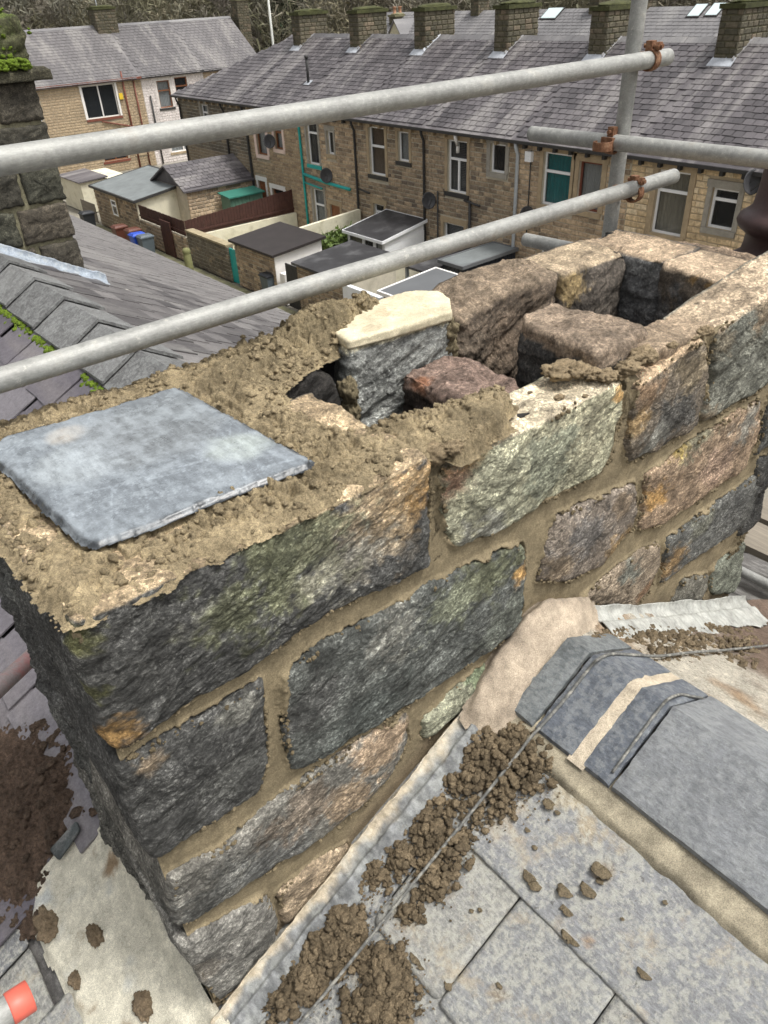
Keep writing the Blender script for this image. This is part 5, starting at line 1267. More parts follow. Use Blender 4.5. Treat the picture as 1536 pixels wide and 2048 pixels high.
def lay_wall(O, U, N, u0, u1, z0, z1, holes, kind, parent, cw=.34, ch=.165, limit=300, seed=1, zmin_detail=-99):
    """lays coursed stones over a wall plane; single stones from the top down to `limit`, the rest joined"""
    r_ = np.random.RandomState(seed); O = np.array(O, float); U = np.array(U, float); N = np.array(N, float)
    VAR = stone_variants(kind, cw, ch); pw = wpos(parent); cnt = 0; Vs, Fs, n = [], [], 0
    nz = max(1, int(round((z1 - z0) / ch))); sc = (z1 - z0) / nz / ch
    for iz in range(nz):
        zc = z1 - (iz + .5) * ch * sc; u = u0 - r_.uniform(0, .15)
        while u < u1 - .04:
            w, me, V, F = VAR[r_.randint(7)]
            a, b_ = max(u, u0), min(u + w, u1); u += w
            cut = False
            for (h0, h1, k0, k1) in holes:
                if k0 - ch * .45 < zc < k1 + ch * .45 and b_ > h0 and a < h1:
                    if a < h0 - .06: b_ = h0
                    elif b_ > h1 + .06: a = h1
                    else: cut = True
            if cut or b_ - a < .05: continue
            sx = (b_ - a) / w; P_ = O + U * ((a + b_) / 2) + np.array([0, 0, zc])
            mm = Matrix.Identity(4)
            for i in range(3): mm[i][0], mm[i][1], mm[i][2], mm[i][3] = U[i] * sx, N[i], (0, 0, sc)[i], P_[i]
            if cnt < limit:
                o = bpy.data.objects.new('stone', me); COL.objects.link(o); o.parent = parent
                mm.translation -= pw; o.matrix_local = mm; cnt += 1
            else:
                R = np.array(mm); Vs.append(V @ R[:3, :3].T + R[:3, 3]); Fs += [tuple(k + n for k in f) for f in F]; n += len(V)
    if Vs: mesh_obj('stones', np.concatenate(Vs), Fs, WS[kind], parent, smooth=False, kind='stuff')
def wall_boxes(mb, u0, u1, z0, z1, n0, n1, holes):
    us = sorted({u0, u1, *[h for hh in holes for h in hh[:2] if u0 < h < u1]}); zs_ = sorted({z0, z1, *[h for hh in holes for h in hh[2:] if z0 < h < z1]})
    for i in range(len(us) - 1):
        for j in range(len(zs_) - 1):
            uc, zc = (us[i] + us[i + 1]) / 2, (zs_[j] + zs_[j + 1]) / 2
            if any(h[0] < uc < h[1] and h[2] < zc < h[3] for h in holes): continue
            mb.box(us[i], us[i + 1], n0, n1, zs_[j], zs_[j + 1])
simple('upvc', (.80, .81, .82), rough=.35, var=.04); simple('sandstone_trim', (.36, .28, .18), rough=.85, var=.2, nscale=4)
simple('dark_trim', (.035, .034, .033), rough=.6, var=.2); simple('white_paint', (.74, .72, .69), rough=.7, var=.08, nscale=3, dirt=(.5, .47, .4), dirt_amt=.4)
simple('pink_paint', (.70, .55, .48), rough=.7, var=.08); simple('teal_paint', (.02, .33, .31), rough=.5, var=.12); simple('brown_wood', (.22, .085, .035), rough=.5, var=.2)
simple('red_brown', (.17, .055, .035), rough=.6, var=.2); simple('grey_surround', (.30, .28, .24), rough=.85, var=.2, nscale=4)
simple('blind_brown', (.36, .25, .16), rough=.9, var=.15); simple('curtain_teal', (.02, .48, .50), rough=.9, var=.3, nscale=14, stretch=(1, 1, .1)); simple('net', (.85, .9, .9), rough=.9, var=.15, nscale=12, stretch=(1, 1, .1))
simple('curtain_beige', (.70, .66, .52), rough=.9, var=.2, nscale=12, stretch=(1, 1, .1)); simple('room_dark', (.012, .012, .013), rough=.9); simple('blind_slat', (.34, .35, .35), rough=.6)
simple('steelpaint', (.42, .45, .47), rough=.5, var=.1)
m, nt, b_ = new_mat('glass'); b_.inputs['Base Color'].default_value = (.03, .035, .04, 1); b_.inputs['Roughness'].default_value = .03; b_.inputs['Alpha'].default_value = .35; b_.inputs['Specular IOR Level'].default_value = .6; M['glass'] = m
def window(parent, fr, u0, u1, z0, z1, frame='upvc', fill='room_dark', sill='sandstone_trim', surround=None, style='transom', sw=.13, name='window', blinds=False, split=.36, depth=.10):
    """fr=(O,U,N). window > frame mesh with children pane, curtain, sill, surround"""
    O, U, N = fr; new = lambda: MB(O, U, N)
    mb = new(); mb.c = (.8, .8, .8); f = .065; d0, d1 = -depth - .05, -depth
    mb.box(u0, u0 + f, d0, d1, z0, z1).box(u1 - f, u1, d0, d1, z0, z1).box(u0 + f, u1 - f, d0, d1, z0, z0 + f).box(u0 + f, u1 - f, d0, d1, z1 - f, z1)
    zm = z1 - (z1 - z0) * split
    if style in ('transom', 'tsplit'): mb.box(u0 + f, u1 - f, d0 - .002, d1 + .012, zm - .04, zm + .04)
    if style == 'split': mb.box((u0 + u1) / 2 - .04, (u0 + u1) / 2 + .04, d0 - .002, d1 + .012, z0 + f, z1 - f)
    if style == 'tsplit': mb.box((u0 + u1) / 2 - .04, (u0 + u1) / 2 + .04, d0 - .002, d1 + .012, z0 + f, zm - .04)
    w_ = mb.build(name, M[frame], parent)
    mb = new(); mb.c = (.5, .5, .5); mb.box(u0 + .01, u1 - .01, d0 + .015, d0 + .021, z0 + .01, z1 - .01); mb.build('pane', M['glass'], w_)
    mb = new(); mb.box(u0, u1, d0 - .30, d0 - .28, z0, z1); mb.build('dark_room', M['room_dark'], w_)
    if fill != 'room_dark' and not blinds:
        V = []; k = 40; us = np.linspace(u0 + .02, u1 - .02, k); 
        for i, u in enumerate(us):
            for z in (z0 + .02, z1 - .02): V.append(new().P(u, d0 - .09 + .018 * math.sin(i * 1.3) + .008 * math.sin(i * 3.1), z))
        mesh_obj('curtain', V, grid_faces(k, 2), M[fill], w_)
    if blinds:
        mb = new(); nb_ = int((z1 - z0) / .055)
        for i in range(nb_): z = z0 + .03 + i * .055; mb.hexa([mb.P(u0 + .03, d0 - .05, z), mb.P(u1 - .03, d0 - .05, z), mb.P(u1 - .03, d0 - .085, z + .028), mb.P(u0 + .03, d0 - .085, z + .028), mb.P(u0 + .03, d0 - .05, z + .004), mb.P(u1 - .03, d0 - .05, z + .004), mb.P(u1 - .03, d0 - .085, z + .032), mb.P(u0 + .03, d0 - .085, z + .032)])
        mb.build('blind', M['blind_slat'], w_)
    if sill: mb = new(); mb.box(u0 - .12, u1 + .12, -depth, .05, z0 - .15, z0 - .002); mb.build('sill', M[sill], w_)
    if surround:
        for nm, b4 in (('jamb', (u0 - sw, u0 - .001, z0, z1)), ('jamb', (u1 + .001, u1 + sw, z0, z1)), ('lintel', (u0 - sw - .04, u1 + sw + .04, z1 + .001, z1 + .20))):
            mb = new(); mb.box(b4[0], b4[1], -depth, .022, b4[2], b4[3]); mb.build(nm, M[surround], w_)
    return w_
def door(parent, fr, u0, u1, z0, z1, mat='brown_wood', surround='sandstone_trim'):
    O, U, N = fr; mb = MB(O, U, N); mb.c = (.2, .1, .05); mb.box(u0, u1, -.14, -.09, z0, z1)
    for k in range(2):
        for z_ in (z0 + .15, z0 + 1.0): mb.box(u0 + .1 + k * (u1 - u0) / 2, u0 + (k + 1) * (u1 - u0) / 2 - .06, -.09, -.075, z_, z_ + .7)
    d = mb.build('door', M[mat], parent)
    if surround:
        for nm, b4 in (('jamb', (u0 - .14, u0 - .001, z0, z1)), ('jamb', (u1 + .001, u1 + .14, z0, z1)), ('lintel', (u0 - .18, u1 + .18, z1 + .001, z1 + .2))):
            mb = MB(O, U, N); mb.box(b4[0], b4[1], -.1, .02, b4[2], b4[3]); mb.build(nm, M[surround], d)
def pipe(parent, pts, mat, r=.045, name='drainpipe'):
    tube_path(name, np.array(pts, float), r, M[mat], parent, k=8)

# ================================================================== TERRACE OPPOSITE
M['far_slate'] = mat_rowslate('far purple grey slates', (.068, .061, .065), (.108, .098, .102), streak=(.25, .235, .225), amt=.8, sax=(.20, 1.5, .20), rough=.55, st_scale=.9)
M['far_slate2'] = mat_rowslate('pale grey far slates', (.12, .115, .12), (.165, .16, .16), streak=(.28, .27, .255), amt=.6, sax=(.3, 1.2, .3), rough=.6, st_scale=.8)
M['far_slate_x'] = mat_rowslate('pale grey slates of the cross terrace', (.088, .081, .084), (.118, .110, .110), streak=(.30, .285, .26), amt=.6, sax=(1.2, .3, .3), rough=.6, st_scale=.8)
FXW, EZ, RX, RZ = 20.0, -3.42, 24.0, -.93
OT = (np.array([FXW, 0, 0]), -Y3, -X3)                        # u = -y
SL = math.hypot(RX - FXW + .25, RZ - EZ); SB = np.array([FXW - .25 - RX, 0, EZ - RZ]) / SL
OPP = (np.array([RX, 0, RZ]), Y3, SB, np.array([SB[2], 0, -SB[0]]) * (1 if SB[2] * 0 - SB[0] * 1 > 0 else -1))
OPP = (OPP[0], OPP[1], OPP[2], np.array([-abs(SB[2]), 0, abs(SB[0])]))
def opp_house(y0, y1, label, stone, wins=(), doors=(), pipes=(), seed=1, hip=False, gut='dark_trim', ch=.155, cw=.33):
    h = thing('terraced_house', label, 'terraced house', (FXW + 2, (y0 + y1) / 2, GZ), 'houses of the terrace opposite')
    holes = [(-w_[0], -w_[1], w_[2], w_[3]) for w_ in wins] + [(-d[0], -d[1], d[2], d[3]) for d in doors]
    mb = MB(*OT); mb.c = JT[stone]; wall_boxes(mb, -y1 + .002, -y0 - .002, GZ - .2, EZ - .02, -.30, -.012, holes); mb.build('wall', M['joint ' + stone], h)
    mb = MB(*OT); mb.box(-y1 + .002, -y0 - .002, -7.9, -7.6, GZ - .2, EZ); mb.build('rear_wall', M['joint ' + stone], h)
    if y1 > 41 or y0 < 5:
        for ye in ((y1,) if y1 > 41 else (y0,)):
            mb = MB(); mb.c = JT[stone]; mb.slab([(FXW + .05, ye - .1, GZ), (FXW + 7.6, ye - .1, GZ), (FXW + 7.6, ye - .1, EZ), (RX, ye - .1, RZ - .15 if not hip else EZ), (FXW + .05, ye - .1, EZ)], 0, d=(0, .2 if ye < 6 else -.2, 0)); mb.build('gable_wall', M['joint ' + stone], h)
    sur = []
    for w_ in wins:
        k = dict(w_[4]); 
        if k.get('surround'): sur.append((-w_[0] - k.get('sw', .13), -w_[1] + k.get('sw', .13), w_[2] - .15, w_[3] + .2))
        else: sur.append((-w_[0], -w_[1], w_[2] - .15, w_[3]))
    for d in doors: sur.append((-d[0] - .14, -d[1] + .14, d[2], d[3] + .2))
    lay_wall(OT[0], OT[1], OT[2], -y1 + .01, -y0 - .01, GZ, EZ - .12, sur, stone, h, cw=cw, ch=ch, seed=seed)
    for w_ in wins: window(h, OT, -w_[0], -w_[1], w_[2], w_[3], **w_[4])
    for d in doors: door(h, OT, -d[0], -d[1], d[2], d[3], *(d[4:]))
    # roof
    top0, top1 = y0, y1
    mb = MB(); mb.c = (.1, .1, .1)
    e1 = y1 if not hip else y1 + .25
    P = lambda y, s_, o: OPP[0] + OPP[1] * y + OPP[2] * s_ + OPP[3] * o
    r1 = y1 if not hip else 35.6
    mb.slab([P(y0, 0, 0), P(y0, SL, 0), P(e1, SL, 0), P(r1, 0, 0)], .1)
    mb.slab([(RX, y0, RZ), (RX, r1, RZ), (RX + 4.3, e1, EZ), (RX + 4.3, y0, EZ)], .1)
    if hip: mb.slab([(RX, r1, RZ), (FXW - .25, e1, EZ), (RX + 4.3, e1, EZ)], .1)
    rf = mb.build('roof', M['far_slate'], h)
    its = []
    rows_ = int(SL / .235)
    for r in range(rows_):
        s_ = .02 + r * .235; lim = y1 if not hip else r1 + (y1 + .2 - r1) * (s_ + .2) / SL
        k = 0
        while True:
            y = y0 + .15 + k * .30 + .15 * (r % 2); k += 1
            if y > lim - .02: break
            if y < y0 + .1: continue
            its.append((y, s_))
    lay_slates(OPP, its, M['far_slate'], rf, .298, .30, .012, seed + 60, tilt=.05)
    if not hip or True:
        mb = MB(); mb.c = (.12, .12, .12); ny = int((r1 - y0) / .45)
        for i in range(ny): ya = y0 + i * .45; mb.slab([(RX - .2, ya, RZ - .08), (RX, ya, RZ + .06 + .01 * (i % 2)), (RX, ya + .44, RZ + .06 + .01 * (i % 2)), (RX - .2, ya + .44, RZ - .08)], .03); mb.slab([(RX, ya, RZ + .06), (RX + .2, ya, RZ - .08), (RX + .2, ya + .44, RZ - .08), (RX, ya + .44, RZ + .06)], .03)
        mb.build('ridge', M['dark_trim'] if False else M['far_slate2'], rf)
    mb = MB(*OT); mb.c = (.03,) * 3; mb.box(-e1, -y0, .14, .27, EZ - .10, EZ - .01); mb.box(-e1, -y0, .01, .14, EZ - .07, EZ - .02); mb.build('gutter', M[gut], h)
    mb = MB(*OT)
    for i in range(int((y1 - y0) / .62)): u = -y1 + .3 + i * .62; mb = MB(*OT); mb.box(u, u + .10, .0, .16, EZ - .24, EZ - .07); mb.build('corbel', M['dark_trim'] if stone in ('tan', 'light') else M['sandstone_trim'], h)
    pass
    for (pts, mt, r) in pipes: pipe(h, pts, mt, r)
    return h
def dp(y, z0=EZ - .1, z1=GZ, mt='dark_trim', r=.05): return ([(FXW - .20, y, z0), (FXW - .17, y, z0 - .15), (FXW - .07, y, z0 - .35), (FXW - .07, y, (z0 + z1) / 2), (FXW - .07, y, z1)], mt, r)
W_ = lambda ya, yb, z0, z1, **k: (ya, yb, z0, z1, k)
opp_house(34.5, 41.6, 'soot dark stone end house with hipped slate roof, farthest of the terrace opposite', 'dark',
          [W_(39.1, 38.35, -4.75, -3.72, surround='grey_surround', fill='net'), W_(37.2, 36.5, -7.6, -6.4)], pipes=[dp(41.4), dp(36.6, z1=-6.4)], seed=1, hip=True)
opp_house(30.05, 34.5, 'cleaned buff stone house with pinkish window surrounds and brown frames', 'buff',
          [W_(33.85, 32.95, -5.55, -3.9, frame='brown_wood', fill='net', surround='pink_paint', sill='pink_paint', sw=.18), W_(32.2, 31.5, -5.15, -4.05, frame='brown_wood', fill='net', surround='pink_paint', sill='pink_paint', sw=.15), W_(32.95, 31.9, -7.75, -6.95, frame='brown_wood', surround='white_paint', sill='white_paint', sw=.15)],
          [(34.2, 33.5, -8.7, -6.75, 'brown_wood', 'white_paint')], pipes=[dp(34.55, r=.06)], seed=2)
opp_house(25.85, 30.05, 'brown stone house with bright teal downpipe and teal window sills', 'tan',
          [W_(29.5, 28.65, -5.5, -3.62, sill='teal_paint', surround='grey_surround', sw=.12, split=.33), W_(27.98, 27.5, -4.95, -4.05, surround='grey_surround', sw=.1, style='plain'), W_(29.45, 28.55, -8.2, -6.5, sill='teal_paint', surround='grey_surround', split=.4, fill='net')],
          [(28.15, 27.4, GZ, -7.0, 'brown_wood')], pipes=[dp(29.95, mt='teal_paint', r=.055), ([(FXW - .1, 29.9, -5.95), (FXW - .12, 28, -6.1), (FXW - .12, 26.4, -6.15)], 'teal_paint', .07), ([(FXW - .1, 29.9, -6.3), (FXW - .1, 28.5, -6.4)], 'teal_paint', .04)], seed=3)
opp_house(21.55, 25.85, 'brown stone house with one tall brown blinded window above the lean-to conservatory', 'brown',
          [W_(25.1, 24.1, -5.4, -3.65, sill='dark_trim', surround='sandstone_trim', fill='blind_brown', split=.4, sw=.15), W_(23.3, 22.65, -4.72, -3.68, sill='dark_trim', surround='sandstone_trim', style='plain', fill='net'), W_(25.0, 24.3, -7.4, -6.5, surround='sandstone_trim')],
          pipes=[dp(25.95), dp(21.75), ([(FXW - .08, 25.8, -6.05), (FXW - .1, 25.1, -6.12)], 'dark_trim', .04)], seed=4)
opp_house(17.2, 21.55, 'brown stone house with white slatted blinds in its tall upper window', 'brown',
          [W_(20.55, 19.55, -5.45, -3.72, sill='dark_trim', surround='sandstone_trim', blinds=True, style='tsplit', sw=.13), W_(18.45, 17.75, -4.55, -3.65, surround='grey_surround', style='plain', sw=.16, sill='grey_surround'), W_(20.75, 19.65, -8.0, -6.55, surround='sandstone_trim', blinds=True, style='tsplit', sill='dark_trim')],
          pipes=[dp(17.15, mt='steelpaint', r=.06), ([(FXW - .07, 19.3, -5.6), (FXW - .07, 19.3, -8.9)], 'dark_trim', .05), ([(FXW - .07, 21.0, -5.5), (FXW - .07, 21.0, -8.9)], 'dark_trim', .03), ([(FXW - .07, 19.6, -5.62), (FXW - .09, 18.8, -5.7)], 'dark_trim', .04), dp(19.95, z1=-4.1, mt='white_paint', r=.06)], seed=5)
opp_house(12.85, 17.2, 'tan stone house with teal curtains in its upper window behind the scaffold standard', 'tan',
          [W_(16.12, 15.0, -5.25, -3.68, fill='curtain_teal', surround='sandstone_trim', sw=.15), W_(14.7, 13.85, -5.2, -3.80, fill='net', surround='sandstone_trim', style='plain', frame='red_brown', sw=.18), W_(16.0, 15.0, -8.0, -6.6, surround='sandstone_trim')],
          pipes=[([(FXW - .05, 16.6, -3.7), (FXW - .05, 16.6, -6.5)], 'dark_trim', .02)], seed=6)
opp_house(8.75, 12.85, 'light cleaned rubble stone house with tall white sash window and small kitchen window', 'light',
          [W_(11.95, 10.95, -5.42, -3.72, fill='curtain_beige', surround='sandstone_trim', sw=.17, split=.32), W_(10.25, 9.5, -5.0, -3.98, surround='grey_surround', sill='grey_surround', sw=.14, split=.28), W_(11.8, 10.8, -8.2, -6.8, surround='sandstone_trim')], seed=7, cw=.38, ch=.17)
opp_house(4.4, 8.75, 'tan stone house at the right edge of the terrace opposite, mostly out of view', 'tan', [W_(7.9, 6.9, -5.4, -3.7, surround='sandstone_trim')], pipes=[dp(8.7)], seed=8)
# ridge stacks
simple('moss_dull', (.055, .058, .022), rough=1, var=.5, nscale=5, bscale=30, bump=.6)
simple('flash_white', (.38, .40, .43), rough=.5, var=.2)
def stack(x0, x1, y0, y1, z0, z1, label, seed, kind='stackstone', moss=True, pots=0, group='ridge chimneys of the terrace opposite'):
    h = thing('chimney_stack', label, 'chimney', ((x0 + x1) / 2, (y0 + y1) / 2, z0), group)
    mb = MB(); mb.c = JT[kind]; mb.box(x0 + .02, x1 - .02, -y0 - .02, -y1 + .02, z0, z1 - .14); mb.build('core', M['joint ' + kind], h)
    lay_wall((x0, 0, 0), -Y3, -X3, -y1, -y0, z0, z1 - .14, [], kind, h, cw=.30, ch=.165, seed=seed)
    lay_wall((0, y0, 0), X3, -Y3, x0, x1, z0, z1 - .14, [], kind, h, cw=.30, ch=.165, seed=seed + 1)
    lay_wall((0, y1, 0), -X3, Y3, -x1, -x0, z0, z1 - .14, [], kind, h, cw=.5, ch=.28, seed=seed + 2)
    mb = MB(); mb.c = (.06, .055, .03); mb.box(x0 - .06, x1 + .06, -y0 + .06, -y1 - .06, z1 - .14, z1 - .02); mb.build('cap', M['moss_dull'] if moss else M['joint ' + kind], h)
    V, F = blob_mesh((0, 0, 0), ((x1 - x0) / 2 + .02, (y1 - y0) / 2 + .02, .10), seed, amp=.25, k=14)
    V = V + ((x0 + x1) / 2, (y0 + y1) / 2, z1 + .0); mesh_obj('flaunching', V, F, M['moss_dull'] if moss else M['joint ' + kind], h)
    for i in range(pots):
        px_ = x0 + (x1 - x0) * (i + .5) / pots; th_ = np.linspace(0, 2 * math.pi, 14, endpoint=False); cx_, cy_ = px_, (y0 + y1) / 2
        V = np.array([[cx_ + r * math.cos(t_), cy_ + r * math.sin(t_), z1 + z] for r, z in [(.13, -.05), (.13, .08), (.10, .12), (.10, .38), (.13, .40), (.13, .46), (.09, .46), (.09, .1)] for t_ in th_]); mesh_obj('chimney_pot', V, grid_faces(8, 14, True), simple('pot_clay', (.38, .20, .12), rough=.7), h)
    return h
for i, (y, zt, l) in enumerate([(34.4, .02, 'mossy ridge chimney at the left end of the ridge opposite'), (29.9, .05, 'ridge chimney second from the left with a pale stone patch'), (25.6, .08, 'ridge chimney third from the left, behind the rail'), (21.2, .10, 'ridge chimney with thick bright moss, fourth from left'), (16.95, .0, 'dark ridge chimney just left of the scaffold standard'), (12.45, .0, 'large mossy ridge chimney at the upper right corner')]):
    st_ = stack(23.2, 24.8, y - .33, y + .33, -1.55, zt, l, 20 + i * 5)
    mb = MB(); mb.c = (.6, .6, .6); P = lambda yy, xx, o: np.array([xx, yy, RZ - (RZ - EZ) * (RX - xx) / 4.25 + o])
    mb.slab([P(y - .38, 22.95, .05), P(y + .38, 22.95, .05), P(y + .36, 23.22, .09), P(y - .36, 23.22, .09)], .02); mb.build('flashing', M['flash_white'], st_)
    mb = MB(); mb.c = (.6, .6, .6); mb.slab([P(y - .34, 23.1, .08), P(y - .30, 23.1, .16), P(y - .30, 24, .13), P(y - .36, 24, .06)], .02)
    mb.build('flashing', M['flash_white'] if i == 2 else M['far_slate2'], st_)
# roof verge lines of party walls
for i, o_ in enumerate([]): pass
# plastic flue on the roof and small details
def on_opp(px, lift=0.0):
    n_ = OPP[3]; r_ = ray(px); p0 = OPP[0] + n_ * lift; return CAM + r_ * ((p0 - CAM).dot(n_) / r_.dot(n_))
p = on_opp((617, 166), .02); vp = thing('vent_pipe', 'short black vent pipe standing on the slates opposite', 'vent pipe', tuple(p))
tube_path('pipe', np.array([p - Z3 * .1, p + Z3 * .5, p + Z3 * .95]), .06, M['dark_trim'], vp, k=10); tube_path('cowl', np.array([p + Z3 * .93, p + Z3 * 1.05]), .09, M['dark_trim'], vp, k=10)
mb = MB(); mb.c = (.5, .5, .5); mb.slab([p + OPP[1] * .2 + OPP[3] * .03 + OPP[2] * .15, p - OPP[1] * .2 + OPP[3] * .03 + OPP[2] * .15, p - OPP[1] * .2 + OPP[3] * .03 - OPP[2] * .15, p + OPP[1] * .2 + OPP[3] * .03 - OPP[2] * .15], .01); mb.build('collar', M['flash_white'], vp)
def dish(P_, d, label, r=.27):
    P_ = np.array(P_, float); d = np.array(d, float); d /= np.linalg.norm(d); h = thing('satellite_dish', label, 'satellite dish', tuple(P_), 'satellite dishes on the terrace opposite')
    s = np.cross(d, [0, 0, 1.]); s /= np.linalg.norm(s); w_ = np.cross(s, d); V = []
    for i in range(6):
        rr = r * i / 5 + .002
        for k in range(20): a_ = k * math.pi / 10; V.append(P_ + d * (.25 * (rr / r) ** 2 * .35 + .18) + (s * math.cos(a_) + w_ * math.sin(a_) * 1.1) * rr)
    o = mesh_obj('reflector', V, grid_faces(6, 20, True), simple('dish_grey', (.045, .045, .048), rough=.5), h); md = o.modifiers.new('s', 'SOLIDIFY'); md.thickness = .012
    mb = MB(); mb.tube(P_ + d * .2 - w_ * r * .8, P_ + d * .62 + w_ * .02, .014, 6); mb.box(0, 0, 0, 0, 0, 0); mb.build('feed_arm', M['dark_trim'], h)
    mb = MB(); mb.tube(P_ - d * .05, P_ + d * .2, .02, 6); mb.tube(P_ - d * .05 + X3 * .15, P_ - d * .05, .02, 6); mb.build('bracket', M['dark_trim'], h)
    mb = MB(); c_ = P_ + d * .62 + w_ * .02; mb.tube(c_ - d * .05, c_ + d * .08, .03, 8); mb.build('receiver', M['dark_trim'], h)
for px, l in [((537, 284), 'satellite dish between the two pink framed windows'), ((650, 352), 'satellite dish below the small window of the teal piped house'), ((853, 402), 'satellite dish left of the lower blinded window'), ((1047, 432), 'satellite dish beside the pale grey downpipe'), ((1490, 366), 'satellite dish on the light stone house at the right')]:
    dish(FX(px, FXW - .22), (-.35, -.93, .25), l)
p = FX((1059, 312), FXW - .06); mb = MB(); mb.c = (.8, .8, .8); mb.box(p[0] - .08, p[0] + .05, -p[1] - .13, -p[1] + .13, p[2] - .16, p[2] + .14); mb.box(p[0] - .10, p[0] - .08, -p[1] - .04, -p[1] + .04, p[2] - .1, p[2] + .0)
tag(mb.build('alarm_box', M['upvc']), 'white alarm box under the eaves beside the grey downpipe', 'alarm box')

# ================================================================== TERRACE BEHIND, CROSS TERRACE
def far_terrace():
    h = thing('terraced_house', 'long pale grey slate roof of the next terrace behind the ridge chimneys', 'terraced house', (42, 35, GZ))
    EX, RXX, EZZ, RZZ = 38., 42., -3.3, -.72
    mb = MB(); mb.c = (.12,) * 3; mb.slab([(RXX, 5, RZZ), (EX, 5, EZZ), (EX, 52, EZZ), (RXX, 52, RZZ)][::-1], .15); mb.slab([(RXX, 5, RZZ), (RXX, 52, RZZ), (RXX + 4, 52, EZZ), (RXX + 4, 5, EZZ)][::-1], .15)
    rf = mb.build('roof', M['far_slate2'], h)
    mb = MB(); mb.c = (.2, .16, .1); mb.box(EX + .2, RXX + 3.8, -5, -52, GZ, EZZ); mb.build('wall', M['joint tan'], h)
    L_ = math.hypot(RXX - EX, RZZ - EZZ); B_ = np.array([EX - RXX, 0, EZZ - RZZ]) / L_; fr = (np.array([RXX, 0, RZZ]), Y3, B_, np.array([-abs(B_[2]), 0, abs(B_[0])]))
    its = [(5.2 + k * .33 + .16 * (r % 2), .05 + r * .27) for r in range(int(L_ / .27)) for k in range(142)]
    lay_slates(fr, its, M['far_slate2'], rf, .33, .34, .014, 91, limit=0, tilt=.05)
    for px in [(1104, 26), (1395, 20), (1431, 18)]:
        n_ = fr[3]; r_ = ray(px); c = CAM + r_ * ((fr[0] + n_ * .08 - CAM).dot(n_) / r_.dot(n_)); w_ = .55 if px[0] < 1200 else .32
        P = lambda a, d, o: c + Y3 * a + fr[2] * d + n_ * o
        mb = MB(); mb.c = (.1,) * 3
        mb.slab([P(-w_ - .06, -.5, .0), P(w_ + .06, -.5, .0), P(w_ + .06, .5, .0), P(-w_ - .06, .5, .0)], .15, d=-n_ * .12); o = mb.build('roof_window', M['dark_trim'], h)
        mb = MB(); mb.c = (.6,) * 3; mb.slab([P(-w_, -.43, .012), P(w_, -.43, .012), P(w_, .43, .012), P(-w_, .43, .012)], .01, d=-n_ * .01); mb.build('pane', simple('skylight_glass', (.55, .66, .66), rough=.08, var=.02, spec=.8), o)
far_terrace()
for i, (px, D, l, pots) in enumerate([((795, 40), 41.3, 'distant chimney with clay pots between the third and second ridge stacks', 2), ((1290, 8), 42, 'distant chimney behind the scaffold standard top', 1), ((960, 5), 42, 'distant chimney above the roof behind the fourth stack', 1), ((1200, 4), 42, 'distant low chimney at the top edge of the picture', 0)]):
    p = FX(px, D); stack(D - .5, D + .5, p[1] - .35, p[1] + .35, -1.6, p[2] + .35, l, 70 + i, kind='stackstone', moss=False, pots=pots, group='chimneys of the terrace behind')
# small dormer gable
p = FX((790, 62), 39.5); mb = MB(); mb.c = (.5, .45, .3)
g = thing('dormer', 'small cream gabled dormer on the roof behind the ridge', 'dormer', tuple(p))
mb.slab([p + Y3 * .9 - Z3 * .5, p - Y3 * .9 - Z3 * .5, p + Z3 * .6], 0, d=(1.8, 0, 0)); mb.build('gable', simple('cream_render', (.52, .48, .34), rough=.9, var=.15), g)
mb = MB(); mb.c = (.1,) * 3; mb.slab([p + Y3 * 1.05 - Z3 * .62 - X3 * .12, p + Z3 * .68 - X3 * .12, p + Z3 * .68 + X3 * 1.9, p + Y3 * 1.05 - Z3 * .62 + X3 * 1.9], .08); mb.slab([p + Z3 * .68 - X3 * .12, p - Y3 * 1.05 - Z3 * .62 - X3 * .12, p - Y3 * 1.05 - Z3 * .62 + X3 * 1.9, p + Z3 * .68 + X3 * 1.9], .08); mb.build('dormer_roof', M['far_slate2'], g)

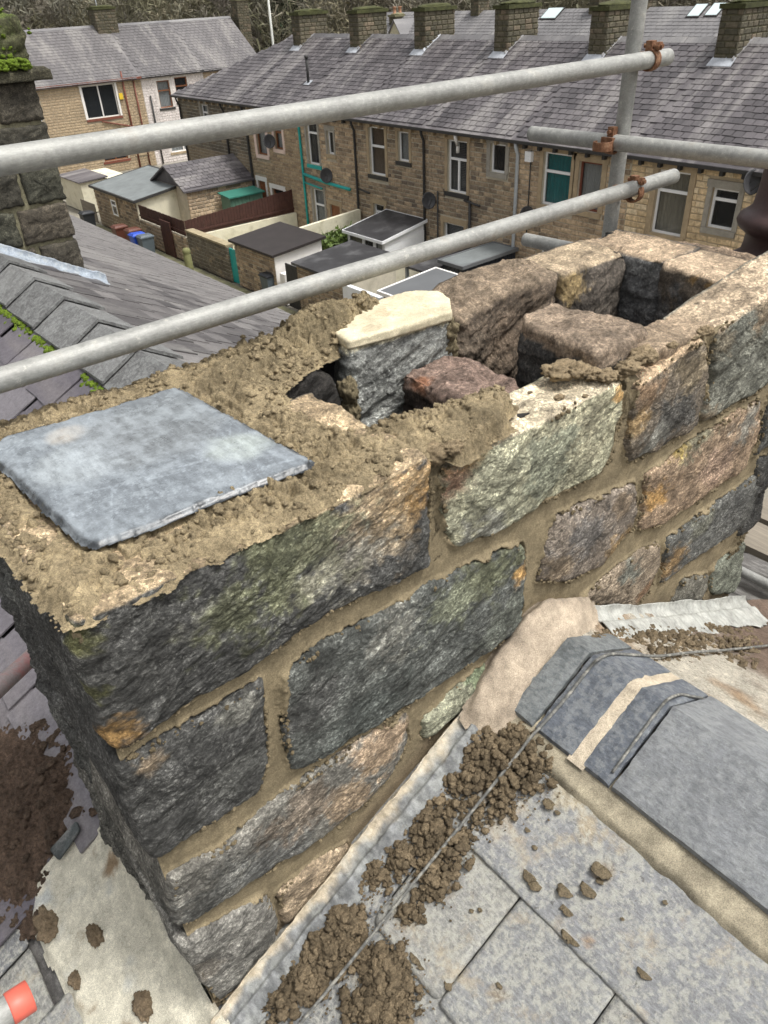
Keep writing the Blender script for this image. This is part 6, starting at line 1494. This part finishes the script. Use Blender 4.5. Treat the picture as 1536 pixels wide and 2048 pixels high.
# cross terrace (front faces -y at y = 55)
CT = (np.array([0, 55., 0]), X3, -Y3)
def cross_house(x0, x1, label, stone, wins, doors=(), pipes=(), seed=40, roofm='far_slate_x'):
    h = thing('terraced_house', label, 'terraced house', ((x0 + x1) / 2, 57, GZ), 'houses of the cross terrace')
    holes = [w_[:4] for w_ in wins] + [d[:4] for d in doors]
    mb = MB(*CT); mb.c = JT[stone]; wall_boxes(mb, x0, x1, GZ - .2, -3.45, -.30, -.012, holes); mb.box(x0, x1, -8, -7.7, GZ, -3.45); mb.box(x0, x0 + .2, -7.7, -.3, GZ, -3.45); mb.box(x1 - .2, x1, -7.7, -.3, GZ, -3.45); mb.build('wall', M['joint ' + stone], h)
    sur = [(w_[0] - .14, w_[1] + .14, w_[2] - .15, w_[3] + .14) for w_ in wins] + [d[:4] for d in doors]
    lay_wall(CT[0], CT[1], CT[2], x0 + .01, x1 - .01, GZ, -3.55, sur, stone, h, cw=.34, ch=.16, limit=0, seed=seed)
    for w_ in wins: window(h, CT, w_[0], w_[1], w_[2], w_[3], **w_[4])
    for d in doors: door(h, CT, *d[:4], *(d[4:]))
    L_ = math.hypot(4.2, 2.95); B_ = np.array([0, -4.2, -2.95]) / L_; fr = (np.array([0, 59., -.5]), X3, B_, np.array([0, -abs(B_[2]), abs(B_[1])]))
    P = lambda x, d, o: fr[0] + X3 * x + fr[2] * d + fr[3] * o
    mb = MB(); mb.c = (.12,) * 3; mb.slab([P(x0, 0, 0), P(x0, L_, 0), P(x1, L_, 0), P(x1, 0, 0)], .12); mb.slab([(x0, 59, -.5), (x1, 59, -.5), (x1, 63.2, -3.45), (x0, 63.2, -3.45)], .12); rf = mb.build('roof', M[roofm], h)
    its = [(x0 + .17 + k * .34 + .17 * (r % 2), .03 + r * .27) for r in range(int(L_ / .27)) for k in range(int((x1 - x0) / .34))]
    lay_slates(fr, its, M[roofm], rf, .34, .34, .014, seed + 5, limit=0, tilt=.05)
    mb = MB(); mb.slab([P(x0, -.0, .06), P(x0, .22, .05), P(x1, .22, .05), P(x1, 0, .06)], .05); mb.build('ridge', M['far_slate2'], rf)
    mb = MB(*CT); mb.box(x0, x1, .10, .24, -3.52, -3.40); mb.build('gutter', M['red_brown'] if stone == 'buff' else M['dark_trim'], h)
    for (pts, mt, r) in pipes: pipe(h, pts, mt, r)
cy = 54.92
cross_house(12.0, 23.9, 'buff stone house with white framed double window and brown pipes, upper left', 'buff',
            [(19.75, 22.0, -5.55, -3.62, dict(style='split', frame='white_paint', sill='red_brown', surround='white_paint', sw=.14)), (20.2, 21.9, -8.2, -6.9, dict(style='split', frame='brown_wood', sill='red_brown')), (22.55, 23.2, -8.0, -6.8, dict(fill='net', frame='brown_wood')), (15.2, 16.8, -5.4, -3.9, dict(style='split'))],
            pipes=[([(22.6, cy, -3.0), (22.6, cy, -5), (22.6, cy, -8.9)], 'red_brown', .06), ([(23.35, cy, -3.5), (23.35, cy, -8.9)], 'red_brown', .05), ([(20.6, cy, -5.75), (23.4, cy, -6.5)], 'red_brown', .045)], seed=41)
cross_house(23.9, 28.6, 'white painted stone house with two brown framed windows, left of the opposite terrace', 'white',
            [(25.0, 25.95, -5.45, -3.8, dict(frame='brown_wood', fill='net', sill='dark_trim')), (26.35, 27.3, -5.2, -3.7, dict(frame='brown_wood', sill='dark_trim')), (25.2, 27.2, -8.3, -6.8, dict(style='split', fill='net', frame='white_paint'))],
            pipes=[([(24.35, cy, -4.6), (24.35, cy, -8.9)], 'dark_trim', .06)], seed=43)
cross_house(28.6, 33.6, 'stone house at the right hand gable end of the cross terrace', 'tan', [(29.5, 30.6, -5.2, -3.9, dict())], seed=45)
simple('alarm_yellow', (.65, .45, .03)); mb = MB(*CT); mb.box(22.15, 22.4, .02, .12, -4.6, -4.25); tag(mb.build('alarm_box', M['alarm_yellow']), 'small yellow alarm box right of the white framed window', 'alarm box')
stack(23.0, 24.5, 58.3, 59.3, -1.6, .55, 'weathered chimney on the cross terrace ridge with an aerial', 90, moss=True, group='cross terrace chimneys')
stack(34.0, 35.0, 58.4, 59.3, -3.0, .6, 'pale chimney at the gable end of the cross terrace', 95, moss=False, group='cross terrace chimneys')
def aerial(x, y, z, label):
    h = thing('tv_aerial', label, 'aerial', (x, y, z), 'aerials on the cross terrace'); mb = MB()
    mb.tube((x, y, z), (x, y, z + 1.6), .03, 6); mb.build('mast', M['steelpaint'], h)
    mb = MB(); mb.tube((x - .9, y - .1, z + 1.4), (x + .9, y + .1, z + 1.4), .02, 6)
    for k in range(8): mb.tube((x - .8 + k * .22, y - .35, z + 1.4), (x - .8 + k * .22, y + .35, z + 1.4), .012, 4)
    mb.build('elements', M['steelpaint'], h)
aerial(23.4, 58.6, .5, 'spiky television aerial on the left chimney of the cross terrace'); aerial(34.6, 58.8, .5, 'television aerial on the gable chimney of the cross terrace')
p = FX((543, 60), 34.0); lp = thing('lamp_post', 'tall thin pale lamp column rising behind the hipped roof end', 'lamp post', (p[0], p[1], GZ))
tube_path('pole', np.array([(p[0], p[1], GZ), (p[0], p[1], -3), (p[0], p[1], 3.2)]), np.array([.11, .09, .07]), simple('lamp_paint', (.55, .56, .52), rough=.5), lp, k=10)
tube_path('arm', np.array([(p[0], p[1], 3.2), (p[0] - .2, p[1], 3.5), (p[0] - 1.0, p[1], 3.6)]), .05, M['lamp_paint'], lp, k=8)
mb = MB(); mb.box(p[0] - 1.6, p[0] - .95, -p[1] - .13, -p[1] + .13, 3.52, 3.66); mb.build('lantern', M['lamp_paint'], lp)

# ================================================================== BACK YARDS
def boxwall(name, label, cat, x0, x1, y0, y1, z1, kind, parent=None, faces='WS', z0=GZ, coping=None, group=None, cw=.32, ch=.16, z1b=None, limit=120):
    """stone wall or small building; z1 top at x0, z1b top at x1"""
    z1b = z1 if z1b is None else z1b
    h = parent or thing(name, label, cat, ((x0 + x1) / 2, (y0 + y1) / 2, z0), group)
    mb = MB(); mb.c = JT.get(kind, (.5, .5, .5)); jm = M['joint ' + kind] if kind in JT else M[kind]
    g_ = .014
    pts = [(x0 + g_, y0 + g_, z0), (x1 - g_, y0 + g_, z0), (x1 - g_, y1 - g_, z0), (x0 + g_, y1 - g_, z0), (x0 + g_, y0 + g_, z1), (x1 - g_, y0 + g_, z1b), (x1 - g_, y1 - g_, z1b), (x0 + g_, y1 - g_, z1)]
    mb.hexa(pts); mb.build('wall', jm, h)
    if kind in JT:
        if 'W' in faces: lay_wall((x0, 0, 0), -Y3, -X3, -y1, -y0, z0, z1 - .02, [], kind, h, cw=cw, ch=ch, limit=limit, seed=int(y0 * 7))
        if 'S' in faces: lay_wall((0, y0, 0), X3, -Y3, x0, x1, z0, min(z1, z1b) - .02, [], kind, h, cw=cw, ch=ch, limit=limit // 2, seed=int(y0 * 7) + 1)
        if 'N' in faces: pass
    if coping:
        n_ = max(1, int((y1 - y0) / .7))
        for i in range(n_):
            ya = y0 + (y1 - y0) * i / n_; mb = MB(); mb.box(x0 - .04, x1 + .04, -ya - .005, -(y0 + (y1 - y0) * (i + 1) / n_) + .005, max(z1, z1b) + .0, max(z1, z1b) + .08); mb.build('coping_stone', M[coping], h)
    return h
simple('cream_wall', (.66, .62, .48), rough=.85, var=.15, nscale=1.6, dirt=(.36, .33, .22), dirt_amt=.7); simple('white_wall', (.72, .74, .76), rough=.6, var=.06, nscale=1.5)
simple('felt_grey', (.16, .175, .175), rough=.75, var=.2, nscale=1.5); simple('felt_brown', (.028, .023, .022), rough=.6, var=.2, nscale=2); simple('felt_dark', (.035, .034, .036), rough=.55, var=.4, nscale=1.2, dirt=(.12, .12, .12), dirt_amt=.6)
simple('rubber_grey', (.115, .12, .125), rough=.5, var=.1, nscale=1.2); simple('fence_brown', (.055, .022, .016), rough=.7, var=.3, nscale=5); simple('navy', (.018, .022, .03), rough=.4, var=.2)
simple('shed_green', (.10, .19, .14), rough=.5, var=.08); simple('coping', (.30, .25, .16), rough=.9, var=.25, nscale=3)
simple('mossy_post', (.16, .16, .07), rough=.9, var=.3, nscale=5)
def roof_slab(h, pts, th, mat, name='roof', rim=None, rimw=.07):
    mb = MB(); mb.c = (.1,) * 3; mb.slab([np.array(p) for p in pts], th); rf = mb.build(name, M[mat], h)
    if rim:
        P4 = [np.array(p, float) for p in pts]; c = sum(P4) / len(P4)
        for i in range(len(P4)):
            a, b_ = P4[i], P4[(i + 1) % len(P4)]; e = (b_ - a) / np.linalg.norm(b_ - a); o_ = np.cross(e, [0, 0, 1.]); o_ = o_ / np.linalg.norm(o_)
            if np.dot(o_, (a + b_) / 2 - c) < 0: o_ = -o_
            mb = MB(); mb.slab([a + Z3 * .012 + o_ * .02, b_ + Z3 * .012 + o_ * .02, b_ + Z3 * .012 - o_ * rimw, a + Z3 * .012 - o_ * rimw], .11); mb.build('fascia', M[rim], rf)
    return rf
# outbuilding with grey felt roof at the far end of the alley
o1 = boxwall('outbuilding', 'stone outbuilding with grey felt roof and small white window on the alley', 'outbuilding', 14.2, 17.4, 35.8, 41.1, -6.98, 'brown', z1b=-6.55, faces='W')
mb = MB(); mb.slab([(14.21, 35.78, GZ), (17.39, 35.78, GZ), (17.39, 35.78, -6.57), (14.21, 35.78, -7.0)], 0, d=(0, .03, 0)); mb.build('painted_gable', M['cream_wall'], o1)
roof_slab(o1, [(14.05, 35.65, -6.94), (17.5, 35.65, -6.48), (17.5, 41.25, -6.48), (14.05, 41.25, -6.94)], .06, 'felt_grey', rim='dark_trim')
window(o1, ((14.19, 0, 0), -Y3, -X3), -38.9, -38.25, -8.05, -7.3, surround='sandstone_trim', depth=-.04, sill=None)
# slate roofed outrigger behind it
o2 = boxwall('outrigger', 'low stone outrigger with its own dark slate roof behind the felt roofed outbuilding', 'outrigger', 16.3, 19.95, 34.6, 37.8, -6.62, 'tan', faces='S')
mb = MB(); mb.c = (.1,) * 3; fr = (np.array([0, 36.3, -5.75]), X3, np.array([0, -1.85, -.95]) / math.hypot(1.85, .95), np.array([0, -.95, 1.85]) / math.hypot(1.85, .95))
P = lambda x, d, o: fr[0] + fr[1] * x + fr[2] * d + fr[3] * o
mb.slab([P(16.1, 0, 0), P(16.1, 2.08, 0), P(19.98, 2.08, 0), P(19.98, 0, 0)], .08); mb.slab([(16.1, 36.3, -5.75), (19.98, 36.3, -5.75), (19.98, 38.1, -6.6), (16.1, 38.1, -6.6)], .08)
mb.slab([(16.3, 34.65, -6.62), (16.3, 36.3, -5.82), (16.3, 37.9, -6.62)], 0, d=(.2, 0, 0)); rf = mb.build('roof', M['far_slate'], o2)
lay_slates(fr, [(16.25 + k * .31 + .15 * (r % 2), .02 + r * .23) for r in range(8) for k in range(12)], M['far_slate'], rf, .30, .29, .014, 171, tilt=.04)
# green metal shed
sh = thing('metal_shed', 'low green metal garden shed in front of the slate roofed outrigger', 'shed', (18.9, 34.0, GZ))
mb = MB(); mb.box(17.9, 19.7, -33.4, -34.3, GZ, -7.15); mb.build('body', M['shed_green'], sh)
mb = MB(); mb.slab([(17.8, 33.3, -7.10), (19.8, 33.3, -7.10), (19.8, 34.4, -7.0), (17.8, 34.4, -7.0)], .06); mb.build('lid', simple('shed_lid', (.04, .17, .13), rough=.5), sh)
for k in range(9): mb = MB(); mb.box(17.95 + k * .2, 17.97 + k * .2, -33.37, -33.40, GZ + .1, -7.2); mb.build('rib', M['shed_green'], sh)
# cream walls behind, upper left
c0 = boxwall('yard_wall', 'cream painted rough yard building left of the felt roofed outbuilding', 'outbuilding', 14.6, 17.4, 44.2, 47.5, -7.3, 'cream_wall')
roof_slab(c0, [(14.5, 44.1, -7.26), (16.2, 44.1, -7.16), (16.2, 47.6, -7.16), (14.5, 47.6, -7.26)], .06, 'far_slate')
tb = thing('timber_gate', 'pale grey timber gate at the far end of the alley by the black bin', 'gate', (14.1, 42.4, GZ))
for k in range(10): mb = MB(); mb.box(14.1 + .0, 14.14, -41.3 - k * .2, -41.49 - k * .2, GZ + .05, -7.9); mb.build('board', M['board'], tb)
# dark brown board fence on a wall
def fence(name, label, p0, p1, z0, z1, mat, parentgrp=None, pitch=.15, z1e=None):
    h = thing(name, label, 'fence', (p0[0], p0[1], z0)); p0 = np.array(p0, float); p1 = np.array(p1, float); L_ = np.linalg.norm(p1 - p0); d = (p1 - p0) / L_; n_ = int(L_ / pitch); z1e = z1 if z1e is None else z1e
    nrm = np.array([-d[1], d[0]]); r_ = np.random.RandomState(3)
    me0 = None
    for k in range(n_):
        f = (k + .5) / n_; c = p0 + d * L_ * f; zt = z1 + (z1e - z1) * f + r_.uniform(-.01, .01)
        mb = MB((c[0], c[1], 0), (d[0], d[1], 0), (nrm[0], nrm[1], 0)); mb.box(-pitch * .47, pitch * .47, -.012 + .006 * (k % 2), .012 + .006 * (k % 2), z0, zt); mb.build('board', M[mat], h)
    mb = MB((p0[0], p0[1], 0), (d[0], d[1], 0), (nrm[0], nrm[1], 0)); mb.box(0, L_, -.05, -.013, z0 + .12, z0 + .2); mb.build('rail', M[mat], h)
fence('board_fence', 'long dark brown board fence running from the alley back to the terrace opposite', (14.3, 31.0), (19.9, 31.0), -7.75, -7.12, 'fence_brown', z1e=-6.75)
fence('board_fence', 'short dark brown board fence along the alley above the rough stone wall', (14.27, 35.7), (14.27, 31.0), -7.75, -7.12, 'fence_brown')
boxwall('yard_wall', 'rough stone yard wall under the alley side board fence', 'wall', 14.2, 14.42, 30.9, 35.75, -7.78, 'brown', faces='W')
boxwall('yard_wall', 'cream washed yard wall under the long brown fence', 'wall', 14.45, 19.95, 30.85, 31.05, -7.78, 'cream_wall')
gt = thing('timber_gate', 'tall dark brown plank gate on the alley behind the blue bin', 'gate', (14.15, 32.7, GZ))
for k in range(6): mb = MB(); mb.box(14.10, 14.16, -32.2 - k * .17, -32.36 - k * .17, GZ, -7.35); mb.build('board', M['fence_brown'], gt)
# coped stone wall and teal gate
boxwall('yard_wall', 'dark coursed stone yard wall with pale coping beside the teal gate', 'wall', 14.2, 14.5, 27.25, 30.8, -7.5, 'dark', faces='WS', coping='coping')
gt = thing('timber_gate', 'bright teal plank gate between stone wall and brown roofed shed', 'gate', (14.3, 26.9, GZ))
for k in range(4): mb = MB(); mb.box(14.28, 14.33, -26.66 - k * .15, -26.80 - k * .15, GZ, -7.55); mb.build('board', M['teal_paint'], gt)
boxwall('yard_wall', 'low cream yard wall behind the coped stone wall', 'wall', 14.6, 19.9, 27.0, 27.2, -8.1, 'cream_wall')
mb = MB(); mb.c = (.5,) * 3; mb.box(14.5, 19.9, -27.25, -30.8, GZ - .055, GZ - .02); struct(mb.build('yard_paving', simple('pale_concrete', (.42, .41, .34), rough=.9, var=.2, nscale=1)))
# shed with brown roof
s1 = boxwall('outbuilding', 'stone outhouse with flat dark brown roof and white painted side', 'outbuilding', 14.2, 16.35, 23.65, 26.6, -7.14, 'brown', faces='W', z1b=-6.95, limit=200)
mb = MB(); mb.slab([(14.21, 23.63, GZ), (16.34, 23.63, GZ), (16.34, 23.63, -6.97), (14.21, 23.63, -7.16)], 0, d=(0, .03, 0)); mb.build('painted_side', M['white_paint'], s1)
roof_slab(s1, [(14.05, 23.5, -7.08), (16.5, 23.5, -6.86), (16.5, 26.75, -6.86), (14.05, 26.75, -7.08)], .09, 'felt_brown')
# hedge
r_ = np.random.RandomState(15); V, F, Cc = [], [], []
for i in range(5200):
    p = np.array([r_.uniform(16.9, 19.4), r_.uniform(24.3, 25.3), -7.35 - r_.rand() ** 2 * 1.5]) + r_.normal(size=3) * .05
    d1 = r_.normal(size=3) * .07; d2 = r_.normal(size=3) * .05; n = len(V); V += [p, p + d1, p + d1 + d2, p + d2]; F.append((n, n + 1, n + 2, n + 3))
    c = np.array((.10, .15, .03)) * r_.uniform(.5, 1.4) if r_.rand() > .12 or p[0] < 18.6 else np.array((.28, .38, .03)); Cc += [c] * 4
hd = thing('hedge', 'clipped green hedge between the brown roofed outhouse and the conservatory', 'hedge', (18.2, 24.8, GZ))
mm2, nt, b_ = new_mat('leaves'); t = NT(nt); t.L.new(t.attr(), b_.inputs['Base Color']); b_.inputs['Roughness'].default_value = .6; M['leaves'] = mm2
o = mesh_obj('leaves', V, F, M['leaves'], hd, col=np.array(Cc), smooth=False); o['kind'] = 'stuff'
mb = MB(); mb.c = (.05, .04, .03)
for k in range(14): mb.tube((17 + k * .18, 24.8, GZ), (17 + k * .18 + .1, 24.75, -7.6), .02, 5)
mb.build('stems', M['bark'], hd)
boxwall('yard_wall', 'cream topped yard wall running up to the conservatory above the hedge', 'wall', 16.4, 19.9, 25.75, 25.95, -7.05, 'cream_wall', z1b=-6.85)
# second shed with black roof
s2 = boxwall('outbuilding', 'stone outhouse with patched black felt roof, below the hedge', 'outbuilding', 14.2, 16.6, 19.5, 22.15, -7.12, 'brown', faces='W', z1b=-6.9, limit=200)
roof_slab(s2, [(14.05, 19.4, -7.05), (16.75, 19.4, -6.84), (16.75, 22.25, -6.84), (14.05, 22.25, -7.05)], .09, 'felt_dark')
tag(boxwall('gate_pier', 'round topped white gate pier between the brown and black roofed outhouses', 'gate pier', 14.25, 14.6, 23.15, 23.5, -7.75, 'white_paint'))
gt = thing('timber_gate', 'narrow black plank gate beside the white gate pier', 'gate', (14.3, 22.7, GZ))
for k in range(4): mb = MB(); mb.box(14.28, 14.33, -22.3 - k * .19, -22.48 - k * .19, GZ, -7.3); mb.build('board', M['dark_trim'], gt)
p = FZ((592, 605), GZ); bl = thing('bollard', 'slim white post on the alley in front of the black roofed outhouse', 'post', tuple(p)); tube_path('post', np.array([p, p + Z3 * .6, p + Z3 * 1.25, p + Z3 * 1.27]), np.array([.06, .06, .06, .02]), M['white_paint'], bl, k=12)
# white doorway wall, grey roofed shed
s3 = boxwall('yard_wall', 'plain bluish white painted yard wall below the lower rail', 'wall', 14.2, 14.4, 17.4, 19.45, -7.25, 'white_wall')
vb = thing('storage_box', 'white plastic box with dark grille standing against the white wall', 'box', (14.0, 18.0, GZ)); mb = MB(); mb.box(13.85, 14.18, -17.75, -18.5, GZ, -8.0); mb.build('body', M['upvc'], vb)
mb = MB(); mb.box(13.88, 14.14, -17.9, -18.35, -8.0, -7.985); mb.build('grille', M['dark_trim'], vb)
for k in range(3): mb = MB(); mb.box(13.84, 13.85, -17.78, -18.47, GZ + .2 + k * .25, GZ + .23 + k * .25); mb.build('groove', M['steelpaint'], vb)
s4 = boxwall('outbuilding', 'low outhouse with grey rubber roof and white edge trim, nearest the brown chimney stone', 'outbuilding', 14.2, 16.4, 14.9, 17.25, -7.02, 'dark', faces='WS', z1b=-6.85)
roof_slab(s4, [(14.05, 14.8, -6.95), (16.5, 14.8, -6.78), (16.5, 17.35, -6.78), (14.05, 17.35, -6.95)], .08, 'rubber_grey', rim='white_paint', rimw=.055)
# dark cladded extension with polycarbonate roof
s5 = thing('outbuilding', 'navy clad extension with grey streaked flat roof against the blinded house', 'outbuilding', (18.6, 17.6, GZ))
mb = MB(); mb.box(17.45, 19.9, -17.0, -18.05, GZ, -6.92)
mb.build('wall', M['navy'], s5)
for k in range(5): mb = MB(); mb.box(17.43, 17.45, -17.05 - k * .2, -17.23 - k * .2, GZ, -6.95); mb.build('board', M['navy'], s5)
for k in range(12): mb = MB(); mb.box(17.5 + k * .2, 17.68 + k * .2, -16.98, -17.0, GZ, -6.95); mb.build('board', M['navy'], s5)
roof_slab(s5, [(17.3, 16.92, -6.86), (19.95, 16.92, -6.80), (19.95, 18.12, -6.80), (17.3, 18.12, -6.86)], .08, 'felt_grey', rim='rubber_grey')
cp_ = thing('carport', 'dark open carport frame below the navy extension', 'carport', (17.0, 19, GZ))
for (x, y) in [(16.9, 18.4), (17.0, 19.4), (18.9, 18.4), (18.9, 19.4)]: mb = MB(); mb.box(x, x + .1, -y, -y - .1, GZ, -7.25); mb.build('post', M['steelpaint'], cp_)
mb = MB(); mb.box(16.8, 19.8, -18.25, -19.6, -7.25, -7.17); mb.build('roof', M['felt_dark'], cp_)
# lean-to conservatory
LT = (17.85, 19.97, 21.75, 24.05)
lt = thing('conservatory', 'white lean-to conservatory with grey felt roof under the blinded tall window', 'conservatory', (18.9, 22.9, GZ))
xf, xb_, ya, yb = LT; zf, zb = -7.0, -6.62
mb = MB(); mb.slab([(xf + .05, ya, GZ), (xb_, ya, GZ), (xb_, ya, zb - .08), (xf + .05, ya, zf - .08)], 0, d=(0, .06, 0)); mb.build('side_wall', M['upvc'], lt); mb = MB(); mb.slab([(xf + .05, yb, GZ), (xb_, yb, GZ), (xb_, yb, zb - .08), (xf + .05, yb, zf - .08)], 0, d=(0, -.06, 0)); mb.build('side_wall', M['upvc'], lt)
for k in range(9): z = -8.8 + k * .2; mb = MB(); mb.box(xf + .06, xb_ - .01, -ya, -ya + .015, z, z + .19); mb.build('cladding_board', M['upvc'], lt)
window(lt, ((xf + .05, 0, 0), -Y3, -X3), -yb + .05, -yb + 1.0, GZ + .5, zf - .12, depth=.0, sill=None, fill='curtain_beige', style='plain'); window(lt, ((xf + .05, 0, 0), -Y3, -X3), -yb + 1.02, -ya - .62, GZ + .3, zf - .12, depth=.0, sill=None, style='transom'); window(lt, ((xf + .05, 0, 0), -Y3, -X3), -ya - .60, -ya - .05, GZ + .5, zf - .12, depth=.0, sill=None, style='plain', fill='net')
mb = MB(); mb.box(xf + .0, xf + .05, -yb, -ya, GZ, GZ + .5); mb.build('plinth', M['upvc'], lt)
roof_slab(lt, [(xf - .12, ya - .1, zf), (xb_ + .02, ya - .1, zb), (xb_ + .02, yb + .1, zb), (xf - .12, yb + .1, zf)], .07, 'felt_dark', rim='upvc', rimw=.012)
boxwall('yard_wall', 'pale stepped yard wall in front of the conservatory side', 'wall', 16.8, 19.9, 20.9, 21.1, -7.4, 'cream_wall')
# wheelie bins
def bin_(px, col, lid, label, s=1.0, yaw=0.0, z=GZ):
    p = FZ(px, z); h = thing('wheelie_bin', label, 'wheelie bin', tuple(p), 'wheelie bins in the alley'); x, y = p[0], p[1]
    mb = MB(); mb.hexa([(x - .23, y - .21, z + .06), (x + .23, y - .21, z + .06), (x + .23, y + .21, z + .06), (x - .23, y + .21, z + .06), (x - .30, y - .28, z + .95), (x + .30, y - .28, z + .95), (x + .30, y + .28, z + .95), (x - .30, y + .28, z + .95)]); mb.build('body', simple('bin ' + col, {'black': (.018, .02, .024), 'brown': (.10, .035, .022), 'blue': (.02, .07, .42), 'grey': (.085, .105, .12)}[col], rough=.5, var=.1), h)
    mb = MB(); mb.box(x - .33, x + .33, -y - .31, -y + .31, z + .95, z + 1.0); mb.hexa([(x - .31, y - .29, z + 1.0), (x + .31, y - .29, z + 1.0), (x + .31, y + .29, z + 1.0), (x - .31, y + .29, z + 1.0), (x - .25, y - .2, z + 1.07), (x + .28, y - .2, z + 1.05), (x + .28, y + .2, z + 1.05), (x - .25, y + .2, z + 1.07)]); mb.build('lid', M['bin ' + lid] if 'bin ' + lid in M else M['bin ' + col], h)
    for sy in (-.2, .2): mb = MB(); mb.tube((x + .24, y + sy - .03, z + .1), (x + .24, y + sy + .03, z + .1), .1, 12); mb.build('wheel', M['dark_trim'], h)
    mb = MB(); mb.tube((x + .34, y - .2, z + .92), (x + .34, y + .2, z + .92), .018, 6); mb.build('handle', M['dark_trim'], h)
bin_((183, 466), 'black', 'black', 'black wheelie bin farthest up the alley, in front of the outbuilding')
bin_((248, 496), 'brown', 'brown', 'larger looking brown wheelie bin standing alone below the small window')
bin_((275, 503), 'brown', 'brown', 'brown wheelie bin squeezed against the blue one'); bin_((284, 513), 'blue', 'blue', 'bright blue wheelie bin between the brown and the grey')
bin_((299, 517), 'grey', 'grey', 'grey wheelie bin at the right of the blue one'); bin_((546, 600), 'grey', 'black', 'dark grey wheelie bin below the white gate pier')
p = FZ((384, 562), GZ); bl = thing('bollard', 'stout green stained stone post standing in the alley', 'bollard', tuple(p))
V = np.array([[p[0] + r * math.cos(t_), p[1] + r * math.sin(t_), p[2] + z] for r, z in [(.19, 0), (.165, .5), (.16, 1.05), (.14, 1.1), (.16, 1.16), (.17, 1.24), (.13, 1.33), (.01, 1.36)] for t_ in np.linspace(0, 6.2832, 16, endpoint=False)]); mesh_obj('post', V, grid_faces(8, 16, True), M['mossy_post'], bl)
